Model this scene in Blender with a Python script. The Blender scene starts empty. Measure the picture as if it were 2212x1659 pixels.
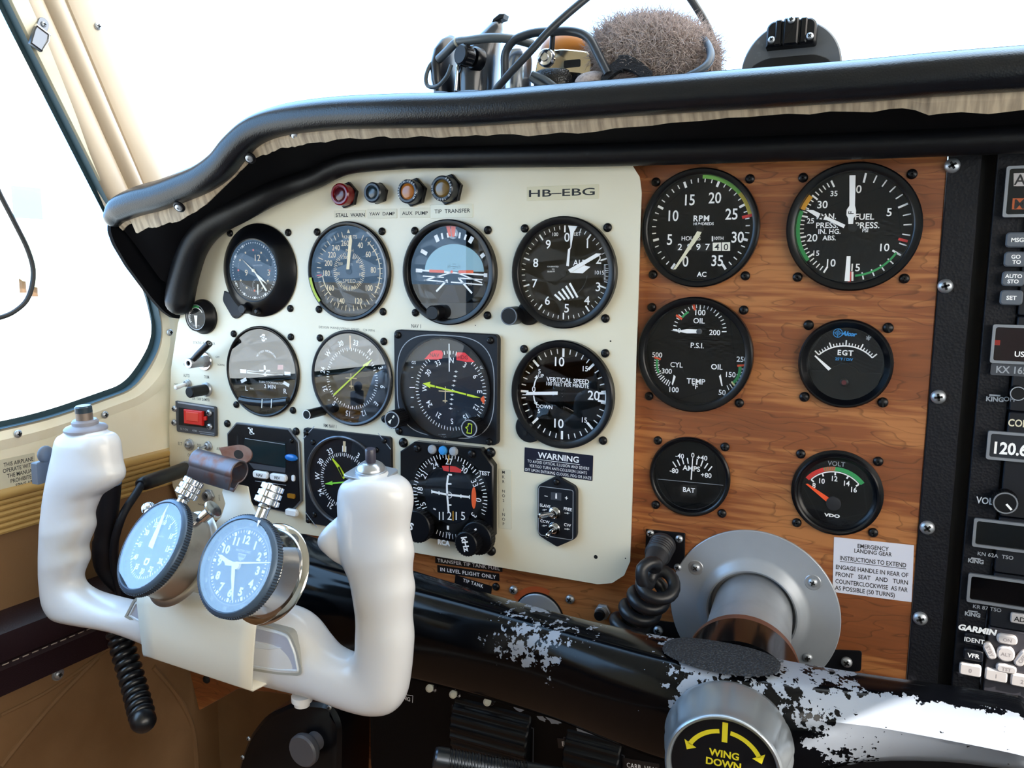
import bpy, math, random
from mathutils import Vector, Matrix, Euler
random.seed(7)
SC = bpy.context.scene
COL = SC.collection
PI = math.pi
MM = .001                      # everything below is written in millimetres
# ---------------------------------------------------------------- camera, world, sun, exposure
W_, H_, FPX = 2212, 1659, 1817.6
EYE = Vector((129.0, -576.9, -25.5))
_r2 = Vector((-.4172, .8979, -.1404)).normalized()
_r0 = Vector((.9063, .4225, .0088)); _r0 = (_r0 - _r2 * _r0.dot(_r2)).normalized()
_r1 = _r2.cross(_r0)
cam_data = bpy.data.cameras.new('camera')
cam = bpy.data.objects.new('camera', cam_data); COL.objects.link(cam)
cam_data.sensor_width = 36.0; cam_data.lens = FPX * 36.0 / W_
cam_data.clip_start = .01; cam_data.clip_end = 500
_m = Matrix((_r0, -_r1, -_r2)).transposed().to_4x4(); _m.translation = EYE * MM
cam.matrix_world = _m
SC.camera = cam
SC.view_settings.view_transform = 'Standard'; SC.view_settings.look = 'None'
SC.view_settings.gamma = 1; SC.view_settings.use_curve_mapping = False
SC.view_settings.exposure = EXPOSURE = -0.3
SC.cycles.use_denoising = True
SC.cycles.max_bounces = 8; SC.cycles.diffuse_bounces = 5; SC.cycles.glossy_bounces = 4
SC.cycles.transparent_max_bounces = 16; SC.cycles.sample_clamp_indirect = 8
SC.cycles.caustics_reflective = False; SC.cycles.caustics_refractive = False
SKY_STRENGTH = 7.5
world = bpy.data.worlds.new('sky'); SC.world = world; world.use_nodes = True
_n = world.node_tree.nodes; _l = world.node_tree.links
_bg = _n['Background']; _bg.inputs['Strength'].default_value = SKY_STRENGTH
SUN_DIR = Vector((1, -.35, .85)).normalized()
_tc = _n.new('ShaderNodeTexCoord'); _dt = _n.new('ShaderNodeVectorMath'); _dt.operation = 'DOT_PRODUCT'; _dt.inputs[1].default_value = (SUN_DIR.x, SUN_DIR.y, .2)
_rp = _n.new('ShaderNodeValToRGB'); _mr = _n.new('ShaderNodeMapRange'); _mr.inputs[1].default_value = -1; _mr.inputs[2].default_value = 1
_l.new(_tc.outputs['Generated'], _dt.inputs[0]); _l.new(_dt.outputs['Value'], _mr.inputs[0]); _l.new(_mr.outputs[0], _rp.inputs[0]); _l.new(_rp.outputs[0], _bg.inputs['Color'])
_e = _rp.color_ramp.elements                  # deep blue away from the sun, hazy white towards it
_e[0].position = 0.0; _e[0].color = (.26, .62, 1.2, 1)
_e[1].position = 1.0; _e[1].color = (1.15, 1.02, .86, 1)
_x = _e.new(.42); _x.color = (.42, .72, 1.12, 1); _x = _e.new(.6); _x.color = (.66, .86, 1.06, 1); _x = _e.new(.75); _x.color = (1.0, .99, .95, 1)
#            # towards the sun: right, a little behind, over the co-pilot's window
sun_data = bpy.data.lights.new('sun', 'SUN'); sun_data.energy = 14; sun_data.angle = .009; sun_data.color = (1, .93, .84)
sun = bpy.data.objects.new('sun', sun_data); COL.objects.link(sun)
sun.rotation_euler = SUN_DIR.to_track_quat('Z', 'Y').to_euler(); sun.location = (3, -2, 3)

# ---------------------------------------------------------------- from the picture to places of known depth
def ray(u, v): return _r0 * ((u - W_ / 2) / FPX) + _r1 * ((v - H_ / 2) / FPX) + _r2
def at(u, v, y): d = ray(u, v); return EYE + d * ((y - EYE.y) / d.y)
def onx(u, v, x): d = ray(u, v); return EYE + d * ((x - EYE.x) / d.x)
def onz(u, v, z): d = ray(u, v); return EYE + d * ((z - EYE.z) / d.z)
def deep(u, v, t): return EYE + ray(u, v) * t
def onplane(u, v, p, n): d = ray(u, v); return EYE + d * ((p - EYE).dot(n) / d.dot(n))

# ---------------------------------------------------------------- materials
def lin(h):
    h = h.lstrip('#'); c = [int(h[i:i + 2], 16) / 255 for i in (0, 2, 4)]
    return tuple(x / 12.92 if x <= .04045 else ((x + .055) / 1.055) ** 2.4 for x in c) + (1,)
MATS = {}
def mat(name, col, rough=.5, metal=0.0, spec=.5, coat=0.0, bump=None, noise=None, trans=0, sheen=0):
    if name in MATS: return MATS[name]
    m = bpy.data.materials.new(name); m.use_nodes = True; MATS[name] = m
    nt = m.node_tree; b = nt.nodes['Principled BSDF']
    c = lin(col) if isinstance(col, str) else tuple(col) + (1,)
    b.inputs['Base Color'].default_value = c; b.inputs['Roughness'].default_value = rough
    b.inputs['Metallic'].default_value = metal; b.inputs['Specular IOR Level'].default_value = spec
    b.inputs['Coat Weight'].default_value = coat; b.inputs['Coat Roughness'].default_value = .08
    b.inputs['Transmission Weight'].default_value = trans; b.inputs['Sheen Weight'].default_value = sheen
    if noise or bump:
        tc = nt.nodes.new('ShaderNodeTexCoord')
    if noise:       # (scale, colour2, lo, hi[, (sx,sy,sz)])
        mp = nt.nodes.new('ShaderNodeMapping'); nt.links.new(tc.outputs['Object'], mp.inputs[0])
        if len(noise) > 4: mp.inputs['Scale'].default_value = noise[4]
        t = nt.nodes.new('ShaderNodeTexNoise'); t.inputs['Scale'].default_value = noise[0]; t.inputs['Detail'].default_value = 6
        r = nt.nodes.new('ShaderNodeMapRange'); r.inputs[1].default_value = noise[2]; r.inputs[2].default_value = noise[3]
        x = nt.nodes.new('ShaderNodeMix'); x.data_type = 'RGBA'
        nt.links.new(mp.outputs[0], t.inputs['Vector']); nt.links.new(t.outputs['Fac'], r.inputs[0]); nt.links.new(r.outputs[0], x.inputs[0])
        x.inputs[6].default_value = c; x.inputs[7].default_value = lin(noise[1]); nt.links.new(x.outputs[2], b.inputs['Base Color'])
    if bump:        # (kind, scale, strength, distance_mm)
        t = nt.nodes.new('ShaderNodeTexNoise' if bump[0] == 'noise' else 'ShaderNodeTexVoronoi'); t.inputs['Scale'].default_value = bump[1]
        if bump[0] == 'noise': t.inputs['Detail'].default_value = 5
        nt.links.new(tc.outputs['Object'], t.inputs['Vector'])
        bp = nt.nodes.new('ShaderNodeBump'); bp.inputs['Strength'].default_value = bump[2]; bp.inputs['Distance'].default_value = bump[3] * MM
        nt.links.new(t.outputs[0], bp.inputs['Height']); nt.links.new(bp.outputs[0], b.inputs['Normal'])
    return m
def glass(name, tint=(1, 1, 1), f0=.06, rough=.0, haze=0.0, hazecol=(1, 1, 1)):
    if name in MATS: return MATS[name]
    m = bpy.data.materials.new(name); m.use_nodes = True; MATS[name] = m
    nt = m.node_tree; nt.nodes.clear(); N = nt.nodes.new; L = nt.links.new
    o = N('ShaderNodeOutputMaterial'); mx = N('ShaderNodeMixShader'); t = N('ShaderNodeBsdfTransparent'); g = N('ShaderNodeBsdfGlossy')
    t.inputs[0].default_value = tuple(tint) + (1,); g.inputs['Roughness'].default_value = rough
    lw = N('ShaderNodeLayerWeight'); lw.inputs[0].default_value = .5
    p = N('ShaderNodeMath'); p.operation = 'POWER'; p.inputs[1].default_value = 5
    a = N('ShaderNodeMath'); a.operation = 'MULTIPLY_ADD'; a.inputs[1].default_value = 1 - f0; a.inputs[2].default_value = f0
    L(lw.outputs['Facing'], p.inputs[0]); L(p.outputs[0], a.inputs[0]); L(a.outputs[0], mx.inputs[0])
    L(t.outputs[0], mx.inputs[1]); L(g.outputs[0], mx.inputs[2]); L(mx.outputs[0], o.inputs[0])
    return m
BLK = mat('black_plastic', '0b0c11', .4, spec=.3)
BLK2 = mat('black_satin_paint', '12151d', .5, spec=.3)
BLKG = mat('gloss_black_bezel', '07080d', .28, spec=.35)
SCREWB = mat('black_screw', '0c0d12', .35, .2, spec=.4)
SLOT = mat('screw_slot', '030304', .8)
DIAL = mat('dial_black', '0d1119', .7, spec=.15)
DIAL2 = mat('dial_slate', '1f2733', .7, spec=.15)
WHT = mat('paint_white', 'f9fafb', .6)
TAN = mat('paint_tan', 'd9c39a', .6)
LUME = mat('lume_white', 'f1efe2', .6)
GREY = mat('paint_grey', '9aa0a8', .6)
DGREY = mat('dark_grey', '3c4048', .5)
LINE = mat('fine_grey_line', '6b7079', .5)
GRN = mat('paint_green', '2f9a55', .6)
LGRN = mat('paint_light_green', '72b04a', .6)
RED = mat('paint_red', 'd22f2c', .6)
FLAG = mat('flag_red', 'f03038', .55)
ORG = mat('paint_orange', 'f0622c', .55)
YEL = mat('paint_yellow', 'c9b545', .6)
AMB = mat('paint_amber', 'dca22a', .6)
YGR = mat('needle_yellow_green', 'cfe62a', .5)
GRN2 = mat('needle_lime', '8fe84a', .5)
BLU = mat('print_blue', '2f8fd6', .6)
LBLU = mat('sky_ball_blue', '8fb6c4', .6)
INK = mat('ink_black', '1b1b1d', .6)
INKF = mat('ink_faded', '5c5b54', .7)
CHROME = mat('chrome', 'd8d9dc', .12, 1)
STEEL = mat('zinc_steel', 'b4b9c0', .42, .8)
DSTEEL = mat('dark_steel', '6d7178', .35, 1)
CREAM = mat('cream_enamel', 'e6e0cb', .36, coat=.2, noise=(9, 'dfd6bb', .45, .75))
GLASS = glass('instrument_glass', f0=.035)
GLASS_R = glass('reflective_instrument_glass', f0=.13)
CRYST = glass('watch_crystal', f0=.085)
PANE = glass('window_pane', f0=.04)

# ---------------------------------------------------------------- mesh builder
_TXT = {}
def _text_geo(s, bold, sp):
    k = (s, bold, sp)
    if k in _TXT: return _TXT[k]
    cu = bpy.data.curves.new('t', 'FONT'); cu.body = s; cu.size = 1; cu.resolution_u = 3; cu.offset = bold
    cu.space_character = sp; cu.align_x = 'CENTER'; cu.fill_mode = 'FRONT'
    ob = bpy.data.objects.new('t', cu); COL.objects.link(ob)
    me = bpy.data.meshes.new_from_object(ob.evaluated_get(bpy.context.evaluated_depsgraph_get()))
    vs = [(v.co.x, v.co.y) for v in me.vertices]; fs = [tuple(p.vertices) for p in me.polygons]
    bpy.data.objects.remove(ob); bpy.data.curves.remove(cu); bpy.data.meshes.remove(me)
    xs = [v[0] for v in vs] or [0]
    cx = (min(xs) + max(xs)) / 2; C = .729
    _TXT[k] = ([((x - cx) / C, y / C - .5) for x, y in vs], fs, (max(xs) - min(xs)) / C)
    return _TXT[k]
ID = Matrix.Identity(4)
class MB:
    def __init__(s): s.v = []; s.f = []; s.m = []; s.mats = []; s.M = ID
    def mi(s, m):
        if m not in s.mats: s.mats.append(m)
        return s.mats.index(m)
    def add(s, vs, fs, m, M=None):
        M = s.M @ M if M is not None else s.M
        o = len(s.v); i = s.mi(m)
        s.v += [M @ Vector(p) for p in vs]
        for f in fs: s.f.append([o + j for j in f]); s.m.append(i)
        return s
    def build(s, name, parent=None, angle=38, smooth=True):
        me = bpy.data.meshes.new(name)
        me.from_pydata([tuple(p * MM) for p in s.v], [], s.f)
        for m in s.mats: me.materials.append(m)
        me.polygons.foreach_set('material_index', s.m)
        if smooth:
            me.polygons.foreach_set('use_smooth', [True] * len(s.f)); me.update()
            me.set_sharp_from_angle(angle=math.radians(angle))
        me.update()
        ob = bpy.data.objects.new(name, me); COL.objects.link(ob)
        if parent: ob.parent = parent
        return ob
    # revolve (r, h) about local z
    def lathe(s, prof, m, M=None, n=48, closed=False):
        vs = []; fs = []
        for r, h in prof:
            for k in range(n):
                a = 2 * PI * k / n; vs.append((r * math.sin(a), r * math.cos(a), h))
        np_ = len(prof)
        for i in range(np_ if closed else np_ - 1):
            j = (i + 1) % np_
            for k in range(n):
                k2 = (k + 1) % n; fs.append((i * n + k, j * n + k, j * n + k2, i * n + k2))
        if not closed:
            if prof[0][0] > 1e-6: fs.append(tuple(range(n)))
            if prof[-1][0] > 1e-6: fs.append(tuple(reversed(range((np_ - 1) * n, np_ * n))))
        return s.add(vs, fs, m, M)
    def ring(s, r0, r1, h0, h1, m, M=None, n=64): return s.lathe([(r0, h0), (r1, h0), (r1, h1), (r0, h1)], m, M, n, True)
    def disc(s, r, h, m, M=None, n=64): return s.add([(r * math.sin(2 * PI * k / n), r * math.cos(2 * PI * k / n), h) for k in range(n)], [tuple(reversed(range(n)))], m, M)
    # extruded outline, with a chamfer at the far end
    def prism(s, pts, h0, h1, m, M=None, ch=0, mtop=None):
        n = len(pts); A = sum(pts[i][0] * pts[(i + 1) % n][1] - pts[(i + 1) % n][0] * pts[i][1] for i in range(n))
        if A < 0: pts = list(reversed(pts))
        rings = [[(x, y, h0) for x, y in pts]]
        if ch:
            s_ = 1 if h1 > h0 else -1
            rings.append([(x, y, h1 - s_ * ch) for x, y in pts]); rings.append([(x, y, h1) for x, y in inset(pts, ch)])
        else: rings.append([(x, y, h1) for x, y in pts])
        vs = [p for r in rings for p in r]; fs = []
        for i in range(len(rings) - 1):
            for k in range(n):
                k2 = (k + 1) % n; f = (i * n + k, i * n + k2, (i + 1) * n + k2, (i + 1) * n + k); fs.append(f if h1 > h0 else tuple(reversed(f)))
        a = tuple(reversed(range(n))); b = tuple(range((len(rings) - 1) * n, len(rings) * n))
        if h1 < h0: a, b = tuple(reversed(a)), tuple(reversed(b))
        s.add(vs, fs + [a] + ([] if mtop else [b]), m, M)
        if mtop: s.add([vs[i] for i in b], [tuple(range(n))], mtop, M)
        return s
    def box(s, c, d, m, M=None, r=0, ch=0):
        x, y, z = c; a, b, h = d[0] / 2, d[1] / 2, d[2] / 2
        pts = rrect(a * 2, b * 2, r, 4, x, y) if r else [(x - a, y - b), (x + a, y - b), (x + a, y + b), (x - a, y + b)]
        return s.prism(pts, z - h, z + h, m, M, ch)
    def poly(s, pts, h, m, M=None):
        n = len(pts); A = sum(pts[i][0] * pts[(i + 1) % n][1] - pts[(i + 1) % n][0] * pts[i][1] for i in range(n))
        if A < 0: pts = list(reversed(pts))
        return s.add([(p[0], p[1], h) for p in pts], [tuple(range(n))], m, M)
    def seg(s, p, q, w, h, m, M=None, w2=None):
        w2 = w if w2 is None else w2; dx, dy = q[0] - p[0], q[1] - p[1]; L = math.hypot(dx, dy) or 1; nx, ny = -dy / L, dx / L
        return s.poly([(p[0] + nx * w / 2, p[1] + ny * w / 2), (p[0] - nx * w / 2, p[1] - ny * w / 2), (q[0] - nx * w2 / 2, q[1] - ny * w2 / 2), (q[0] + nx * w2 / 2, q[1] + ny * w2 / 2)], h, m, M)
    def pline(s, pts, w, h, m, M=None):
        for a, b in zip(pts, pts[1:]): s.seg(a, b, w, h, m, M)
        return s
    def tick(s, ang, r0, r1, w, h, m, c=(0, 0)):
        a = math.radians(ang); sx, cy = math.sin(a), math.cos(a)
        return s.seg((c[0] + r0 * sx, c[1] + r0 * cy), (c[0] + r1 * sx, c[1] + r1 * cy), w, h, m)
    def ticks(s, a0, a1, n, r0, r1, w, h, m, every=0, R0=None, W=None, c=(0, 0)):
        for i in range(n):
            g = every and i % every == 0
            s.tick(a0 + (a1 - a0) * i / max(1, n - 1), (R0 if g and R0 is not None else r0), r1, (W if g and W else w), h, m, c)
        return s
    def arc(s, a0, a1, r0, r1, h, m, c=(0, 0), n=0):
        n = n or max(3, int(abs(a1 - a0) / 4)); P = []; vs = []; fs = []
        for i in range(n + 1):
            a = math.radians(a0 + (a1 - a0) * i / n); vs += [(c[0] + r0 * math.sin(a), c[1] + r0 * math.cos(a), h), (c[0] + r1 * math.sin(a), c[1] + r1 * math.cos(a), h)]
        up = a1 > a0
        for i in range(n):
            f = (2 * i, 2 * i + 2, 2 * i + 3, 2 * i + 1); fs.append(f if up == (r1 > r0) else tuple(reversed(f)))
        # faces must look along +h
        fs = [tuple(reversed(f)) for f in fs] if _fz(vs, fs[0]) < 0 else fs
        return s.add(vs, fs, m)
    def text(s, t, p, size, h, m, rot=0, bold=0.0, sp=1.0, wide=1.0, M=None, align=0, slant=0):
        vs, fs, w = _text_geo(t, bold, sp); a = math.radians(-rot); ca, sa = math.cos(a), math.sin(a)
        out = []
        for x, y in vs:
            x = (x + align * w / 2 + slant * y) * size * wide; y *= size
            out.append((p[0] + x * ca - y * sa, p[1] + x * sa + y * ca, h))
        return s.add(out, fs, m, M)
    def fit(s, t, p, width, size, h, m, rot=0, bold=0.0, sp=1.0, M=None):
        w = _text_geo(t, bold, sp)[2]; return s.text(t, p, size, h, m, rot, bold, sp, width / (w * size), M)
    def arctext(s, t, a0, a1, r, size, h, m, bold=0, c=(0, 0), flip=False):
        for i, ch in enumerate(t):
            if ch == ' ': continue
            a = a0 + (a1 - a0) * i / max(1, len(t) - 1); g = math.radians(a)
            s.text(ch, (c[0] + r * math.sin(g), c[1] + r * math.cos(g)), size, h, m, a + (180 if flip else 0), bold)
        return s
    def tube(s, path, r, m, n=12, closed=False, M=None, caps=True, round_ends=False):
        P = [Vector(p) for p in path]; N_ = len(P); rs = [r] * N_ if not isinstance(r, (list, tuple)) else list(r)
        T = []
        for i in range(N_):
            a = P[(i - 1) % N_] if closed or i else P[i]; b = P[(i + 1) % N_] if closed or i < N_ - 1 else P[i]; T.append((b - a).normalized())
        up = Vector((0, 0, 1)) if abs(T[0].z) < .9 else Vector((1, 0, 0))
        x = T[0].cross(up).normalized(); vs = []; fs = []
        for i in range(N_):
            x = (x - T[i] * x.dot(T[i])).normalized(); y = T[i].cross(x)
            for k in range(n):
                a = 2 * PI * k / n; vs.append(P[i] + (x * math.cos(a) + y * math.sin(a)) * rs[i])
        for i in range(N_ if closed else N_ - 1):
            j = (i + 1) % N_
            for k in range(n): k2 = (k + 1) % n; fs.append((i * n + k, i * n + k2, j * n + k2, j * n + k))
        if not closed and caps: fs.append(tuple(reversed(range(n)))); fs.append(tuple(range((N_ - 1) * n, N_ * n)))
        return s.add(vs, fs, m, M)
    def loft(s, rings, m, closed_ring=True, cap=True, M=None):
        n = len(rings[0]); vs = [p for r in rings for p in r]; fs = []
        for i in range(len(rings) - 1):
            for k in range(n if closed_ring else n - 1):
                k2 = (k + 1) % n; fs.append((i * n + k, i * n + k2, (i + 1) * n + k2, (i + 1) * n + k))
        if closed_ring and cap: fs.append(tuple(reversed(range(n)))); fs.append(tuple(range((len(rings) - 1) * n, len(rings) * n)))
        return s.add(vs, fs, m, M)
    def ball(s, c, r, m, n=16, k=10, M=None):
        if not isinstance(r, (tuple, list)): r = (r, r, r)
        vs = []; fs = []
        for i in range(k + 1):
            t = PI * i / k
            for j in range(n): a = 2 * PI * j / n; vs.append((c[0] + r[0] * math.sin(t) * math.cos(a), c[1] + r[1] * math.sin(t) * math.sin(a), c[2] + r[2] * math.cos(t)))
        for i in range(k):
            for j in range(n): j2 = (j + 1) % n; fs.append((i * n + j, (i + 1) * n + j, (i + 1) * n + j2, i * n + j2))
        return s.add(vs, fs, m, M)
def _fz(vs, f):
    a, b, c = (Vector(vs[i]) for i in f[:3]); return (b - a).cross(c - a).z
def inset(pts, d):
    n = len(pts); out = []
    for i in range(n):
        p, a, b = Vector(pts[i]), Vector(pts[i - 1]), Vector(pts[(i + 1) % n])
        e1 = (p - a).normalized(); e2 = (b - p).normalized(); n1 = Vector((-e1.y, e1.x)); n2 = Vector((-e2.y, e2.x)); nn = n1 + n2
        nn = nn / max(.3, nn.length_squared) * 2 if nn.length > 1e-6 else n1
        out.append(tuple(p + nn * d))
    return out
def rrect(w, h, r, n=5, cx=0, cy=0):
    out = []
    for sx, sy, a0 in ((1, 1, 0), (-1, 1, 90), (-1, -1, 180), (1, -1, 270)):
        for i in range(n + 1):
            a = math.radians(a0 + 90 * i / n); out.append((cx + sx * (w / 2 - r) + r * math.cos(a), cy + sy * (h / 2 - r) + r * math.sin(a)))
    return out
def circ(r, n=48, c=(0, 0)): return [(c[0] + r * math.cos(2 * PI * k / n), c[1] + r * math.sin(2 * PI * k / n)) for k in range(n)]
def spline(pts, k=6):
    P = [Vector(p) for p in pts]; out = []
    for i in range(len(P) - 1):
        a, b, c, d = P[max(0, i - 1)], P[i], P[i + 1], P[min(len(P) - 1, i + 2)]
        for j in range(k):
            t = j / k; out.append(.5 * ((2 * b) + (c - a) * t + (2 * a - 5 * b + 4 * c - d) * t * t + (3 * b - a - 3 * c + d) * t ** 3))
    out.append(P[-1]); return out
def round_path(pts, r, k=6):
    P = [Vector(p) for p in pts]; out = [P[0]]
    for i in range(1, len(P) - 1):
        a, b, c = P[i - 1], P[i], P[i + 1]; ra = min(r, (a - b).length * .5, (c - b).length * .5)
        p, q = b + (a - b).normalized() * ra, b + (c - b).normalized() * ra
        for j in range(k + 1): t = j / k; out.append(p * (1 - t) ** 2 + b * 2 * t * (1 - t) + q * t * t)
    return out + [P[-1]]
def circle3(a, b, c):
    ax, ay = a; bx, by = b; cx, cy = c; d = 2 * (ax * (by - cy) + bx * (cy - ay) + cx * (ay - by))
    ux = ((ax * ax + ay * ay) * (by - cy) + (bx * bx + by * by) * (cy - ay) + (cx * cx + cy * cy) * (ay - by)) / d
    uy = ((ax * ax + ay * ay) * (cx - bx) + (bx * bx + by * by) * (ax - cx) + (cx * cx + cy * cy) * (bx - ax)) / d
    g = lambda p: math.degrees(math.atan2(p[0] - ux, p[1] - uy))
    a0, a1, a2 = g(a), g(b), g(c)
    if (a1 - a0) % 360 < (a2 - a0) % 360: a2 = a0 + (a2 - a0) % 360
    else: a2 = a0 - (a0 - a2) % 360
    return (ux, uy), math.hypot(ax - ux, ay - uy), a0, a2

# ---------------------------------------------------------------- things
PANEL_ROT = Matrix.Rotation(PI / 2, 4, 'X')            # local x right, y up, z out of the panel towards the seats
def tag(o, label=None, cat=None, group=None, kind=None):
    for k, v in (('label', label), ('category', cat), ('group', group), ('kind', kind)):
        if v: o[k] = v
    return o
def thing(name, label, cat, pos, rot=PANEL_ROT, group=None):
    o = bpy.data.objects.new(name, None); COL.objects.link(o); o.empty_display_size = .01
    m = rot.to_4x4().copy(); m.translation = Vector(pos) * MM; o.matrix_world = m
    return tag(o, label, cat, group)
def world_of(o): return o.matrix_basis
def dup(src, parent, loc, rotz=0):
    c = src.copy(); COL.objects.link(c); c.parent = parent
    c.matrix_basis = Matrix.Translation(Vector(loc) * MM) @ Matrix.Rotation(rotz, 4, 'Z'); return c
_SCR = {}
def screw(parent, a, b, h=0, kind='black', r=3.1, name='mounting_screw'):
    k = (kind, r, name)
    if k not in _SCR:
        m = {'black': SCREWB, 'slot': SCREWB, 'zinc': STEEL, 'dark': SLOT}[kind]
        mb = MB(); mb.lathe([(r, .05), (r, r * .28), (r * .82, r * .55), (r * .45, r * .72), (0, r * .78)], m, n=18)
        hs = r * .80
        if kind == 'slot': mb.box((0, 0, hs - .1), (r * 1.7, r * .3, .3), SLOT)
        else: mb.box((0, 0, hs - .1), (r * 1.05, r * .3, .3), SLOT); mb.box((0, 0, hs - .1), (r * .3, r * 1.05, .3), SLOT)
        o = mb.build(name, parent); _SCR[k] = o
        o.matrix_basis = Matrix.Translation(Vector((a, b, h)) * MM) @ Matrix.Rotation(random.random() * 3, 4, 'Z'); return o
    return dup(_SCR[k], parent, (a, b, h), random.random() * 3)
# ================================================================ the two panels
YL = -12.0                                             # face of the cream panel; the wood face is y = 0
def wood_mat():
    m = bpy.data.materials.new('walnut_veneer'); m.use_nodes = True; nt = m.node_tree; N = nt.nodes.new; L = nt.links.new
    b = nt.nodes['Principled BSDF']; b.inputs['Roughness'].default_value = .38; b.inputs['Coat Weight'].default_value = .25; b.inputs['Coat Roughness'].default_value = .2
    tc = N('ShaderNodeTexCoord'); mp = N('ShaderNodeMapping'); mp.inputs['Scale'].default_value = (5, 17, 1); mp.inputs['Rotation'].default_value = (0, 0, .06); L(tc.outputs['Object'], mp.inputs[0])
    warp = N('ShaderNodeTexNoise'); warp.inputs['Scale'].default_value = 1.6; warp.inputs['Detail'].default_value = 3; L(mp.outputs[0], warp.inputs['Vector'])
    # contour lines of the warp give the cathedral figure
    mul = N('ShaderNodeMath'); mul.operation = 'MULTIPLY'; mul.inputs[1].default_value = 15; L(warp.outputs['Fac'], mul.inputs[0])
    fr = N('ShaderNodeMath'); fr.operation = 'FRACT'; L(mul.outputs[0], fr.inputs[0])
    rl = N('ShaderNodeValToRGB'); L(fr.outputs[0], rl.inputs[0]); e = rl.color_ramp.elements
    e[0].position = 0; e[0].color = (1, 1, 1, 1); e[1].position = 1; e[1].color = (.55, .55, .55, 1); x = e.new(.86); x.color = (.9, .9, .9, 1); x = e.new(.97); x.color = (0, 0, 0, 1)
    mp2 = N('ShaderNodeMapping'); mp2.inputs['Scale'].default_value = (14, 230, 1); L(tc.outputs['Object'], mp2.inputs[0])
    fine = N('ShaderNodeTexNoise'); fine.inputs['Scale'].default_value = 1.2; fine.inputs['Detail'].default_value = 7; L(mp2.outputs[0], fine.inputs['Vector'])
    mp3 = N('ShaderNodeMapping'); mp3.inputs['Scale'].default_value = (5, 20, 1); L(tc.outputs['Object'], mp3.inputs[0])
    big = N('ShaderNodeTexNoise'); big.inputs['Scale'].default_value = 1.0; big.inputs['Detail'].default_value = 2; L(mp3.outputs[0], big.inputs['Vector'])
    add = N('ShaderNodeMath'); add.operation = 'MULTIPLY_ADD'; add.inputs[1].default_value = .75; L(fine.outputs['Fac'], add.inputs[0]); L(big.outputs['Fac'], add.inputs[2])
    rc = N('ShaderNodeValToRGB'); L(add.outputs[0], rc.inputs[0]); e = rc.color_ramp.elements
    e[0].position = .58; e[0].color = lin('7a4627'); e[1].position = 1.18; e[1].color = lin('b27443'); x = e.new(.84); x.color = lin('8b4f2b')
    e[-1].position = 1.0
    mx = N('ShaderNodeMix'); mx.data_type = 'RGBA'; mx.blend_type = 'MULTIPLY'; mx.inputs[0].default_value = .42
    L(rc.outputs[0], mx.inputs[6]); L(rl.outputs[0], mx.inputs[7]); L(mx.outputs[2], b.inputs['Base Color'])
    return m
WOOD = wood_mat()
# wood: full-height right bay, and the lower edge that runs behind the cream panel to the left corner
mb = MB()
LW = [at(u, v, 0) for u, v in ((980, 1720), (742, 1720), (740, 1545), (620, 1500), (515, 1488), (430, 1535), (408, 1445))]
out = [(146, 46), (146, -300), (20, -300), *[(p.x, p.z) for p in LW], (-482, -300), (-478, -200), (-458, -100), (-425, -20), (-380, 0), (-300, 30), (-200, 46)]
mb.prism(out, -6, 0, WOOD, None, .5)
wp = thing('wood_panel', 'walnut veneer instrument panel carrying the engine gauges', 'panel', (0, 0, 0)); mb.build('veneer', wp)
# cream panel
cream_out = [(-41, 24), (-42.5, 33), (-48, 41), (-56, 45.5), (-65, 47), (-215, 52), (-275, 47), (-302, 35), (-350, 21), (-401, 3), (-434, -21), (-451, -50), (-465.5, -81.5), (-477, -124),
             (-483, -180), (-484.5, -212), (-482, -234), (-476, -247), (-466, -255), (-453, -258), (-300, -255.6), (-63, -255), (-53, -252.5), (-45, -246), (-41.3, -236)]
def ol(pts, r=6): return [tuple(p.xy) for p in round_path([Vector((x, y, 0)) for x, y in pts] + [Vector((*pts[0], 0))], r, 3)][:-1]
cp = thing('cream_panel', 'cream enamelled shock-mounted panel carrying the flight instruments', 'panel', (0, YL, 0))
mb = MB(); n_ = len(cream_out)
rings = []
for d, h in ((0, -11.5), (0, -3.2), (.5, -1.6), (1.4, -.5), (3.0, 0)): rings.append([(x, y, h) for x, y in (inset(list(reversed(cream_out)), d) if d else list(reversed(cream_out)))])
mb.loft(rings, CREAM)

def Lp(u, v, y, o=(0, 0)): p = at(u, v, y); return (p.x - o[0], p.z - o[1])
# lettering printed on the cream panel
def ink(t, u, v, size, m=INK, sp=1.0, bold=0, rot=0, wide=1): mb.text(t, Lp(u, v, YL), size, .06, m, rot, bold, sp, wide)
ink('NAV 1', 899, 704, 3.0, wide=.75, sp=1.1, bold=.01); ink('RMI NAV 1', 713, 920, 3.0, wide=.7, bold=.01); ink('NAV 2', 955, 956.5, 2.6, wide=.75, bold=.01)
ink('DESIGN MANEUVRING SPEED   124 MPH', 748, 710, 2.0, INKF, 1.15, rot=1)
ink('STATIC AIR ALTER', 441, 741, 2.2, INKF, 1.25, wide=.85); ink('OFF', 470, 771, 1.9, INKF); ink('NORMAL', 478, 788, 1.9, INKF, wide=.8); ink('ON', 400, 787, 1.9, INKF)
ink('AUTO', 403, 811, 3.0, INKF, 1.1, wide=.62, bold=.01); ink('TRIM', 446, 814, 3.0, INKF, 1.1, wide=.62, bold=.01)
ink('OFF', 380, 831, 2.6, INKF, 1.1, wide=.7); ink('ON  YAW DAMPER', 434, 862, 2.8, INKF, 1.05, wide=.62, bold=.01)
ink('ELT', 389, 958, 3.0, INK, 1.1, wide=.7); ink('DES', 430, 962, 2.7, INK, 1.1, wide=.7); ink('A/P', 472, 969, 2.9, INK, 1.1, wide=.75); ink('OFF', 410, 983, 3.0, INK, 1.1, wide=.7)
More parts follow.
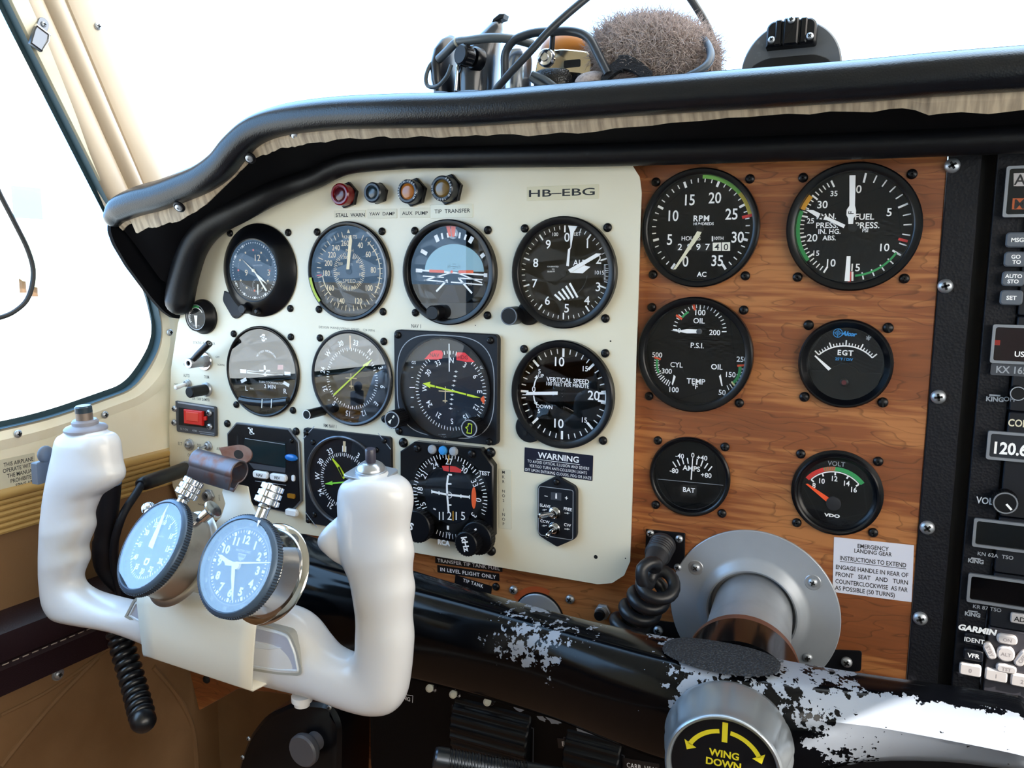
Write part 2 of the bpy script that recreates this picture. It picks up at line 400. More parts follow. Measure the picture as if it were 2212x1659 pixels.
ink('MIKE', 428, 1037, 1.8, INKF); ink('PHONE', 435, 1090, 1.8, INKF); ink('COM', 474, 1075, 1.8, INKF, rot=90)
for u, v, r in ((1287, 1203, 1.5), (1319, 737, .6), (1351, 1206, .5), (1028, 741, .5), (1027, 703, .4)):
    mb.disc(r, .07, SLOT, Matrix.Translation((*Lp(u, v, YL), 0)), 16)
mb.build('panel_face', cp, 60)

# ================================================================ gauge kit
class G:
    def __init__(s, name, label, x, z, y0, K=None, R=39.6, rim=4.2, prot=4.2, hd=1.0, dial=DIAL, bez=BLKG, sc='black', half=31.45, cat='instrument', prof=None, lens=True, missing=(), hg=None, sr=3.1):
        s.o = thing(name, label, cat, (x, y0, z)); s.x, s.z, s.y0, s.R, s.hd, s.K = x, z, y0, R, hd, K; s.rd = R - rim
        mb = MB()
        prof = prof or [(R, 0), (R, prot - 1), (R - .9, prot), (R - rim + .9, prot), (R - rim, prot - .7), (R - rim - .4, hd)]
        mb.lathe(prof, bez, None, 72) if R else None
        s.bez = mb.build('bezel', s.o) if R else None
        s.d = MB(); s.d.disc(s.rd + .6, hd, dial, None, 72); s.h = hd + .06
        s.gm = GLASS; s.lens, s.hg = lens, (hg if hg is not None else prot - 1.0)
        s.cor = {}
        if half:
            for i, (sx, sz) in enumerate(((-1, 1), (1, 1), (-1, -1), (1, -1))):
                if i not in missing: screw(s.o, sx * half, sz * half, 0, sc, sr)
    def px(s, u, v, h=None): return Lp(u, v, s.y0 - (s.hd if h is None else h), (s.x, s.z))
    def p(s, cx, cy, h=None): x0, y0, k = s.K; return s.px(x0 + cx * k, y0 + cy * k, h)
    def t(s, txt, cx, cy, size, m=WHT, **k): s.d.text(txt, s.p(cx, cy), size, s.h, m, **k)
    def sg(s, a, b, w, m=WHT, w2=None): s.d.seg(s.p(*a), s.p(*b), w, s.h, m, w2=w2)
    def pol(s, pts, m=WHT, dh=0): s.d.poly([s.p(*q) for q in pts], s.h + dh, m)
    def ang(s, cx, cy): a, b = s.p(cx, cy); return math.degrees(math.atan2(a, b)) % 360
    def needle(s, pts, m=WHT, h=1.1, name='needle', th=.35, extra=None, label=None):
        mb = MB(); hh = s.hd + h; mb.prism([s.p(*q, h=hh) for q in pts], hh, hh + th, m)
        if extra: extra(mb, hh + th + .05)
        return tag(mb.build(name, s.o), label)
    def hub(s, r, h0=.1, h=1.6, m=SLOT, c=(0, 0), name='hub'):
        mb = MB(); mb.lathe([(r, s.hd + h0), (r, s.hd + h), (r * .8, s.hd + h + .2), (0, s.hd + h + .2)], m, Matrix.Translation((c[0], c[1], 0)), 24); return mb.build(name, s.o)
    def done(s, r=None):
        s.dial = s.d.build('dial', s.o)
        if s.lens:
            mb = MB(); mb.disc(r or s.rd + .3, s.hg, s.gm, None, 64); s.gl = mb.build('glass', s.o)
        return s
def knob(parent, a, b, h0, r, L, name='knob', m=BLK, ring=None, kn=0, top=None, label=None):
    mb = MB(); n = 40
    prof = [(r, h0), (r, h0 + L - .8), (r - .8, h0 + L), (0, h0 + L)]
    T = Matrix.Translation((a, b, 0))
    if kn:
        for k in range(kn):
            q = 2 * PI * k / kn; mb.box((a + r * math.cos(q), b + r * math.sin(q), h0 + L / 2), (.7, .7, L - 1.4), m)
    mb.lathe(prof, m, T, n)
    if ring: mb.ring(r * .86, r * .98, h0 + L - .3, h0 + L + .1, ring, T, 40)
    if top: top(mb, h0 + L + .08, a, b)
    return tag(mb.build(name, parent), label)
# ================================================================ flight instruments on the cream panel
A_, B_ = (460, 360, .19892), (840, 360, .25316)
# ---- dashboard clock
g = G('panel_clock', 'black round clock with white hands, leftmost in the top row of the cream panel', -371, -32.2, YL, A_, R=39.4, rim=14, hd=7.6, prot=8,
      prof=[(39.4, 0), (39.4, 1.6), (37.5, 3.2), (29.5, 8.2), (26.6, 9), (25.3, 8.4), (25.0, 7.6)], missing=(2,), hg=8.6)
for i in range(60):
    g.d.tick(i * 6, 22.6, 23.6, .55, g.h, WHT)
for a, t in ((330, '55'), (300, '50'), (240, '40'), (210, '35'), (180, '30'), (150, '25'), (30, '5'), (60, '10')): g.d.text(t, (22.9 * math.sin(math.radians(a)), 22.9 * math.cos(math.radians(a))), 2.2, g.h + .03, WHT, a if 90 > a or a > 270 else a + 180)
for a in range(0, 360, 30): g.d.tick(a, 16.2, 17.8, 1.5, g.h, ORG if a in (0, 90, 180, 270) else TAN)
g.d.ticks(0, 354, 60, 16.6, 17.8, .22, g.h, GREY)
g.t('12', 485, 988, 5.6, TAN); g.t('9', 362, 1150, 5.2, TAN); g.t('3', 605, 1148, 5.2, TAN)
g.t('LACROIX', 485, 1070, 1.5, GREY, wide=1.2)
c = g.p(487, 1290); g.d.ring(5.6, 5.8, g.h - .02, g.h, GREY, Matrix.Translation((*c, 0)), 32); g.d.ticks(0, 354, 30, 4.6, 5.6, .22, g.h, GREY, 5, 4.0, .3, c)
g.needle([(310, 998), (470, 1150), (460, 1160)], LUME, .9, 'second_hand'); g.needle([(460, 1150), (530, 1208), (590, 1278), (548, 1248), (505, 1215)], LUME, .6, 'hour_hand')
g.needle([(470, 1155), (590, 1345), (575, 1355), (462, 1162)], LUME, .5, 'minute_hand'); g.needle([(483, 1278), (495, 1278), (494, 1390), (487, 1390)], WHT, .4, 'small_hand')
g.hub(1.3, 0, 1.4, LUME); g.done()
mb = MB(); q = [Lp(460 + x * .19892, 360 + y * .19892, YL - 1, (g.x, g.z)) for x, y in ((125, 1350), (105, 1450), (150, 1530), (215, 1640), (262, 1655), (330, 1600), (350, 1560), (250, 1400))]
mb.prism(ol(q, 3), .1, 1.6, BLK2, None, .3); mb.build('lever_plate', g.o)
k_ = g.p(355, 1545, 7); knob(g.o, k_[0], k_[1], 3, 4.2, 9); k_ = g.p(480, 1570, 7); knob(g.o, k_[0], k_[1], 2, 2.2, 7, 'push_button')
# ---- airspeed
g = G('airspeed_indicator', 'airspeed dial with tan figures and a yellow-green edge mark, second in the top row', -278.4, -32, YL, A_, dial=DIAL2, rim=3.4)
for t, x, y in (('260', 1435, 830), ('240', 1335, 878), ('220', 1292, 955), ('200', 1255, 1045), ('180', 1235, 1155), ('160', 1278, 1315), ('140', 1392, 1455), ('120', 1582, 1455), ('100', 1697, 1315), ('80', 1742, 1120), ('60', 1687, 950), ('40', 1600, 852)):
    g.t(t, x, y, 4.6, TAN, bold=.012, wide=.82)
for t, x, y in (('300', 1440, 985), ('40', 1528, 990), ('60', 1570, 1030), ('80', 1607, 1083), ('100', 1612, 1170), ('120', 1585, 1255), ('140', 1525, 1315), ('160', 1435, 1315), ('180', 1385, 1255), ('200', 1355, 1160), ('250', 1385, 1053)):
    g.t(t, x, y, 2.5, TAN, wide=.85)
g.t('KNOTS', 1492, 762, 2.9, TAN); g.t('MPH', 1485, 910, 2.8, TAN); g.t('AIR', 1490, 1060, 2.6, GREY); g.t('SPEED', 1480, 1240, 3.2, TAN, sp=1.1)
a4 = g.ang(1625, 770); a26 = g.ang(1405, 745) - 360; g.d.ticks(a4, 360 + a26, 45, 29, 32, .45, g.h, TAN, 2, 27.5, .6); g.d.ticks(20, 345, 54, 13.2, 15.4, .45, g.h, TAN, 2, 12, .55)
g.d.arc(g.ang(1680, 820), g.ang(1765, 1380), 29.2, 30.1, g.h + .02, TAN); g.d.arc(g.ang(1265, 1420), g.ang(1165, 1185), 26.2, 27.1, g.h + .02, TAN)
g.d.tick(g.ang(1150, 1180), 27.5, 32.5, .8, g.h + .03, RED)
g.d.poly([(0, 33.5), (-1.6, 30.4), (1.6, 30.4)], g.h, TAN)
g.needle([(1487, 745), (1500, 745), (1512, 800), (1490, 1010), (1482, 1115), (1450, 1115), (1460, 1010), (1478, 800)], mat('needle_cream', 'f0d9a6', .6)); g.hub(2.6, 0, .8); g.done()
mb = MB(); mb.arc(g.ang(1020, 1215), g.ang(1150, 1500), 35.6, 38.0, g.hg + 1.1, mat('marker_yellow_green', 'a9bf2c', .5)); tag(mb.build('range_mark', g.o), 'yellow-green edge mark')
mb = MB(); mb.arc(g.ang(1690, 720), g.ang(1780, 1470), 35.9, 37.4, g.hg + 1.1, GREY); tag(mb.build('range_mark', g.o), 'pale grey edge mark')
# ---- attitude
g = G('attitude_indicator', 'artificial horizon with a blue half and orange bars, third in the top row', -185.5, -31.8, YL, B_, dial=mat('dial_blue_slate', '2a3440', .7), rim=4.6, hd=.8, prot=6.5, hg=3.4)
c = g.p(555, 893); R_ = 25.5
up = [(c[0] + R_ * math.sin(math.radians(a)), c[1] + .8 * R_ * math.cos(math.radians(a))) for a in range(-90, 91, 6)]; g.d.poly(up, g.h, LBLU)
dn = [(c[0] + R_ * math.sin(math.radians(a)), c[1] + R_ * math.cos(math.radians(a))) for a in range(90, 271, 6)]; g.d.poly(dn, g.h, DIAL)
g.pol([(405, 1165), (500, 1015), (560, 1015), (605, 1165)], DIAL2, .03)
for a, b, w in (((285, 885), (840, 925), 1.3), ((290, 933), (470, 945), .9), ((300, 965), (505, 985), .9), ((590, 950), (800, 965), .9), ((530, 985), (800, 1008), .9), ((300, 970), (530, 905), 1), ((580, 905), (795, 990), 1), ((405, 1065), (500, 965), 1.5), ((710, 1080), (595, 950), 1.5)):
    g.d.seg(g.p(*a), g.p(*b), w, g.h + .06, WHT)
g.t('20', 425, 980, 3); g.t('20', 692, 998, 3); g.t('10', 628, 952, 2.6); g.t('10', 516, 854, 2.4, DGREY); g.t('10', 600, 856, 2.4, DGREY)
g.sg((535, 854), (580, 856), .5, DGREY); g.sg((545, 830), (572, 831), .35, DGREY); g.sg((545, 870), (568, 871), .35, DGREY)
g.d.seg(g.p(345, 890), g.p(472, 895), 2.2, g.h + .1, ORG); g.d.seg(g.p(595, 897), g.p(722, 896), 2.2, g.h + .1, ORG); g.d.disc(1.1, g.h + .1, ORG, Matrix.Translation((*g.p(537, 897), 0)), 16)
for a, b, w in (((275, 715), (325, 745), 3.0), ((785, 770), (815, 745), 3.0), ((398, 585), (420, 640), 3.2), ((450, 568), (460, 618), 1.6), ((500, 565), (507, 605), 1.6), ((565, 565), (568, 605), 1.6), ((608, 562), (600, 612), 1.6), ((660, 580), (645, 625), 1.6), ((715, 600), (688, 650), 3.2), ((230, 885), (285, 888), 2.8), ((810, 925), (840, 926), 2.8)):
    g.sg(a, b, w)
g.d.disc(4.2, g.h, GREY, Matrix.Translation((*g.p(548, 570), 0)), 24)
g.pol([(485, 500), (522, 500), (533, 595), (513, 595)], ORG, .06); g.pol([(528, 505), (572, 508), (560, 600), (540, 598)], ORG, .06)
g.done()
mb = MB(); q = [(30 * math.sin(math.radians(a)) * 1.19, 30 * math.cos(math.radians(a)) * 1.19) for a in range(128, 233, 5)]; mb.prism(q, .9, 3.2, BLK); mb.build('lower_mask', g.o)
k_ = g.p(372, 1248, 13); knob(g.o, k_[0], k_[1], 2, 5.6, 11.5)
# ---- altimeter
g = G('altimeter', 'altimeter with white hands and a striped window, below the registration placard', -92.8, -30.9, YL, B_, rim=5.2, prot=5.5, hd=1, hg=3.5)
for t, x, y in (('0', 1520, 600), ('1', 1695, 655), ('2', 1790, 788), ('3', 1785, 1023), ('4', 1690, 1140), ('5', 1517, 1205), ('6', 1353, 1140), ('7', 1245, 993), ('8', 1253, 818), ('9', 1360, 660)): g.t(t, x, y, 6.4, bold=.008)
g.d.ticks(0, 352.8, 50, 30.6, 33.2, .55, g.h, WHT, 5, 28.4, 1.1)
g.t('100', 1420, 576, 2.6); g.t('FEET', 1600, 572, 2.6); g.t('ALT', 1630, 818, 4.2, bold=.01); g.t('CALIBRATED', 1400, 852, 1.1); g.t('TO', 1402, 876, 1.1); g.t('20,000 FT', 1385, 895, 1.1)
g.d.arc(96, 205, 17.2, 17.7, g.h, DGREY)
g.pol([(1765, 880), (1830, 870), (1830, 935), (1765, 930)], SLOT, .02); g.d.text('1015', g.p(1797, 903), 2.8, g.h + .05, WHT)
for i in range(13): g.sg((1835, 835 + i * 11), (1850 if i % 3 else 1890, 836 + i * 11), .35)
g.pol([(1395, 1085), (1460, 985), (1540, 995), (1590, 1090), (1560, 1145), (1480, 1135)], SLOT, .02)
for i in range(5):
    x = 1415 + i * 26; g.d.seg(g.p(x + i * 6, 1090 - i * 24), g.p(x + 52 + i * 10, 1140 - i * 6), 1.5, g.h + .05, WHT)
g.needle([(1550, 690), (1548, 560), (1530, 502), (1610, 508), (1578, 560), (1556, 690), (1548, 705), (1537, 850), (1515, 845), (1530, 705)], WHT, .8, 'ten_thousand_pointer')
g.needle([(1545, 875), (1660, 840), (1720, 855), (1655, 910), (1550, 905)], WHT, 1.3, 'thousand_hand')
g.needle([(1530, 880), (1770, 740), (1815, 742), (1790, 765), (1550, 905)], WHT, 1.8, 'hundred_hand')
g.needle([(1535, 900), (1410, 965), (1430, 980), (1545, 912)], SLOT, .5, 'counterweight'); g.hub(2.4, 0, 1.6); g.done()
mb = MB(); c = (26.5 * -1.42, -26.5 * 1.30)
def ear(c, r):
    L_ = math.hypot(*c); ux, uy = c[0] / L_, c[1] / L_; P = []
    for t in range(-100, 101, 10):
        w = math.atan2(c[1], c[0]) + math.radians(t); P.append((c[0] * .86 + r * math.cos(w), c[1] * .86 + r * math.sin(w)))
    for t in (28, 14, 0, -14, -28): w = math.atan2(c[1], c[0]) + math.radians(t); P.append((36 * math.cos(w), 36 * math.sin(w)))
    return P
mb.prism(ear((-31, -34), 9), 0, 3.4, BLK, None, .5); mb.build('knob_ear', g.o)
k_ = g.p(1028, 1275, 15); knob(g.o, k_[0], k_[1], 3, 6.6, 13, ring=DSTEEL)
# ---- turn coordinator
C_ = (360, 640, .14467)
g = G('turn_coordinator', 'turn coordinator with a white aeroplane symbol, second row below the panel clock', -371.2, -119.1, YL, C_, rim=2.6, prot=3.2, dial=DIAL2); g.gm = GLASS_R
g.sg((1200, 1128), (1735, 1165), 2.6, w2=1.6); g.pol([(1205, 1118), (1460, 1130), (1475, 1175), (1205, 1135)]); g.pol([(1735, 1150), (1490, 1135), (1475, 1175), (1735, 1170)])
g.sg((1462, 1030), (1468, 1130), 1.8, w2=2.4); g.sg((1385, 1108), (1545, 1112), 1.2); g.d.disc(2.6, g.h, WHT, Matrix.Translation((*g.p(1472, 1145), 0)), 20)
g.sg((1098, 1115), (1190, 1122), 3.4); g.sg((1760, 1150), (1850, 1158), 3.0); g.sg((1745, 1285), (1830, 1335), 3.0); g.sg((1110, 1275), (1190, 1235), 3.0)
g.t('L', 1195, 1372, 4.4, bold=.015); g.t('R', 1770, 1415, 4.4, bold=.015); g.t('2 MIN', 1540, 1345, 3.6, bold=.015); g.t('TURN COORDINATOR', 1560, 1290, 1.9); g.t('ELEC', 1272, 1378, 1.4)
g.d.arctext('NO PITCH INFORMATION', -52, 52, 12.5, 1.7, g.h, WHT, .005, g.p(1490, 1030))
g.pol([(1660, 1025), (1740, 1025), (1740, 1095), (1655, 1095)], mat('flag_pink', 'c98f8c', .6))
g.t('S', 1445, 615, 6.0, bold=.05); g.d.seg(g.p(1395, 600), g.p(1440, 600), 1.2, g.h, WHT); g.d.seg(g.p(1450, 635), g.p(1495, 635), 1.2, g.h, WHT)
g.done()
mb = MB(); pts = [Vector((*Lp(360 + x * .14467, 640 + y * .14467, YL - 2, (g.x, g.z)), 2.0)) for x, y in ((1110, 1540), (1250, 1570), (1500, 1590), (1700, 1575), (1820, 1560))]
mb.tube(spline(pts, 4), 3.6, mat('inclinometer_tube', '23272c', .15)); mb.build('slip_tube', g.o)
mb = MB()
for x in (1425, 1565): a, b = Lp(360 + x * .14467, 640 + 1600 * .14467, YL - 5, (g.x, g.z)); mb.seg((a, b - 4), (a + .8, b + 4), .7, 5.7, WHT)
mb.build('slip_tube_mark', g.o)
# ---- direction indicator with rotating card
D_ = (640, 680, .20796)
g = G('radio_magnetic_indicator', 'compass dial with one slim yellow-green needle, second in the second row', -278, -118.6, YL, D_, rim=2.8, prot=3.4, dial=DIAL2, bez=mat('bezel_grey_edge', '33373e', .25, .3), missing=(2,)); g.gm = GLASS_R
for t, x, y in (('30', 462, 297), ('33', 618, 290), ('N', 768, 385), ('3', 878, 550), ('6', 898, 750), ('E', 830, 925), ('12', 700, 1025), ('15', 535, 1025), ('S', 393, 920), ('21', 298, 768), ('24', 275, 573), ('W', 330, 400)):
    g.t(t, x, y, 4.6, rot=g.ang(x, y), bold=.015, wide=.85)
c = (0.4, -.4)
g.d.ticks(0, 355, 72, 23.6, 25.4, .5, g.h, WHT, 2, 22.6, .7, c)
g.sg((558, 215), (563, 350), 1.4, mat('lubber_tan', 'c9a27a', .6))
g.d.seg(g.p(512, 655), g.p(628, 662), .7, g.h, TAN); g.d.seg(g.p(568, 608), g.p(572, 765), .7, g.h, TAN); g.d.seg(g.p(552, 740), g.p(592, 742), .7, g.h, TAN)
for x, y in ((235, 635), (585, 1065), (340, 885)): g.sg((x - 12, y), (x + 12, y), .4)
g.needle([(388, 838), (386, 825), (700, 535), (695, 520), (790, 462), (735, 535), (722, 528), (402, 835)], YGR, 1.0); g.t('KING', 535, 1125, 2.4, GREY); g.sg((498, 1105), (572, 1107), .5, GREY); g.done()
k_ = g.p(165, 1000, 10); a, b = g.px(657, 900, 23); knob(g.o, a + 1.5, b + 1.5, 0, 4.0, 22, ring=WHT)
# ---- vertical speed
V_ = (1060, 700, .15676)
g = G('vertical_speed_indicator', 'vertical speed dial with one white needle pointing left, above the warning placard', -92.3, -118.4, YL, V_, rim=5.2, prot=5.5, hd=1, missing=(2,), hg=3.5)
g.d.ticks(-90, 82, 20, 29.6, 33.2, .75, g.h, WHT); g.d.ticks(-90, -262, 20, 29.6, 33.2, .75, g.h, WHT)
for a in (-90, -45, 0, 45, -135, 180, 135, 84.5, 95.5): g.d.tick(a, 27.2, 33.4, 1.7, g.h + .02, WHT)
g.d.arc(84.5, 95.5, 32.4, 33.2, g.h, WHT)
for t, x, y, s_ in (('10', 950, 515, 6.8), ('15', 1305, 613, 3.8), ('20', 1420, 980, 6.8), ('5', 672, 648, 3.4), ('UP', 695, 712, 2.7), ('10', 940, 1365, 6.8), ('15', 1292, 1320, 3.8), ('DOWN', 740, 1137, 2.8), ('5', 664, 1195, 3.4), ('0', 594, 895, 4.4)): g.t(t, x, y, s_, bold=.012)
g.d.fit('VERTICAL SPEED', g.p(1058, 775), 33, 3.4, g.h, WHT, 0, .02, 1.0); g.d.fit('100 FEET PER MINUTE', g.p(1057, 838), 33, 2.8, g.h, WHT, 0, .012)
for P in (((597, 855), (610, 800), (635, 735)), ((592, 985), (603, 1050), (622, 1090))): g.d.pline([g.p(*q) for q in P], 1.0, g.h, WHT)
g.pol([(600, 740), (655, 750), (640, 700)]); g.pol([(595, 1085), (645, 1070), (638, 1125)])
g.needle([(435, 978), (440, 968), (480, 968), (510, 935), (925, 930), (922, 975)], WHT, 1.1); g.needle([(925, 945), (1200, 950), (1240, 930), (1265, 960), (1240, 985), (1200, 970), (925, 970)], mat('needle_tail', '0d0e12', .7), .6, 'needle_tail'); g.done()
mb = MB(); mb.prism(ear((-30, -31.5), 11), 0, 3.0, BLK, None, .6); mb.build('adjuster_ear', g.o)
mb = MB(); mb.lathe([(2, 3), (2, 3.5), (0, 3.5)], SLOT, Matrix.Translation((-29, -31, 0)), 18); mb.build('adjuster_screw', g.o)

# ---- square horizontal situation indicator
g = G('horizontal_situation_indicator', 'square black compass instrument with two red flags and a yellow course arrow', 0, 0, YL, D_, R=0, half=0, hd=3.0, lens=False)
cs = [at(u, v, YL - 5) for u, v in ((851, 712), (1075.7, 722.6), (1073.6, 963.9), (852, 939))]; cx = sum(p.x for p in cs) / 4; cz = sum(p.z for p in cs) / 4
g.x, g.z = cx, cz; g.o.matrix_world = Matrix.Translation(Vector((cx, YL, cz)) * MM) @ PANEL_ROT
w = (cs[1].x - cs[0].x + cs[2].x - cs[3].x) / 2; hh = (cs[0].z - cs[3].z + cs[1].z - cs[2].z) / 2
g.d = MB(); g.hd = 5.2; g.h = 5.26
hb = MB(); hb.prism(rrect(w, hh, 4), 0, 5, BLK2, None, .6); fr = []
for k in range(72):
    a = 2 * PI * k / 72; e = 2 / 3.2; ca, sa = math.cos(a), math.sin(a)
    fr.append((w * .47 * math.copysign(abs(ca) ** e, ca), hh * .47 * math.copysign(abs(sa) ** e, sa)))
hb.pline(fr + [fr[0]], .7, 5.06, GREY)
win = [(0, 0)]
R_ = 39.0
g.d.disc(R_, 5.1, mat('recess_black', '0b0c10', .6), Matrix.Translation((*g.p(1540, 765), 0)), 64); cc = g.p(1600, 790)
g.d.disc(28.5, 5.2, DIAL2, Matrix.Translation((*cc, 0)), 64)
for t, x, y in (('N', 1615, 470), ('3', 1752, 520), ('6', 1862, 640), ('E', 1907, 800), ('12', 1870, 965), ('15', 1760, 1063), ('S', 1618, 1108), ('21', 1478, 1045), ('24', 1380, 925), ('W', 1332, 762), ('30', 1370, 600), ('33', 1470, 500)):
    a, b = g.p(x, y); g.t(t, x, y, 4.4, rot=math.degrees(math.atan2(a - cc[0], b - cc[1])), bold=.012, wide=.85)
g.d.ticks(0, 355, 72, 28.6, 31.0, .5, g.h, WHT, 2, 28.0, .65, cc)
for i in range(9):
    q = g.p(1660 - i * 9 + (0 if i < 5 else (i - 4) * 4), 590 + i * 48); g.d.disc(.8, g.h, WHT, Matrix.Translation((*q, 0)), 10); g.d.seg((q[0] - 1.6, q[1]), (q[0] + 1.6, q[1]), .4, g.h, WHT)
for y, l in ((545, 10), (650, 12), (755, 28), (858, 16), (958, 16)): g.sg((1205 - l, y), (1205 + l, y), .6)
g.t('GS', 1220, 495, 2.4); g.t('GS', 1930, 545, 2.4)
g.pol([(1330, 462), (1400, 385), (1440, 368), (1510, 370), (1525, 400), (1515, 455), (1470, 465)], FLAG, .05); g.pol([(1665, 395), (1680, 388), (1750, 392), (1855, 490), (1760, 488), (1665, 470)], FLAG, .05)
g.d.text('NAV', g.p(1437, 418), 3.0, g.h + .1, mat('flag_ink', '7a1a1c', .6), 0, .01); g.d.text('HDG', g.p(1730, 440), 3.0, g.h + .1, MATS['flag_ink'], 0, .01)
g.d.seg(g.p(1588, 300), g.p(1590, 590), .9, g.h + .1, WHT); g.pol([(1915, 870), (1945, 840), (1960, 880), (1950, 930), (1920, 890)], ORG, .08)
g.d.seg(g.p(1480, 790), g.p(1630, 800), .8, g.h + .1, TAN); g.d.seg(g.p(1550, 745), g.p(1548, 915), .8, g.h + .1, TAN); g.d.seg(g.p(1522, 893), g.p(1570, 895), .8, g.h + .1, TAN)
g.needle([(1315, 712), (1395, 695), (1388, 720), (1440, 735), (1440, 755), (1385, 745), (1392, 762)], YGR, .5, 'course_arrowhead'); g.needle([(1450, 738), (1765, 818), (1765, 835), (1450, 756)], YGR, .5, 'deviation_bar'); g.needle([(1775, 820), (1840, 835), (1915, 862), (1840, 858), (1775, 842)], YGR, .5, 'course_tail')
g.d.build('dial', g.o)
mb = MB(); mb.disc(R_ - .2, 7.0, GLASS, Matrix.Translation((*g.p(1540, 765), 0)), 64); mb.build('glass', g.o)
mb = MB(); mb.ring(R_ - .3, R_ + 1.0, 5, 7.2, BLKG, Matrix.Translation((*g.p(1540, 765), 0)), 64); mb.build('glass_ring', g.o)
mb = hb; mb.text('KING', g.p(1515, 1275), 2.4, 5.1, GREY, 0, .01); mb.seg(g.p(1475, 1243), g.p(1550, 1243), .6, 5.1, GREY); mb.text('DC', g.p(1515, 243), 2.2, 5.1, GREY, 0, .01); mb.build('bezel', g.o)
def sym_a(mb, h, a, b): mb.seg((a - 2.6, b - 2.6), (a - .4, b + .4), 2.6, h, LUME, w2=.4); mb.seg((a + .6, b + 1.6), (a + 2.2, b + 3.6), 1.3, h, LUME)
def sym_b(mb, h, a, b): mb.pline([(a - 2, b - 3.6), (a - 1, b - .8), (a - 3, b + .4), (a - 1, b + 1.2), (a - .6, b + 3.6), (a + 2.4, b + 3.4), (a + 2, b - 3.6), (a - 2, b - 3.6)], .6, h, YGR)
a, b = g.p(993, 1092, 20); knob(g.o, a, b, 5, 6.8, 15, 'course_knob', BLK, GREY, 22, sym_a)
a, b = g.p(1795, 1180, 18); knob(g.o, a, b, 5, 6.8, 13, 'heading_knob', BLK, GREY, 22, sym_b)
for x, y in ((1055, 210), (2015, 265), (2005, 1320), (1068, 1205)): a, b = g.p(x, y); screw(g.o, a, b, 5, 'black', 2.8)
# ---- square radio magnetic indicator behind the right horn
E_ = (640, 900, .217)
g = G('needle_compass', 'square black compass instrument with a yellow and a green pointer, half hidden by the yoke', 0, 0, YL, E_, R=0, half=0, hd=2.6, lens=False)
cs = [at(u, v, YL - 3) for u, v in ((656, 925), (845, 943), (845, 1160), (659.5, 1130))]; g.x = sum(p.x for p in cs) / 4; g.z = sum(p.z for p in cs) / 4; w = cs[1].x - cs[0].x; hh = cs[0].z - cs[3].z
g.o.matrix_world = Matrix.Translation(Vector((g.x, YL, g.z)) * MM) @ PANEL_ROT; g.d = MB(); g.hd = 3.4; g.h = 3.46
hb = MB(); hb.prism(rrect(w, hh, 2.5), 0, 3.2, BLK2, None, .5)
cc = g.p(475, 640)
mb = MB(); mb.lathe([(38.6, 3.2), (38.6, 5.4), (37.6, 6), (36.4, 5.4), (35.6, 3.3)], mat('bezel_ring_grey', '565b64', .25, .6), Matrix.Translation((*cc, 0)), 64); mb.build('ring', g.o)
mb = hb; q = 44; mb.pline([(-q + 12, q), (-q, q - 12)], .7, 3.26, GREY); mb.pline([(q - 12, q), (q, q - 12)], .7, 3.26, GREY); mb.pline([(-q + 12, -q), (-q, -q + 12)], .7, 3.26, GREY); mb.build('bezel', g.o)
g.d.disc(36, 3.4, DIAL, Matrix.Translation((*cc, 0)), 64)
for t, a in (('33', -30), ('30', -60), ('W', -88), ('24', -118), ('21', -148), ('N', 2), ('3', 32), ('6', 62), ('E', 92), ('12', 122), ('15', 152), ('S', 182)):
    r = math.radians(a); g.d.text(t, (cc[0] + 27.5 * math.sin(r), cc[1] + 27.5 * math.cos(r)), 5.2, g.h, WHT, a, .015, wide=.85)
g.d.ticks(2, 357, 72, 21.6, 24, .5, g.h, WHT, 2, 20.8, .7, cc); g.d.tick(2, 25, 34, 2.6, g.h + .04, TAN, cc)
g.needle([(355, 420), (365, 415), (430, 485), (500, 600), (470, 620), (412, 510)], YGR, .6, 'yellow_pointer'); g.needle([(415, 505), (428, 495), (470, 590), (462, 600)], DIAL, .98, 'pointer_slot')
g.needle([(283, 668), (360, 640), (358, 655), (480, 645), (480, 660), (360, 670), (362, 682)], GRN2, .6, 'green_pointer'); g.d.build('dial', g.o)
mb = MB(); mb.disc(36.4, 4.9, GLASS, Matrix.Translation((*cc, 0)), 64); mb.build('glass', g.o)
for x, y in ((97, 160), (165, 255), (795, 330), (875, 240), (180, 975), (120, 1035)): a, b = g.p(x, y); screw(g.o, a, b, 3.2, 'black', 2.4)
# ---- eight-sided navigation indicator
g = G('navigation_indicator', 'eight-sided navigation instrument with crossed white needles and an orange flag', -184.6, -204.8, YL, E_, R=0, half=0, hd=7, lens=False)
g.d = MB(); g.hd = 7.0; g.h = 7.06
oc = [g.p(x, y, 6) for x, y in ((1180, 248), (1835, 315), (1965, 490), (1962, 1190), (1850, 1292), (1190, 1190), (1040, 1020), (1037, 345))]
hb = MB(); hb.prism(oc, 0, 7, BLKG, None, 1.0)
cc = g.p(1525, 785); R_ = 34
g.d.disc(R_, 7.0, mat('recess_black', '0b0c10', .6), Matrix.Translation((*cc, 0)), 64); g.d.disc(22.5, 7.04, DIAL, Matrix.Translation((*cc, 0)), 64)
for t, x, y in (('27', 1520, 445), ('24', 1378, 480), ('21', 1272, 580), ('18', 1230, 730), ('15', 1265, 885), ('30', 1672, 525), ('33', 1778, 660), ('0', 1815, 830), ('3', 1770, 982)):
    a, b = g.p(x, y); g.t(t, x, y, 5.2, rot=math.degrees(math.atan2(a - cc[0], b - cc[1])), bold=.004, wide=.9)
g.d.ticks(-116, 110, 46, 30, 33, .55, g.h, WHT, 2, 29, .75, cc); g.d.ticks(160, 200, 9, 31, 35, .55, g.h, WHT, 0, None, None, cc)
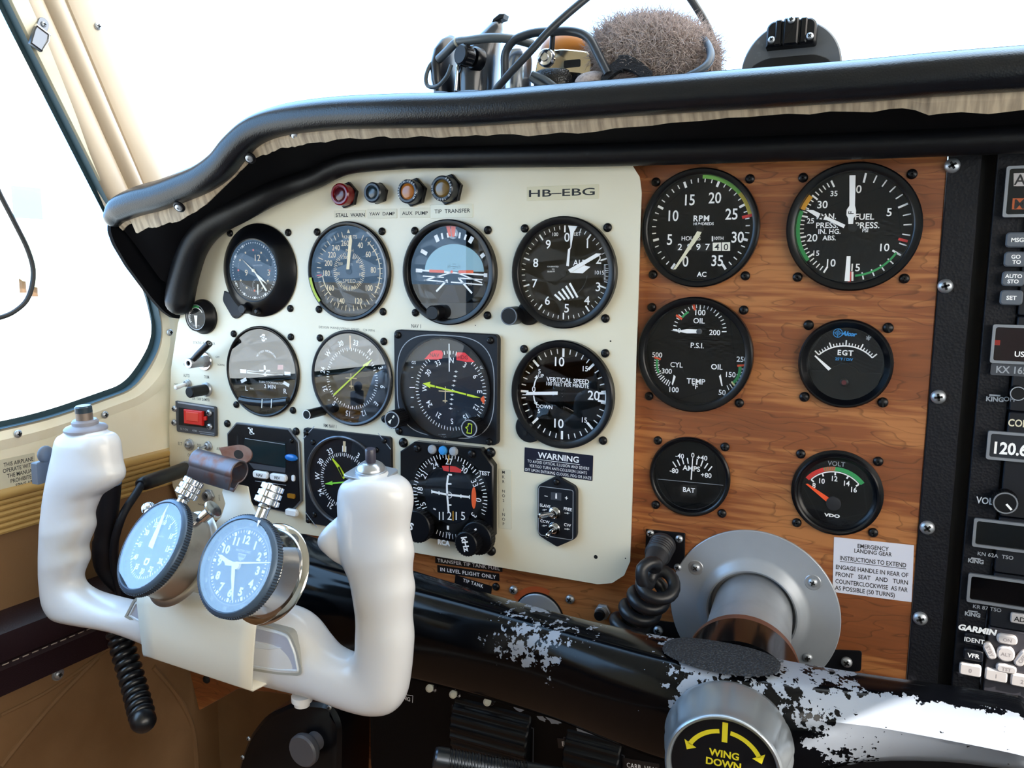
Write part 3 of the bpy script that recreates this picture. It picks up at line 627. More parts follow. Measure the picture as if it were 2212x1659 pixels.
g.pol([(1450, 490), (1520, 488), (1520, 548), (1465, 535)], RED, .06); g.pol([(1530, 490), (1590, 497), (1645, 530), (1640, 558), (1530, 550)], RED, .06)
g.pol([(1510, 385), (1525, 385), (1518, 470)], AMB, .06)
q = [(1768 + 24 * math.cos(math.radians(a)), 808 + 108 * math.sin(math.radians(a))) for a in range(0, 360, 15)]; g.pol(q, ORG, .06)
g.d.pline([g.p(*q) for q in ((1512, 585), (1500, 680), (1503, 780), (1512, 880), (1518, 955))], 1.6, g.h + .1, WHT); g.sg((1512, 575), (1550, 580), 1.4)
g.d.pline([g.p(*q) for q in ((1348, 745), (1500, 775), (1725, 800))], 1.6, g.h + .1, WHT)
for x, y in ((1350, 745), (1422, 760), (1640, 792), (1725, 800)): g.d.seg(g.p(x, y - 18), g.p(x, y + 18), .9, g.h + .08, WHT)
for y in (670, 880): g.sg((1505, y), (1545, y), 1.2)
g.d.ring(2.2, 2.6, g.h - .02, g.h + .05, WHT, Matrix.Translation((*g.p(1522, 780), 0)), 24)
for t, x in (('1', 1425), ('1', 1462), ('2', 1525), ('1', 1592), ('5', 1660)): g.t(t, x, 985, 6.8, wide=1.0)
g.d.seg(g.p(1562, 940), g.p(1562, 1035), .8, g.h + .1, AMB); g.sg((1365, 915), (1390, 925), 1.2); g.sg((1510, 1085), (1510, 1125), 2.0); g.t('TO', 1512, 1165, 2.4)
g.d.build('dial', g.o)
mb = MB(); mb.disc(R_ + 1.8, 8.2, GLASS, Matrix.Translation((*cc, 0)), 64); mb.build('glass', g.o)
mb = hb; mb.text('TEST', g.p(1872, 562), 3.2, 7.1, WHT, 0, .02); mb.text('RCA', g.p(1470, 1253), 4.0, 7.1, WHT, 0, .05); mb.build('bezel', g.o)
for x, y, m, l in ((1352, 327, GREY, 'pale grey lamp'), (1460, 338, BLU, 'blue lamp'), (1565, 347, GREY, 'pale grey lamp')):
    mb = MB(); mb.lathe([(3.6, 6.5), (3.6, 8.6), (2.6, 9.8), (0, 10.2)], m, Matrix.Translation((*g.p(x, y, 8), 0)), 24); tag(mb.build('marker_lamp', g.o), l)
def t1(mb, h, a, b): mb.text('kHz', (a, b), 5.2, h, WHT, 75, .03)
def t2(mb, h, a, b): mb.text('MHz', (a + 1.2, b + 1.2), 4.6, h, WHT, 45, .03)
a, b = g.p(1790, 1215, 14); knob(g.o, a, b, 7, 13, 7, 'outer_tuning_knob', BLK, None, 36); mb = MB(); mb.text('MHz', g.p(1805, 1200, 14), 5.0, 14.1, WHT, 60, .03); mb.build('knob_lettering', g.o)
a, b = g.p(1680, 1275, 24); knob(g.o, a, b, 13, 9.5, 10, 'inner_tuning_knob', BLK, None, 28, t1)
a, b = g.p(1175, 1105, 16); knob(g.o, a, b, 6, 13, 8, 'course_knob', BLK, None, 30, lambda mb, h, a, b: mb.text('S', (a - 4, b), 6, h, WHT, 20, .03))
for x, y in ((1205, 315), (1748, 370)): a, b = g.p(x, y); screw(g.o, a, b, 7, 'black', 3.2)
for x, y in ((1070, 258), (1938, 355), (1943, 1333)): a, b = Lp(640 + x * .217, 900 + y * .217, YL, (g.x, g.z)); screw(g.o, a, b, 0, 'black', 4)
# ---- autopilot annunciator
F_ = (360, 840, .14467)
g = G('autopilot_annunciator', 'eight-sided black autopilot unit with a blank display window behind the bulldog clip', 0, 0, YL, F_, R=0, half=0, hd=2.5, lens=False)
pts = [(1040, 502), (1825, 592), (1975, 790), (2015, 1680), (1850, 1860), (1100, 1700), (935, 1500), (905, 665)]
P = [at(360 + x * .14467, 840 + y * .14467, YL - 2) for x, y in pts]; g.x = sum(p.x for p in P) / 8; g.z = sum(p.z for p in P) / 8
g.o.matrix_world = Matrix.Translation(Vector((g.x, YL, g.z)) * MM) @ PANEL_ROT; g.d = MB(); g.hd = 3.2; g.h = 3.3
oc = [(p.x - g.x, p.z - g.z) for p in P]
mb = MB(); mb.prism(oc, 0, 2.4, mat('frame_grey', '7d838c', .3, .6), None, .3); mb.build('frame', g.o)
mb = MB(); mb.prism([(x * .965, y * .97) for x, y in oc], 2.0, 3.2, BLK, None, .3); hb = mb
mb = MB(); mb.prism([g.p(*q, 3) for q in ((1165, 735), (1780, 805), (1785, 1180), (1165, 1060))], 3.2, 3.6, mat('display_glass', '1d2a2e', .12)); mb.build('display_window', g.o)
mb = hb; mb.pline([g.p(*q) for q in ((1060, 690), (1060, 1050))], 2.2, 3.3, SLOT); mb.pline([g.p(1175, 738), g.p(1770, 828)], .5, 3.75, GREY); mb.poly([g.p(1230, 1100), g.p(1780, 1180), g.p(1775, 1250), g.p(1300, 1190)], 3.7, DGREY)
mb.pline([g.p(1320, 1375), g.p(1785, 1440)], .5, 3.3, GREY)
mb.text('S', g.p(1262, 628), 5.6, 3.3, WHT, 0, .06); mb.seg(g.p(1215, 585), g.p(1270, 590), 1.2, 3.3, WHT); mb.seg(g.p(1250, 665), g.p(1310, 670), 1.2, 3.3, WHT); mb.build('face', g.o)
mb = MB(); mb.ball((*g.p(1850, 1030, 5), 4), (7, 3.2, 2.4), mat('lens_blue', '1d6fc4', .15)); tag(mb.build('lens', g.o), 'blue oval lens')
for x, y, t, s_ in ((1400, 1285, 'NAV', 9), (1665, 1325, 'REV', 9.5), (1860, 1850, '', 7)):
    mb = MB(); a, b = g.p(x, y, 5); mb.prism(rrect(s_ * 2 - 1, 6.4, 2.6, 5, a, b), 3.1, 6.2, mat('button_white', 'e9ecef', .4), None, 1.0)
    if t: mb.text(t, (a, b), 2.6, 6.26, INK, 0, .02)
    mb.build('mode_button', g.o)
mb = MB(); mb.prism(rrect(3.6, 5.6, 1.6, 4, *g.p(1888, 1335, 4)), 3.1, 4.6, MATS['button_white'], None, .5); mb.build('dimmer', g.o)
mb = MB(); mb.prism(rrect(8, 4, 1, 3, *g.p(1860, 1600, 4)), 3.1, 4.4, mat('lens_amber', '9a6a22', .2)); tag(mb.build('lens', g.o), 'amber lens')
for x, y in ((1865, 775), (1000, 905)): a, b = g.p(x, y); screw(g.o, a, b, 3.2, 'black', 2.0)
for x, y in ((912, 517), (1938, 632)): a, b = Lp(360 + x * .14467, 840 + y * .14467, YL, (g.x, g.z)); screw(g.o, a, b, 0, 'black', 3.4)
# ---- small suction gauge
p = at(441, 684, YL)
g = G('suction_gauge', 'small round gauge with a green arc, beside the glareshield end', p.x, p.z, YL, C_, R=15.5, rim=4, hd=9.5, prot=10, half=0, prof=[(15.5, 0), (15.5, 2), (13.6, 4), (12.6, 9.6), (11.6, 10.6), (11.2, 9.5)], hg=10.2, bez=BLK)
g.rd = 11; g.d = MB(); g.d.disc(11.3, 9.5, DIAL2, None, 40); g.d.ring(10.6, 11.2, 9.4, 9.7, GREY)
g.d.arc(-125, 60, 8.0, 8.8, g.h, WHT); g.d.arc(-25, 25, 8.4, 10.2, g.h + .03, GRN); g.d.ticks(-125, -30, 8, 6.5, 8.2, .4, g.h, WHT); g.d.poly([(-3, 2), (3, 2), (4.2, 3.4), (0, 4.2), (-4.2, 3.4)], g.h, SLOT)
g.d.text('SUCTION', (0, -7.4), 1.2, g.h, GREY); g.done()
mb = MB(); mb.prism([(-1.9, 1.5), (1.9, 1.5), (.5, -9.5), (-.3, -9.5)], 9.8, 10.0, WHT); mb.build('needle', g.o)
# ================================================================ engine gauges on the wood panel
R1, R2, R3 = (1360, 340, .29837), (1360, 620, .29837), (1360, 900, .29837)
# ---- tachometer
g = G('tachometer', 'engine speed dial with an hour counter and green arc, top left on the walnut panel', 0, 0, 0, R1, rim=4.2, prot=5, hd=1)
for t, x, y in (('0', 405, 750), ('5', 290, 592), ('10', 318, 420), ('15', 437, 305), ('20', 618, 290), ('25', 738, 408), ('30', 783, 575), ('35', 635, 745)): g.t(t, x, y, 7.4, bold=.012, wide=.85)
a0 = -146; k8 = 8.343; g.d.ticks(a0, a0 + 35 * k8, 36, 30.2, 33, .7, g.h, WHT, 5, 28.8, 1.6)
g.d.arc(1, 48.5, 32.6, 35.2, g.h + .03, LGRN); g.d.arc(48.5, 75, 32.6, 35.2, g.h + .03, YEL); g.d.tick(76.5, 28.5, 35.2, 1.9, g.h + .06, RED)
g.t('RPM', 520, 440, 4.0, sp=1.15, bold=.02); g.t('HUNDREDS', 536, 480, 1.9, bold=.02); g.t('HOURS', 445, 585, 2.9, bold=.015); g.t('10TH', 645, 585, 2.2, bold=.015); g.sg((600, 570), (600, 608), .9); g.t('AC', 522, 845, 3.4, bold=.02)
g.pol([(335, 628), (738, 615), (738, 678), (335, 678)], SLOT, .02); g.pol([(602, 618), (662, 616), (662, 676), (602, 676)], LUME, .04); g.pol([(668, 616), (728, 614), (728, 676), (668, 676)], LUME, .04)
for t, x, m in (('2', 365, WHT), ('8', 432, WHT), ('9', 498, WHT), ('7', 565, WHT), ('4', 632, INK), ('0', 698, INK)): g.d.text(t, g.p(x, 647), 4.4, g.h + .07, m, 0, .01, wide=1.1)
for x, y in ((350, 517), (722, 512)): g.d.ring(1.9, 2.1, g.h - .02, g.h + .02, SLOT, Matrix.Translation((*g.p(x, y), 0)), 20)
g.needle([(490, 535), (522, 540), (505, 575), (335, 810), (315, 812), (395, 690)], mat('needle_ivory', 'e6e2c6', .5)); g.hub(2.6, 0, .9); g.done()
# ---- manifold and fuel pressure
g = G('manifold_fuel_gauge', 'twin pressure dial with white pointers marked F and M, top right on the walnut', 96.0, -.4, 0, R1, rim=5, prot=6, hd=1)
for t, x, y, s_ in (('0', 1660, 228, 5), ('5', 1880, 395, 5), ('10', 1848, 650, 4.8), ('15', 1637, 795, 4.8), ('10', 1460, 762, 4.8), ('15', 1352, 692, 3.4), ('20', 1322, 580, 4.8), ('25', 1310, 458, 3.4), ('30', 1397, 340, 4.8), ('35', 1480, 260, 3.4)): g.t(t, x, y, s_, bold=.012)
for t, x, y, s_ in (('FUEL', 1702, 428, 3.8), ('PRESS.', 1722, 490, 3.8), ('PSI', 1706, 528, 2.2), ('MAN.', 1425, 425, 3.6), ('PRESS.', 1430, 490, 3.6), ('IN. HG.', 1447, 535, 3.1), ('ABS.', 1445, 582, 3.1)): g.t(t, x, y, s_, bold=.015)
g.d.ticks(9.6, 177, 16, 28.8, 33.4, .8, g.h, WHT, 5, 27.6, 1.2); g.d.ticks(208.8, 333.6, 26, 29.2, 32.4, .7, g.h, WHT, 5, 28, 1.1)
g.d.arc(290.5, 307.4, 31.2, 34, g.h + .03, AMB); g.d.arc(231, 289, 31.6, 34, g.h + .03, GRN); g.d.arc(121, 174, 29.6, 30.9, g.h + .03, GRN)
g.d.tick(105.5, 27.5, 33, 1.6, g.h + .05, RED); g.d.tick(180, 27.5, 34, 1.8, g.h + .05, RED)
g.needle([(1592, 130), (1636, 130), (1632, 350), (1640, 385), (1638, 420), (1622, 440), (1618, 482), (1584, 482), (1582, 440), (1570, 418), (1572, 380), (1592, 350)], WHT, 1.6, 'fuel_pointer', extra=lambda mb, h: mb.text('F', g.p(1602, 400, 2.6), 3.2, h, INK, -90, .02))
g.needle([(1572, 715), (1600, 715), (1594, 897), (1556, 895)], WHT, 1.6, 'fuel_pointer_tail')
g.needle([(1272, 378), (1330, 382), (1385, 408), (1445, 435), (1562, 488), (1550, 512), (1430, 455), (1378, 448), (1330, 415)], WHT, 1.1, 'manifold_pointer', extra=lambda mb, h: mb.text('M', g.p(1392, 430, 2.1), 3.4, h, INK, 22, .02)); g.hub(2.8, 0, .9); g.done()
# ---- oil and cylinder temperature
g = G('oil_pressure_gauge', 'triple dial for oil pressure and cylinder and oil temperature, below the tachometer', 0, -85.6, 0, R2, rim=5, prot=6, hd=1)
for t, x, y, s_ in (('100', 513, 183, 3.9), ('OIL', 503, 243, 3.7), ('200', 617, 328, 3.7), ('0', 360, 315, 3.2), ('P.S.I.', 490, 422, 3.7), ('500', 200, 490, 3.6), ('CYL', 340, 562, 3.6), ('300', 270, 608, 3.6), ('100', 322, 742, 3.7), ('TEMP', 480, 682, 3.9), ('\u00b0F', 475, 720, 3.5), ('OIL', 633, 577, 3.8), ('250', 815, 522, 3.6), ('150', 733, 633, 3.6), ('50', 670, 762, 3.7)): g.t(t, x, y, s_, bold=.012)
c = g.p(505, 322); g.d.ticks(-88, 88, 21, 16, 18.4, .55, g.h, WHT, 5, 15.2, .75, c); g.d.tick(-57, 14.6, 19.6, 1.5, g.h + .04, mat('paint_red_orange', 'e2542f', .6), c); g.d.tick(-14, 14.8, 19.6, 1.5, g.h + .04, MATS['paint_red_orange'], c); g.d.arc(-53, -31, 14.6, 16, g.h + .03, GRN, c)
for q, r_ in ((((200, 515), (208, 618), (288, 700)), ((0, .50), 14)), (((808, 568), (792, 655), (712, 728)), ((0, .0), 9))):
    (a, b, d) = q; cc, rr, t0, t1 = circle3(g.p(*a), g.p(*b), g.p(*d))
    n_ = r_[1]; g.d.ticks(t0, t1, n_, rr - 1.6, rr + 1.8, .6, g.h, WHT, 3, rr - 2.2, .8, cc)
    if a[0] < 400: g.d.arc(t0, t0 + (t1 - t0) * .5, rr - .9, rr + .5, g.h + .03, GRN, cc); g.d.tick(t0, rr - 2.6, rr + 2.2, 1.3, g.h + .05, MATS['paint_red_orange'], cc)
    else: g.d.arc(t0 + 2, t0 + (t1 - t0) * .72, rr - 1.8, rr + .2, g.h + .03, GRN, cc); g.d.tick(t0, rr - 2.6, rr + 2.6, 1.4, g.h + .05, MATS['paint_red_orange'], cc); g.d.tick(t0 + (t1 - t0) * .76, rr - 2, rr + 2.8, 1.2, g.h + .05, mat('paint_pale_yellow', 'd8d49a', .6), cc)
for P in (((170, 368), (290, 382), (300, 395), (720, 402), (735, 392), (840, 400)), ((215, 405), (390, 745), (560, 755), (700, 560), (835, 410))): g.d.pline([g.p(*q) for q in P], .4, g.h, SLOT)
g.needle([(300, 315), (370, 312), (415, 305), (495, 308), (495, 335), (415, 335), (370, 326)], WHT, .5, 'oil_pressure_needle'); g.hub(1.9, 0, 1, DGREY, c)
g.needle([(320, 635), (334, 650), (312, 712), (306, 700)], WHT, .4, 'cylinder_needle'); g.needle([(648, 645), (660, 632), (674, 716), (666, 716)], WHT, .4, 'oil_temperature_needle'); g.done()
# ---- exhaust gas temperature
g = G('exhaust_gas_gauge', 'small deep gauge marked EGT with a dark red lamp dot, on the walnut panel', 96.7, -86.2, 0, R2, R=28.4, rim=5.4, prot=6, hd=.7, half=23.6, sc='slot', sr=3.3, prof=[(28.4, 0), (28.4, 4.5), (27.5, 5.6), (26.6, 5.6), (22.8, .7)], hg=4.6, dial=mat('dial_charcoal', '2a2d34', .55))
cc, rr, t0, t1 = circle3(g.p(1358, 478), g.p(1566, 408), g.p(1772, 500))
g.d.ticks(t0, t1, 21, rr - 1.6, rr + .4, .55, g.h, WHT, 5, rr - 1.6, .8, cc); g.d.ticks(t0, t1, 5, rr, rr + 2.0, .8, g.h, WHT, 0, None, None, cc); g.d.arc(t0, t1, rr - 2.0, rr - 1.2, g.h, WHT, cc)
g.t('EGT', 1563, 475, 3.4, sp=1.2, bold=.03); g.t('25\u00b0F / DIV', 1553, 522, 1.8, BLU, bold=.02); g.t('*', 1730, 380, 5, GREY, bold=.02)
q = g.p(1508, 333); g.d.ring(2.5, 2.9, g.h - .02, g.h + .02, BLU, Matrix.Translation((*q, 0)), 28); g.d.ring(1.2, 1.5, g.h - .02, g.h + .02, BLU, Matrix.Translation((*q, 0)), 20); g.d.seg((q[0] - 2.6, q[1]), (q[0] + 2.6, q[1]), .35, g.h, BLU); g.d.seg((q[0], q[1] - 2.6), (q[0], q[1] + 2.6), .35, g.h, BLU)
g.t('Alcor', 1592, 338, 2.7, BLU, bold=.05, slant=.28, rot=3)
g.needle([(1338, 500), (1346, 494), (1460, 590), (1440, 605)], WHT, .7)
mb = MB(); mb.prism([g.p(*q, .8) for q in ((1310, 605), (1440, 606), (1470, 580), (1520, 562), (1575, 560), (1620, 575), (1660, 610), (1665, 622), (1820, 625), (1800, 700), (1740, 780), (1650, 825), (1560, 838), (1470, 820), (1390, 770), (1330, 690))], .75, 1.6, BLKG); mb.build('lower_cover', g.o)
mb = MB(); a, b = g.p(1553, 690, 2); T = Matrix.Translation((a, b, 0)); mb.lathe([(2.6, 1.6), (2.6, 2.6), (1.9, 3), (0, 3)], BLK, T, 24); mb.disc(1.5, 3.1, mat('lamp_red_dark', '5a2028', .3), T, 20); tag(mb.build('lamp', g.o), 'dark red lamp dot'); g.done()
# ---- ammeter
g = G('ammeter', 'small ammeter with a centre-zero white needle, above the black microphone socket', -.4, -172, 0, R3, R=28.4, rim=2.8, prot=3.2, hd=.8, half=23.6)
for t, x, y in (('-40', 363, 283), ('0', 458, 278), ('+40', 525, 297), ('-80', 322, 390), ('+80', 555, 423), ('BAT', 430, 530)): g.t(t, x, y, 3.5, bold=.015)
g.t('AMPS', 447, 374, 3.7, bold=.02)
for a, b in (((312, 325), (338, 365)), ((345, 312), (365, 355)), ((380, 300), (393, 345)), ((418, 298), (425, 340)), ((490, 305), (485, 348)), ((530, 318), (515, 360)), ((567, 338), (542, 375)), ((597, 360), (570, 393))): g.sg(a, b, .8)
g.sg((207, 452), (678, 497), .3, GREY); g.d.arc(105, 262, 23.4, 23.65, g.h, DGREY); g.pol([(372, 490), (488, 498), (486, 580), (370, 570)], SLOT, -.02)
g.needle([(454, 300), (460, 300), (450, 456), (442, 455)], WHT, .6); g.done()
# ---- voltmeter
g = G('voltmeter', 'small voltmeter with an orange needle and a red and green arc, above the emergency placard', 96.5, -171.7, 0, R3, R=28.4, rim=6.2, prot=5, hd=.8, half=23.6, prof=[(28.4, 0), (28.4, 1.2), (26.6, 1.6), (26.4, 4), (25.6, 4.8), (24.6, 4.4), (23.6, 2.6), (22.4, 2.0), (21.8, .8)], hg=2.2, dial=mat('dial_volt', '1b1b20', .5))
cc, rr, t0, t1 = circle3(g.p(1315, 455), g.p(1487, 400), g.p(1660, 490)); W_A = lambda f: t0 + (t1 - t0) * f
g.d.arc(t0, t1, rr - .35, rr + .35, g.h, WHT, cc); g.d.ticks(t0, t1, 5, rr - 2.2, rr, 1.0, g.h, WHT, 0, None, None, cc)
g.d.arc(W_A(-.04), W_A(.30), rr + .6, rr + 3.4, g.h, RED, cc); g.d.arc(W_A(.30), W_A(.50), rr + .6, rr + 3.4, g.h, mat('paint_olive', '8a7f52', .6), cc); g.d.arc(W_A(.50), W_A(1.03), rr + .6, rr + 3.4, g.h, GRN, cc)
for i in range(5): g.d.seg((cc[0] + (rr + .6) * math.sin(math.radians(W_A(.31 + i * .035))), cc[1] + (rr + .6) * math.cos(math.radians(W_A(.31 + i * .035)))), (cc[0] + (rr + 3.4) * math.sin(math.radians(W_A(.345 + i * .035))), cc[1] + (rr + 3.4) * math.cos(math.radians(W_A(.345 + i * .035)))), .45, g.h + .03, RED)
for t, x, y in (('8', 1335, 497), ('10', 1393, 465), ('12', 1485, 448), ('14', 1573, 482), ('16', 1625, 528)): g.t(t, x, y, 3.5, bold=.02, wide=.9)
g.t('VOLT', 1497, 340, 3.1, GREY, bold=.01); g.t('VDO', 1465, 715, 2.1, wide=1.5, bold=.05)
g.needle([(1275, 487), (1290, 485), (1452, 592), (1425, 615)], mat('needle_orange', 'f2562a', .5), 1.2, label='orange needle'); g.hub(4.6, 0, 2.2, mat('dial_volt_hub', '1d1d22', .5), g.p(1478, 625)); g.done()

# ================================================================ annunciator lamps, placards and switches on the cream panel
def pos(u, v, y=YL): p = at(u, v, y); return Vector((p.x, y, p.z))
def lamp(u, v, uf, vf, r, h, label, body, lens, hexr=None, ringtxt=False, face='domed'):
    o = thing('annunciator_lamp', label, 'indicator light', pos(u, v)); mb = MB()
    hx = [(hexr * math.cos(math.radians(a)), hexr * math.sin(math.radians(a))) for a in range(15, 375, 60)]
    mb.prism(hx, 0, 3.4, BLK if body is not MATS.get('lens_red') else SCREWB, None, .5); mb.build('nut', o)
    mb = MB(); mb.lathe([(r, 3), (r, h - 1), (r - 1, h), (r - 2.4, h), (r - 2.8, h - 1.2)], body, None, 32); hs_ = mb.build('housing', o)
    mb = MB(); mb.lathe([(r - 2.6, h - 1.6), (r - 3.2, h - .9), (r - 5, h - .5 if face == 'domed' else h - 1.2), (0, h - .4 if face == 'domed' else h - 1.4)], lens, None, 32); mb.build('lens', hs_)
    if ringtxt: mb = MB(); mb.arctext('PRESS TO TEST', -160 + ringtxt, 10 + ringtxt, r - 1.2, 1.5, h + .06, WHT); mb.arctext('DIM', 60 + ringtxt, 90 + ringtxt, r - 1.2, 1.5, h + .06, WHT); mb.build('lettering', hs_)
    return o
LR = mat('lens_red', '7a0d14', .2, coat=.3); LA = mat('lens_orange', 'a4601c', .2, coat=.3); LD = mat('lens_smoky', '6a5226', .2, coat=.3); LG = mat('lens_dark_teal', '1a2c38', .2, coat=.3)
HOUS = mat('lamp_housing', '1d232d', .3)
lamp(752, 422, 0, 0, 8.6, 12, 'red annunciator lamp without a black housing, leftmost in the row above the airspeed dial', LR, mat('lens_red_deep', '4a0b18', .2, coat=.3), 10.5)
lamp(820, 418, 0, 0, 7.8, 11, 'dark annunciator lamp with a blue-black lens, right of the red one', HOUS, LG, 8.4)
lamp(897, 416, 0, 0, 9.0, 12, 'orange annunciator lamp in a black ring, third of the row above the airspeed dial', HOUS, LA, 11, 40)
lamp(972, 410, 0, 0, 9.4, 13, 'smoky amber annunciator lamp in a black ring, nearest the registration placard', HOUS, LD, 11.6, 190)

def placard(name, label, TL, TR, BL, y, bg, lines, fg=WHT, cat='placard', t=.35, r=.4, edge=None):
    a, b, c = at(*TL, y), at(*TR, y), at(*BL, y); w = (b - a).length; hh = (c - a).length; ctr = (b + c) / 2
    rot = math.atan2(b.z - a.z, b.x - a.x)
    o = thing(name, label, cat, (ctr.x, y, ctr.z), PANEL_ROT @ Matrix.Rotation(rot, 4, 'Z')); mb = MB()
    mb.prism(rrect(w, hh, r, 3), .02, t, bg, None, .08); 
    if edge: mb.pline([(-w / 2 + .5, -hh / 2 + .5), (w / 2 - .5, -hh / 2 + .5), (w / 2 - .5, hh / 2 - .5), (-w / 2 + .5, hh / 2 - .5), (-w / 2 + .5, -hh / 2 + .5)], .25, t + .04, edge)
    for ln in lines:       # (text, x fraction, y fraction from the top, width fraction or 0, height fraction, bold, spacing)
        tx, fx, fy, fw, fh, bo, sp = ln
        p = ((fx - .5) * w, (.5 - fy) * hh)
        if tx == '_': mb.seg((p[0] - fw * w / 2, p[1]), (p[0] + fw * w / 2, p[1]), fh * hh, t + .05, fg)
        elif fw: mb.fit(tx, p, fw * w, fh * hh, t + .05, fg, 0, bo, sp)
        else: mb.text(tx, p, fh * hh, t + .05, fg, 0, bo, sp)
    mb.build('plate', o); return o
TAPE = mat('clear_tape', 'd8d1b4', .25, coat=.5); LBL = mat('label_grey_cream', 'd6d1bb', .35); DYMO = mat('label_black', '121318', .35); WARN = mat('label_navy', '11142a', .35); PAPER = mat('placard_white', 'd9dae6', .4)
placard('registration_placard', 'clear tape label reading HB-EBG at the top right of the cream panel', (1138, 404), (1293, 398), (1139, 434), YL, TAPE, [('HB\u2013EBG', .49, .47, .92, .52, .012, 1.0)], INK)
placard('lamp_placard', 'label reading STALL WARN under the red lamp', (722, 455), (790, 454), (722, 471), YL, LBL, [('STALL  WARN', .52, .6, .92, .5, .02, 1.0)], INK)
placard('lamp_placard', 'label reading YAW DAMP under the dark lamp', (794, 452), (858, 451), (794, 472), YL, LBL, [('YAW  DAMP', .5, .5, .86, .36, .01, 1.0)], INK)
placard('lamp_placard', 'label reading AUX PUMP under the orange lamp', (864, 450), (930, 449), (864, 471), YL, LBL, [('AUX  PUMP', .5, .5, .84, .38, .01, 1.0)], INK)
placard('lamp_placard', 'label reading TIP TRANSFER under the smoky amber lamp', (930, 443), (1022, 440), (930, 472), YL, TAPE, [('TIP  TRANSFER', .52, .48, .84, .3, .01, 1.0)], INK)
placard('warning_placard', 'navy placard headed WARNING about vertigo under the vertical speed dial', (1133, 966), (1281, 984), (1133, 1019), YL, WARN, [('WARNING', .5, .23, .60, .24, .02, 1.0), ('_', .5, .42, .63, .02, 0, 0), ('TO AVOID OPTICAL ILLUSION AND SEVERE', .5, .53, .9, .12, 0, 1.1), ('VERTIGO TURN ANTI-COLLISION LIGHTS', .5, .71, .84, .12, 0, 1.1), ('OFF UPON ENTERING CLOUDS, FOG OR HAZE', .5, .89, .97, .12, 0, 1.1)])
placard('marker_placard', 'narrow clear label reading MKR NO2 INOP downwards beside the eight-sided instrument', (1078, 1012), (1105, 1015), (1078, 1140), YL, LBL, [(ch, .38, .05 + .079 * i, 0, .05, .01, 1.0) for i, ch in enumerate('MKR NO2 INOP') if ch != ' '], INK)
placard('emergency_placard', 'white placard headed EMERGENCY LANDING GEAR on the walnut panel', (1804, 1160), (1977, 1178), (1796, 1278), 0, PAPER, [('EMERGENCY', .5, .11, .39, .075, .015, 1.0), ('LANDING GEAR', .5, .2, .47, .075, .015, 1.0), ('INSTRUCTIONS TO EXTEND', .5, .36, .83, .08, .015, 1.0), ('_', .5, .425, .83, .01, 0, 0), ('ENGAGE HANDLE IN REAR OF', .49, .53, .91, .08, .015, 1.0), ('FRONT   SEAT   AND   TURN', .49, .66, .91, .08, .015, 1.0), ('COUNTERCLOCKWISE  AS FAR', .49, .79, .91, .08, .015, 1.0), ('AS POSSIBLE (50 TURNS)', .41, .91, .76, .08, .015, 1.0)], INK)
placard('transfer_placard', 'black embossed label reading TRANSFER TIP TANK FUEL below the eight-sided instrument', (941, 1202), (1086, 1221), (940, 1216), 0, DYMO, [('TRANSFER TIP TANK FUEL', .5, .5, .93, .55, .02, 1.1)])
placard('transfer_placard', 'black embossed label reading IN LEVEL FLIGHT ONLY', (945, 1220), (1079, 1239), (945, 1236), 0, DYMO, [('IN LEVEL FLIGHT ONLY', .5, .5, .9, .5, .02, 1.1)])
placard('tank_placard', 'black label reading TIP TANK, half behind the black control arm', (983, 1241), (1062, 1266), (983, 1260), 0, DYMO, [('TIP TANK', .5, .3, .55, .4, .02, 1.2)])

# ---- static source valve
o = thing('static_valve', 'chrome valve with a black lever on the left edge of the cream panel', 'valve', pos(443, 780)); mb = MB()
mb.lathe([(8.6, 0), (8.6, 1.2), (8, 1.8), (0, 1.8)], CHROME, None, 32); mb.build('escutcheon', o)
mb = MB(); mb.prism([(6 * math.cos(math.radians(a)), 6 * math.sin(math.radians(a))) for a in range(0, 360, 60)], 1.5, 5, STEEL, None, .4); mb.lathe([(4.6, 4), (4.6, 19), (4.2, 19.6), (2.1, 19.6), (2.1, 18)], STEEL, None, 28); mb.disc(2.1, 18, SLOT, None, 20); mb.ring(2.4, 4.2, 19.5, 19.9, WHT); mb.build('stem', o)
mb = MB(); q = Vector((*Lp(452, 742, YL - 20, (pos(443, 780).x, pos(443, 780).z)), 0)); mb.tube([(1, 2, 16), (q.x * .35, q.y * .4, 17.5), (q.x, q.y, 20)], [2.4, 2.8, 3.0], BLK); mb.ring(.8, 1.8, -.1, .2, STEEL, Matrix.Translation((q.x, q.y, 20)) @ Vector((q.x, q.y, 4)).to_track_quat('Z', 'Y').to_matrix().to_4x4(), 16); mb.build('lever', o)
# ---- toggle and rotary switches
def toggle(label, u, v, ut, vt, L, r=3.0, bat=1.6, m=STEEL, mb_m=None, nut=4.4, name='toggle_switch', y=YL, parent=None, base=.0):
    p0 = pos(u, v, y); o = parent or thing(name, label, 'switch', p0); off = (0, 0) if not parent else (p0.x - parent.location.x / MM, p0.z - parent.location.z / MM)
    T = Matrix.Translation((off[0], off[1], base)); mb = MB()
    mb.prism([(nut * math.cos(math.radians(a)), nut * math.sin(math.radians(a))) for a in range(0, 360, 30)], 0, 1.6, m, T, .3); mb.lathe([(r, 1.5), (r, 3.6), (r * .8, 4), (bat * 1.2, 4), (bat * 1.1, 3)], m, T, 24); bu_ = mb.build('bushing', o)
    e = at(ut, vt, y - base - L); d = Vector((e.x - p0.x, e.z - p0.z, L)); mb = MB()
    mb.tube([Vector((off[0], off[1], base + 2)), Vector((off[0], off[1], base)) + d * .6, Vector((off[0], off[1], base)) + d * .94, Vector((off[0], off[1], base)) + d], [bat * .7, bat, bat * 1.1, bat * .6], mb_m or m, 14); mb.build('bat_lever', bu_); return o
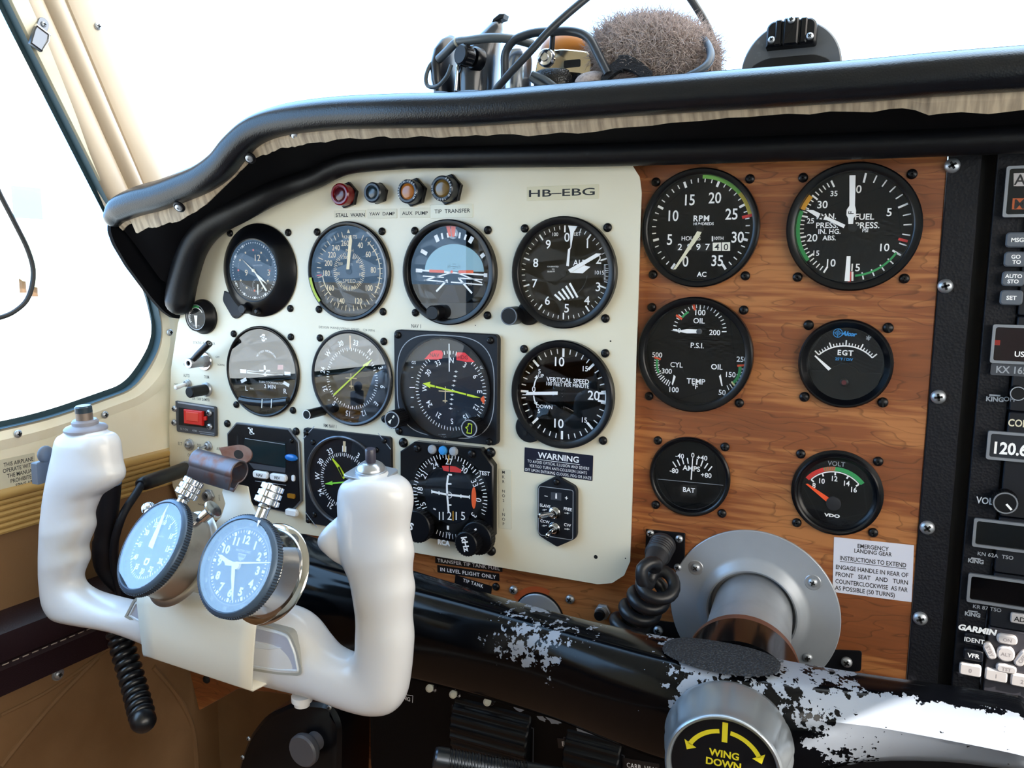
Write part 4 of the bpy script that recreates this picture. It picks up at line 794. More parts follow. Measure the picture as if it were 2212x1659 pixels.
toggle('white-tipped toggle switch beside the black trim knob', 407, 828, 377, 838, 13, 2.8, 2.0, STEEL, WHT, 3.6)
o = thing('rotary_switch', 'plain black rotary knob left of the turn coordinator', 'knob', pos(447, 841)); mb = MB(); mb.lathe([(6.4, 0), (6.4, 1.6), (5.6, 2.6), (0, 2.6)], STEEL, None, 28); mb.build('collar', o); knob(o, 0, 0, 2, 5.0, 19, 'cap')
toggle('chrome toggle switch marked A/P with its lever pointing left', 451, 963, 427, 970, 11, 3.0, 1.3)
toggle('chrome toggle switch marked ELT with its lever pointing at the seats', 410, 960, 406, 959, 9, 3.6, 1.4, STEEL, None, 5.6)
# ---- emergency beacon switch
p = at(420, 905, YL); o = thing('beacon_switch', 'small dark plate with a red rocker switch on the left edge of the cream panel', 'switch', (p.x, YL, p.z))
def bp(u, v, h=0): return Lp(u, v, YL - h, (p.x, p.z))
mb = MB(); mb.prism(ol([bp(*q, 2) for q in ((380, 866), (466, 879), (467, 943), (383, 932))], 2), 0, 3, DGREY, None, .4)
mb.poly([bp(*q, 3) for q in ((386, 880), (462, 890), (462, 926), (386, 918))], 3.06, SLOT); mb.text('ELT ON', bp(398, 927, 3), 2.0, 3.1, GREY, 3, .01); mb.text('ARM', bp(420, 930, 3), 2.0, 3.1, GREY, 3, .01); mb.seg(bp(430, 932, 3), bp(463, 936, 3), .5, 3.1, GREY); mb.seg(bp(432, 936, 3), bp(463, 940, 3), .5, 3.1, GREY); mb.seg(bp(384, 869, 3), bp(462, 881, 3), 1.4, 3.1, GREY); mb.build('plate', o)
mb = MB(); mb.prism([bp(*q, 6) for q in ((396, 884), (436, 889), (436, 920), (397, 915))], 3, 6.4, mat('rocker_red', 'cf2420', .4), None, .8); mb.prism([bp(*q, 7) for q in ((401, 889), (428, 892), (428, 912), (402, 909))], 6, 7.2, mat('rocker_red_worn', 'd6402f', .45), None, .5); tag(mb.build('rocker', o), 'red rocker')
mb = MB(); mb.prism([bp(*q, 4) for q in ((439, 900), (446, 899), (446, 908), (439, 908))], 3, 4.6, MATS['rocker_red']); tag(mb.build('indicator', o), 'small red indicator')
for u, v in ((376, 883), (451, 892), (375, 913), (452, 922)): a, b = bp(u, v, 4); screw(o, a, b, 3, 'zinc', 3.0)
# ---- microphone plug with its lead, and the open jack
a, b = at(405, 1012, YL), at(305, 1046, -95)
o = thing('microphone_plug', 'black plug with a trailing lead stuck in the upper jack of the cream panel', 'plug', (a.x, YL, a.z), Matrix.Identity(4)); mb = MB(); O = Vector((a.x, YL, a.z))
e = b - O; d = e.normalized(); mb.tube([d * 1, d * 6], [7.5, 7.5], STEEL, 20); mb.build('collar', o)
mb = MB(); mb.tube([d * 5, d * 14, e * .92, e, e * 1.02], [6.4, 6.6, 6.0, 5.2, 3.5], BLK, 20); mb.build('body', o)
mb = MB(); c1 = at(262, 1120, -120) - O; c2 = at(245, 1200, -120) - O; c3 = at(262, 1300, -110) - O; mb.tube(spline([e * .99, e * 1.1 + Vector((0, 0, -6)), c1, c2, c3], 8), 3.2, BLK2, 12); mb.build('lead', o)
o = thing('phone_jack', 'open chrome phone jack at the lower corner of the cream panel', 'jack', pos(453, 1070)); mb = MB(); mb.prism([(6.4 * math.cos(math.radians(a)), 6.4 * math.sin(math.radians(a))) for a in range(0, 360, 60)], 0, 2.2, STEEL, None, .4); mb.build('nut', o)
mb = MB(); mb.lathe([(4.6, 2), (4.6, 5.4), (4.2, 5.8), (2.6, 5.8), (2.6, 2.3)], STEEL, None, 24); mb.disc(2.7, 2.4, SLOT, None, 20); mb.build('barrel', o)
# ---- slaving unit
p = at(1201, 1106, YL); o = thing('compass_slaving_unit', 'black hexagonal switch plate marked SLAVE and FREE with two chrome toggles', 'control panel', (p.x, YL, p.z)); SP = p
S_ = (1060, 930, .18085)
def sp_(x, y, h=4): return Lp(S_[0] + x * S_[2], S_[1] + y * S_[2], YL - h, (SP.x, SP.z))
mb = MB(); mb.prism(ol([sp_(*q) for q in ((780, 545), (1000, 670), (1025, 720), (1022, 1250), (1000, 1300), (790, 1392), (580, 1260), (557, 1200), (557, 680), (580, 645))], 1.5), 0, 4, BLK2, None, .5)
fr = [sp_(*q) for q in ((590, 665), (970, 712), (985, 730), (980, 1290), (960, 1306), (600, 1248), (570, 1210), (572, 690))]; mb.pline(fr + fr[:1], .5, 4.08, GREY); mb.poly([sp_(*q) for q in ((720, 735), (845, 745), (843, 838), (718, 825))], 4.06, DGREY); mb.poly([sp_(*q) for q in ((775, 750), (790, 750), (792, 815), (772, 812))], 4.1, WHT)
for t, x, y, s_ in (('\u2013', 662, 775, 3.4), ('+', 905, 805, 3.4), ('SLAVE', 650, 898, 2.3), ('FREE', 922, 938, 2.3), ('CCW', 648, 1085, 2.2), ('CW', 918, 1128, 2.3)): mb.text(t, sp_(x, y), s_, 4.1, WHT, 3, .02)
for x0, x1, y in ((672, 615, 945), (880, 945, 985), (672, 610, 1135), (880, 945, 1175)): a, b = sp_(x0, y), sp_(x1, y + 4); mb.seg(a, b, .5, 4.1, WHT); mb.seg(((a[0] + b[0]) / 2, (a[1] + b[1]) / 2), b, 1.6, 4.1, WHT, w2=.2)
mb.build('plate', o); a, b = sp_(785, 615); screw(o, a, b, 4, 'black', 2.4)
toggle('', S_[0] + 790 * S_[2], S_[1] + 965 * S_[2], S_[0] + 570 * S_[2], S_[1] + 1025 * S_[2], 13, 3.6, 2.0, CHROME, None, 4.8, y=YL, parent=o, base=4)
toggle('', S_[0] + 785 * S_[2], S_[1] + 1150 * S_[2], S_[0] + 672 * S_[2], S_[1] + 1262 * S_[2], 14, 3.6, 1.5, CHROME, None, 4.8, y=YL, parent=o, base=4)
# ================================================================ cabin shell
XL = -490.0
def struct(o, label=None): o['kind'] = 'structure'; return tag(o, label)
SIDE = mat('side_cream', 'f8f0d8', .42, coat=.15, noise=(14, 'eee0bb', .5, .8)); PILLAR = mat('pillar_beige', 'c8b9a4', .4, coat=.2); GASK = mat('gasket_rubber', '24404a', .6); RUB = mat('black_rubber', '111316', .5)
LEATH = mat('tan_leather', '80603f', .75, bump=('noise', 700, .35, .4), noise=(9, '674828', .4, .7)); BOLST = mat('bolster_maroon', '23151b', .35, bump=('voronoi', 900, .3, .3)); RIBT = mat('ribbed_tan', 'b9975a', .5)
HEAD = mat('headliner', 'cfc9ba', .8); CARP = mat('carpet_brown', '4a3524', .95, bump=('noise', 900, .6, 1.0)); DARK = mat('dark_interior', '0c0c10', .7)
def yz(u, v, x=XL): p = onx(u, v, x); return (p.y, p.z)
# window opening of the pilot's side, drawn in the wall's own plane (y, z)
win_in = [(-640, 250), (-180, 250), (-135.7, 161), (-54, 13.6), (-17, -50), (-9.5, -86), (-14, -104), (-25.9, -120), (-44.9, -138), (-125, -151.4), (-640, -174)]
win_out = [(-700, 300), (-180, 300), (-111, 174), (-36, 30), (-2, -40), (6, -90), (5, -112), (-2, -134), (-30, -152), (-131, -168), (-700, -192)]
def yzpath(P, r, k): return [(p.x, p.y) for p in round_path([Vector((a, b, 0)) for a, b in P] + [Vector((*P[0], 0))], r, k)][:-1]
def yz_ring(A, B, xa, xb, m, mb):          # band between two closed loops of equal length
    n = len(A); vs = [(xa, *p) for p in A] + [(xb, *p) for p in B]
    mb.add(vs, [(i, (i + 1) % n, n + (i + 1) % n, n + i) for i in range(n)], m)
A = yzpath(win_in, 26, 5); B = yzpath(win_out, 26, 5)
mb = MB(); M1 = [((a[0] * .5 + b[0] * .5), (a[1] * .5 + b[1] * .5)) for a, b in zip(A, B)]; M0 = [((a[0] * .88 + b[0] * .12), (a[1] * .88 + b[1] * .12)) for a, b in zip(A, B)]
yz_ring(A, M0, XL - 9, XL - 1.5, SIDE, mb); yz_ring(M0, M1, XL - 1.5, XL + 1.5, SIDE, mb); yz_ring(M1, B, XL + 1.5, XL - .5, SIDE, mb)
wf = struct(mb.build('window_1', None, 60), 'cream frame round the pilot\'s side window')
mb = MB(); A2 = [p for p in inset(list(reversed(A)), 4.5)][::-1] if False else A
cxm, czm = -400, 40
A2 = [(y + (cxm - y) * .0 + (4.5 if y < -400 else -3.0), z + (4.0 if z < 0 else -2.0)) for y, z in A]
yz_ring(A, A2, XL - 9, XL - 9.6, GASK, mb); yz_ring(A, A, XL - 1, XL - 14, GASK, mb); mb.build('window_gasket', wf)
mb = MB(); mb.add([(XL - 12, *p) for p in A], [tuple(range(len(A)))], PANE); tag(mb.build('window_pane', wf), 'clear side window pane')
mb = MB(); vp = [yz(u, v, XL - 11) for u, v in ((-60, 300), (0, 420), (30, 478), (60, 540), (72, 590), (62, 640), (38, 668), (0, 686), (-80, 700), (-170, 640), (-190, 450), (-140, 330))]
pth = spline([(XL - 11, *p) for p in vp[-2:] + vp + vp[:2]], 6)[12:12 + 6 * len(vp)]; mb.tube(pth, 1.9, RUB, 8, True); tag(mb.build('vent_window_seal', wf), 'thin black seal of the small vent window')
for u, v in ((226, 896), (38, 937), (366, 718)): p = onx(u, v, XL + 1.5); s_ = screw(wf, p.x, p.y, p.z, 'zinc', 3.2); s_.matrix_basis = Matrix.Translation(p * MM) @ Matrix.Rotation(PI / 2, 4, 'Y')
# wall below and round the window
def wallpatch(mb, P, x0, x1, m):
    Q = [(-b, c) for b, c in P]            # look along -x: (right = -y... keeps the outline readable)
    T = Matrix(((0, 0, 1, 0), (-1, 0, 0, 0), (0, 1, 0, 0), (0, 0, 0, 1))); mb.prism(Q, x0, x1, m, T)
mb = MB(); wallpatch(mb, [(-900, -188), (-700, -186), (-172, -166), (-131, -163), (-30, -147), (-7, -130), (0, -112), (1, -90), (-7, -40), (-25, 0), (60, 60), (60, -214), (-900, -214)], XL - 12, XL - 1, SIDE)
wallpatch(mb, [(-1500, 330), (-700, 330), (-700, -192), (-900, -214), (-1500, -214)], XL - 12, XL - 1, SIDE); wallpatch(mb, [(-700, 300), (-180, 300), (-180, 345), (-700, 345)], XL - 12, XL - 1, SIDE)
wallpatch(mb, [(60, -214), (60, -640), (-1500, -640), (-1500, -214)], XL - 14, XL - 3, LEATH)
wl = struct(mb.build('wall_left', None, 40), 'cream left cabin wall with tan leather lower half')
mb = MB()                                   # ribbed tan strip
for i in range(6): z = -209 - i * 4.6; mb.tube([(XL - 1, 40, z), (XL - 1, -900, z - 4)], 2.3, RIBT, 8)
mb.tube([(XL - .5, 40, -203), (XL - .5, -900, -207)], 4.2, RIBT, 10); struct(mb.build('trim_1', None), 'ribbed tan strip along the left wall')
mb = MB()                                   # dark padded bolster
sec = [(XL - 3, -296), (XL + 12, -298), (XL + 22, -304), (XL + 25, -315), (XL + 25, -324), (XL + 22, -327), (XL + 24, -331), (XL + 22, -352), (XL + 6, -356), (XL - 3, -357)]
mb.loft([[(x, y, z + (y + 150) * -.02) for x, z in sec] for y in (40, -60, -160, -260, -900)], BOLST); mb.build('side_bolster', None, 30)
tag(bpy.data.objects['side_bolster'], 'dark maroon padded bolster along the lower left wall', 'armrest')
so = mb = MB()
for i in range(40): y = 30 - i * 8.0; mb.tube([(XL + 25.2, y, -326.5 + (y + 150) * -.02), (XL + 25.2, y - 5, -326.5 + (y - 5 + 150) * -.02)], .45, mat('thread', '9a8a80', .8), 6)
mb.build('stitching', bpy.data.objects['side_bolster'])
def wall_screw(u, v, x, label): p = onx(u, v, x); o = thing('trim_screw', label, 'screw', p, Matrix.Rotation(PI / 2, 4, 'Y')); mb = MB(); mb.lathe([(5.4, 0), (5.4, 1), (3.4, 1.3)], STEEL, None, 24); mb.build('washer', o); screw(o, 0, 0, 1, 'zinc', 3.6)
wall_screw(124, 1456, XL - 2, 'steel screw with a cup washer in the tan leather below the bolster'); 
# folds of the leather lining: raised welts that run over the wall
mb = MB()
for P, r in ((((0, 1545), (90, 1500), (160, 1455), (235, 1400)), 2.0), (((0, 1655), (60, 1580), (130, 1500), (210, 1420)), 3.0), (((330, 1440), (380, 1500), (415, 1570), (425, 1659)), 3.0)):
    mb.tube(spline([onx(u, v, XL - 3.5) for u, v in P], 6), r, LEATH, 8)
mb.build('lining_welt', wl)
# sidewall sticker
p = onx(18, 1030, XL - .6); o = thing('sidewall_placard', 'pale sticker with black capitals on the left wall', 'placard', (XL - 1, p.y, p.z), Matrix.Rotation(PI / 2, 4, 'Z') @ PANEL_ROT); mb = MB(); mb.prism(rrect(62, 29, 1, 3, -8, 0), .02, .3, LBL)
for i, t in enumerate(('THIS AIRPLANE', 'OPERATE WITH', 'THE MANUAL', 'PROHIBITED', 'SPINS ARE')): mb.text(t, (21.5, 10 - i * 4.6), 3.3, .35, INK, 0, .01, align=-1, wide=.8)
mb.build('plate', o)
# windscreen post: a folded beige pressing in three strips
def post(mb, prof, m):
    lo, hi = (0, 0), (0, 0); rings = []
    for z in (-30, 30, 100, 174, 250, 330):
        y0 = -36.6 - (z - 30.3) * .505; rings.append([(x, y0 + dy + (z - 30) * k, z) for x, dy, k in prof])
    mb.loft(rings, m, False, False)
mb = MB()
post(mb, [(XL - 8, -27, .03), (XL - 1, -24, .03), (XL + 2, -18, .02), (XL + 2, -6, 0), (XL + .5, -1.2, 0), (XL - 3, -.6, 0)], PILLAR)
post(mb, [(XL - 3, -.2, 0), (XL + 1, .8, 0), (XL + 5, 5, 0), (XL + 6.5, 10, 0), (XL + 4, 15, 0), (XL - 1, 18.6, .02), (XL - 4, 19, .02)], PILLAR)
post(mb, [(XL - 4, 19.8, .02), (XL, 20.4, .02), (XL + 2, 24, .02), (XL + 2, 38, .03), (XL + 1, 51, .04), (XL - 3, 56, .04)], PILLAR)
tr = struct(mb.build('trim_2', None, 50), 'beige windscreen post in three folded strips')
for u, v, x in ((255, 433, XL + 2), (210, 57, XL + 2)): p = onx(u, v, x); s_ = screw(tr, 0, 0, 0, 'zinc', 3.0); s_.matrix_basis = Matrix.Translation(p * MM) @ Matrix.Rotation(PI / 2, 4, 'Y')
# latch clip on the post
p = onx(85, 72, XL + 2.2); o = thing('spring_clip', 'small steel spring clip screwed to the beige windscreen post', 'clip', p, Matrix(((0, 0, 1), (-1, 0, 0), (0, 1, 0))).to_4x4() @ Matrix.Rotation(.42, 4, 'Z'))
mb = MB(); mb.prism(rrect(9, 12, 4, 4, 0, 7), 0, 1, DSTEEL, None, .2); mb.build('tab', o); screw(o, 0, 8, 1, 'zinc', 2.2)
mb = MB(); mb.prism([(-5.5, 2), (5.5, 2), (6, -1), (5.2, -13), (-5.2, -13), (-6, -1)], 0, 3.4, DSTEEL, None, .8); mb.tube([(-6, 2.5, 3), (6, 2.5, 3)], 1.3, CHROME, 10); mb.tube([(-5, 2, 3.6), (-6, -3, 4), (-4.5, -12, 3.6)], .6, CHROME, 8); mb.build('flap', o)
# roof, right wall with the co-pilot's window, rear bulkhead, floor, windscreen
mb = MB(); mb.add([(-490, -180, 330), (-490, -1500, 330), (-330, -1500, 400), (400, -1500, 400), (600, -1500, 330), (600, -180, 330), (400, -105, 400), (-330, -105, 400)], [(0, 1, 2, 7), (7, 2, 3, 6), (6, 3, 4, 5)], HEAD); struct(mb.build('ceiling', None), 'pale headliner over the seats')
XR, ZR_TOP, YR_F = 600.0, 250.0, -60
mb = MB(); 
for q in (((XR, 80, -640), (XR, -1500, -640), (XR, -1500, -150), (XR, 80, -150)), ((XR, -1500, ZR_TOP), (XR, -560, ZR_TOP), (XR, -560, 330), (XR, -1500, 330)), ((XR, -1500, -150), (XR, -1200, -150), (XR, -1200, ZR_TOP), (XR, -1500, ZR_TOP)), ((XR, 80, -150), (XR, 80, 62), (XR, YR_F, 62), (XR, YR_F, -150)), ((XR, YR_F, 56), (XR, 80, 56), (XR, -180, 330), (XR, -560, 330), (XR, -560, 258), (XR, -320, 162), (XR, -152, 94))): mb.add(q, [tuple(range(len(q)))], SIDE)  # unseen wall; the window's sloped upper edge is shaped to limit the sun patch
struct(mb.build('wall_right', None), 'cream right cabin wall with the co-pilot\'s window')
mb = MB(); mb.add([(-490, -1500, -640), (600, -1500, -640), (600, -1500, 330), (400, -1500, 400), (-330, -1500, 400), (-490, -1500, 330)], [(0, 1, 2, 3, 4, 5)], HEAD); struct(mb.build('wall_back', None), 'rear bulkhead of the cabin')
mb = MB(); mb.add([(-490, -1500, -640), (600, -1500, -640), (600, 400, -640), (-490, 400, -640)], [(0, 1, 2, 3)], CARP); struct(mb.build('floor', None), 'brown carpeted cabin floor')
mb = MB(); mb.add([(-490, 330, -640), (600, 330, -640), (600, 330, 70), (-490, 330, 70)], [(0, 1, 2, 3)], DARK); struct(mb.build('wall_front', None), 'firewall behind the instrument panel')
mb = MB(); 
G_ = []
for t in range(13):
    a = t / 12; x = -492 + 1094 * a; bow = math.sin(PI * a); G_.append(((x, 60 + 330 * bow ** .6, 66), (x, -180 + 76 * min(1, bow * 2.2), 330 + 70 * min(1, bow * 2.2))))
mb.loft([[p for p, q in G_], [q for p, q in G_]], PANE, False, False); struct(mb.build('window_2', None), 'clear curved windscreen')
# ---- outside: apron, grass strip, hangar and trees beyond the left window
APR = mat('concrete_apron', 'c9c4b8', .9); 
mb = MB(); mb.add([(-60000, -60000, -1700), (60000, -60000, -1700), (60000, 60000, -1700), (-60000, 60000, -1700)], [(0, 1, 2, 3)], APR); struct(mb.build('ground', None), 'pale concrete apron outside')
mb = MB(); mb.box((-42000, 18000, -1680), (20000, 9000, 20), mat('dry_grass', 'e0d8a8', .95)); struct(mb.build('lawn', None), 'dry grass strip beyond the apron')
o = HG = deep(-60, 330, 46000)
o = thing('hangar', 'pale hangar building with blue windows seen through the side window', 'building', (HG.x - 6000, HG.y, -1700), Matrix.Identity(4)); mb = MB(); HW = mat('hangar_wall', 'd9dde0', .8)
mb.box((0, 0, 7000), (12000, 9000, 14000), HW); mb.build('wall', o)
for z in (5000, 9000):
    for y in (-3000, 0, 3000): mb = MB(); mb.box((6010, y, z), (60, 1800, 1800), mat('hangar_window', '57889f', .3)); mb.build('window', o)
    for x in (-4000, 0, 4000): mb = MB(); mb.box((x, -4510, z), (1800, 60, 1800), MATS['hangar_window']); mb.build('window', o)
for i, (x, y, s_) in enumerate((((onz(74, 640, -1700)).x, (onz(74, 640, -1700)).y, 900), ((onz(50, 632, -1700)).x, (onz(50, 632, -1700)).y, 1300))):
    o = thing('tree', ('small green tree outside beside the hangar', 'taller green tree outside, farther from the hangar')[i], 'tree', (x, y, -1700), Matrix.Identity(4)); mb = MB(); mb.tube([(0, 0, 0), (0, 0, s_)], 160, mat('bark', '5a4634', .9), 8); mb.build('trunk', o)
    mb = MB()
    for k in range(9): a = k * 2.4; mb.ball((math.cos(a) * s_ * .35, math.sin(a) * s_ * .35, s_ * (1 + .12 * k)), s_ * (.55 - .03 * k), mat('leaf_green', 'b9cfae', .9), 10, 7)
    mb.build('crown', o)
# ================================================================ glareshield
VINYL = mat('black_vinyl', '0a0d14', .3, spec=.45, bump=('voronoi', 1000, .35, .22)); VIN2 = mat('black_underside', '050509', .75, spec=.12); TORN = mat('torn_backing', 'b8a68e', .85, noise=(300, '6c5f52', .4, .78, (1, .12, .12)))
LRS = 1.13
lip_px = [(246, 466, -78, 8), (262, 447, -79, 10), (300, 431, -81, 10.5), (345, 419, -83, 10.5), (395, 400, -85, 10.5), (440, 380, -87, 10.5), (478, 352, -88, 10.5), (508, 316, -89, 10.5), (545, 282, -90, 10), (590, 262, -91, 9.6), (650, 250, -92, 9.6), (740, 241, -93, 9.6), (860, 237, -95, 9.6), (1000, 233.5, -95, 9.4), (1200, 219, -95, 9.4), (1500, 197, -95, 9.4), (1850, 172, -95, 9.4), (2212, 144, -95, 9.4)]
LIP = [at(u, v, y) for u, v, y, r in lip_px]; LR_ = [r * LRS for *_, r in lip_px]; LIP.append(Vector((420, -90, LIP[-1].z - 3))); LIP.append(Vector((596, -75, LIP[-1].z - 22))); LR_ += [10.6, 10.6]
inn_px = [(388, 650), (392, 622), (401, 584), (416, 538), (438, 502), (471, 473), (523, 446), (580, 419), (637, 398), (685, 382), (720, 364), (765, 350), (880, 340), (1000, 337), (1300, 332), (1700, 318), (2047, 305), (2212, 297)]
INN = [at(u, v, -27.5 if u < 590 else -23) for u, v in inn_px]; INN += [Vector((420, -23, INN[-1].z)), Vector((596, -20, INN[-1].z - 20))]
def resample(P, n):
    P = spline(P, 8); L = [0]
    for a, b in zip(P, P[1:]): L.append(L[-1] + (b - a).length)
    out = []; j = 0
    for i in range(n):
        t = L[-1] * i / (n - 1)
        while j < len(L) - 2 and L[j + 1] < t: j += 1
        f = (t - L[j]) / max(1e-9, L[j + 1] - L[j]); out.append(P[j].lerp(P[j + 1], f))
    return out
gs = thing('glareshield', 'black padded vinyl hood over the instrument panel with a torn lower edge', 'glareshield', (0, 0, 0), Matrix.Identity(4))
NL = 150; lipr = spline([Vector((r, 0, 0)) for r in LR_], 8); lp = spline(LIP, 8)
mb = MB(); rr_ = []
SEC = [(9, 9.6), (5, 10.2), (2, 10.0), (-2, 8.4), (-5.5, 6.6), (-8.2, 4.6), (-9.8, 1.8), (-10.3, -2), (-9.6, -6), (-7.4, -9.2), (-4, -10.6), (1, -10.8), (6, -9), (9, -4), (10, 3)]
SEC = [(p.x, p.y) for p in spline([Vector((a, b, 0)) for a, b in SEC + SEC[:1]], 3)[:-1]]
for i, (p, r) in enumerate(zip(lp, lipr)):
    t = (lp[min(len(lp) - 1, i + 1)] - lp[max(0, i - 1)]); nz = Vector((-t.z, 0, t.x)).normalized(); k = max(5, r.x) / 10.2
    rr_.append([p + Vector((0, a * k, 0)) + nz * b * k for a, b in SEC])
c0 = lp[0]; td = (lp[0] - lp[2]).normalized()
rr_ = [[c0 + td * h_ + (q - c0) * f for q in rr_[0]] for f, h_ in ((.05, 8.5), (.5, 7.6), (.8, 5.2), (.95, 2.4))] + rr_
mb.loft(rr_, VINYL); mb.build('padded_lip', gs, 70)
mb = MB(); deck = []
for p, r in zip(lp, lipr):
    t = max(0, min(1, (p.x + 470) / 120)); deck.append([p + Vector((0, 1, r.x * .96)), p + Vector((0, 14, r.x * .9)), Vector((p.x, p.y + 60, p.z + r.x * .7)), Vector((p.x * .985, 60 + 250 * t, p.z + r.x * .55 + 0 * t))])
mb.loft(deck, VINYL, False, False); mb.build('deck', gs)
mb = MB(); a_ = resample(LIP, NL); b_ = resample(INN, NL); rows = []
# match both edges by sideways position so the underside rules straight back
def bynorm(P, x):
    for a, b in zip(P, P[1:]):
        if a.x <= x <= b.x: return a.lerp(b, (x - a.x) / max(1e-6, b.x - a.x))
    return P[0] if x < P[0].x else P[-1]
li, ii = spline(LIP, 8), spline(INN, 8)
# pair by index of the key points: both lists were laid out to correspond
rows = [[a + Vector((0, 4, -6)), a.lerp(b, .35) + Vector((-3 if a.x < -380 else 0, 0, 2)), a.lerp(b, .75) + Vector((-4 if a.x < -380 else 0, 0, 1)), b + Vector((0, 6, 6))] for a, b in zip(li, ii)]
mb.loft(rows, VIN2, False, False); mb.build('underside', gs)
mb = MB(); RM = mat('black_vinyl_roll', '090a0f', .42, spec=.35, bump=('noise', 500, .4, .3)); mb.tube(ii, [8.5 + 4.0 * max(0, min(1, (-300 - p.x) / 80)) for p in ii], RM, 18); mb.ball(ii[0], 12.5, RM); mb.build('inner_roll', gs)
mb = MB(); fo = [onx(u, v, -468) for u, v in ((246, 462), (238, 478), (237, 500), (247, 528), (275, 575), (325, 642), (352, 672), (372, 686), (392, 689), (420, 650), (440, 560), (420, 470), (330, 430))]; wallpatch(mb, ol([(p.y, p.z) for p in fo], 3), -471, -467, VIN2); mb.build('side_flap', gs)
mb = MB(); rng = random.Random(3); rows = []; rows2 = []
for i, (a, b) in enumerate(zip(lp, ii)):
    if a.x < -462: continue
    wv = 9.5 + rng.random() * 1.0 + (10 * math.exp(-((a.x + 372) / 42) ** 2)) + (3 * math.exp(-((a.x + 440) / 30) ** 2)) - (1.8 if a.x > -120 else 0) - .9 * math.sin(a.x * .03) + .6 * math.sin(a.x * .21) + (2.0 if a.x > 120 else 0)
    if a.x < -446: wv *= .4
    d = (b - a); d.y = 0; d = d.normalized() if d.length > 1 else Vector((0, 0, -1)); d = (Vector((0, 0, -1)) * .55 + d * .45).normalized()
    rows.append([a + d * 9.6 + Vector((0, 1.5, 0)), a + d * (9.2 + wv * .5) + Vector((0, 2, 0)), a + d * (9.2 + wv) + Vector((0, 5, 0)), a + d * (8.8 + wv) + Vector((0, 6.5, .2)), a + d * 7 + Vector((0, 5, 0))])
mb.loft(rows, TORN, False, False); mb.build('torn_strip', gs, 20)
for u, v in ((388, 446), (540, 340), (640, 292)):
    p = at(u, v, -88); o2 = MB(); T = Matrix.Translation(p) @ Vector((.15, -.75, -.62)).to_track_quat('Z', 'Y').to_matrix().to_4x4(); o2.lathe([(4.6, 0), (4.6, 1.2), (3.6, 1.8), (3, 1.0)], BLK, T, 24); o2.lathe([(2.9, .8), (2.8, 2.2), (1.6, 2.8), (.9, 2.8), (.8, 2.0), (0, 2)], STEEL, T, 20); o2.build('trim_screw', gs)
p = at(390, 633, -28); o2 = MB(); T = Matrix.Translation(p + Vector((0, -6, 0))) @ PANEL_ROT; o2.lathe([(3.2, 0), (3, 1.2), (1.2, 1.8), (0, 1.6)], DSTEEL, T, 20); o2.build('trim_screw', gs)
# ================================================================ centre console strip and lower panels
CRK = mat('crackle_black', '0f1017', .55, spec=.3, bump=('voronoi', 600, .5, .4)); o = thing('console_frame', 'black crackle-finished frame beside the walnut panel with a column of steel screws', 'panel', (0, 0, 0))
mb = MB(); mb.prism([(146.6, 60), (164, 60), (164, -310), (146.6, -310)], -8, 1.4, CRK, None, .3); mb.build('edge_strip', o)
mb = MB(); mb.prism([(164, 60), (172, 60), (172, -310), (164, -310)], -14, -8, DARK); mb.build('channel', o)
mb = MB(); mb.prism([(172, 60), (189, 60), (187, -310), (172, -310)], -9, 4, CRK, None, .4); mb.build('rail', o)
for u, v in ((2057, 358), (2042, 618), (2027, 857), (2003, 1139), (1988, 1335)): p = at(u, v, -1.4); screw(o, p.x, p.z, 1.4, 'zinc', 4.4)
# ================================================================ radio stack
YR = -8.0
def unit(name, label, ztop, zbot, face=BLK2):
    o = thing(name, label, 'radio', (270, YR, (ztop + zbot) / 2)); mb = MB(); w, h_ = 162, ztop - zbot - .8
    mb.prism(rrect(w, h_, 1.2, 3), -30, 0, face, None, .5); global FP; FP = mb
    return o, (270, (ztop + zbot) / 2)
def rp(o, u, v, h=0): p = at(u, v, YR - h); return (p.x - o[0], p.z - o[1])
z_ = lambda u, v: at(u, v, YR).z
FRM = mat('radio_frame', '8f949c', .4, .5); KEY = mat('key_grey', '59606a', .5); KEYW = mat('key_pale', 'b9b4b4', .5); SCRN = mat('display_black', '07070a', .1); SCRR = mat('display_red_black', '1c0708', .12); REDL = mat('segment_red', '8c1c14', .4)
def screen(o, c, TL, BL, width, h, m=SCRN, fr=FRM, fw=1.6):
    a, b = rp(c, *TL), rp(c, *BL); x0 = (a[0] + b[0]) / 2; y1, y0 = a[1], b[1]
    mb = MB(); P = lambda d: rrect(width - 2 * d, y1 - y0 - 2 * d, 1.2, 3, x0 + width / 2, (y0 + y1) / 2)
    A, B = P(0), P(fw); n = len(A); mb.loft([[(x, y, 0) for x, y in A], [(x, y, h) for x, y in A], [(x, y, h) for x, y in B], [(x, y, h * .3) for x, y in B]], fr, True, False); df_ = mb.build('display_frame', o)
    mb = MB(); mb.prism(B, .02, h * .3, m); mb.build('display', df_); return x0, y0, y1
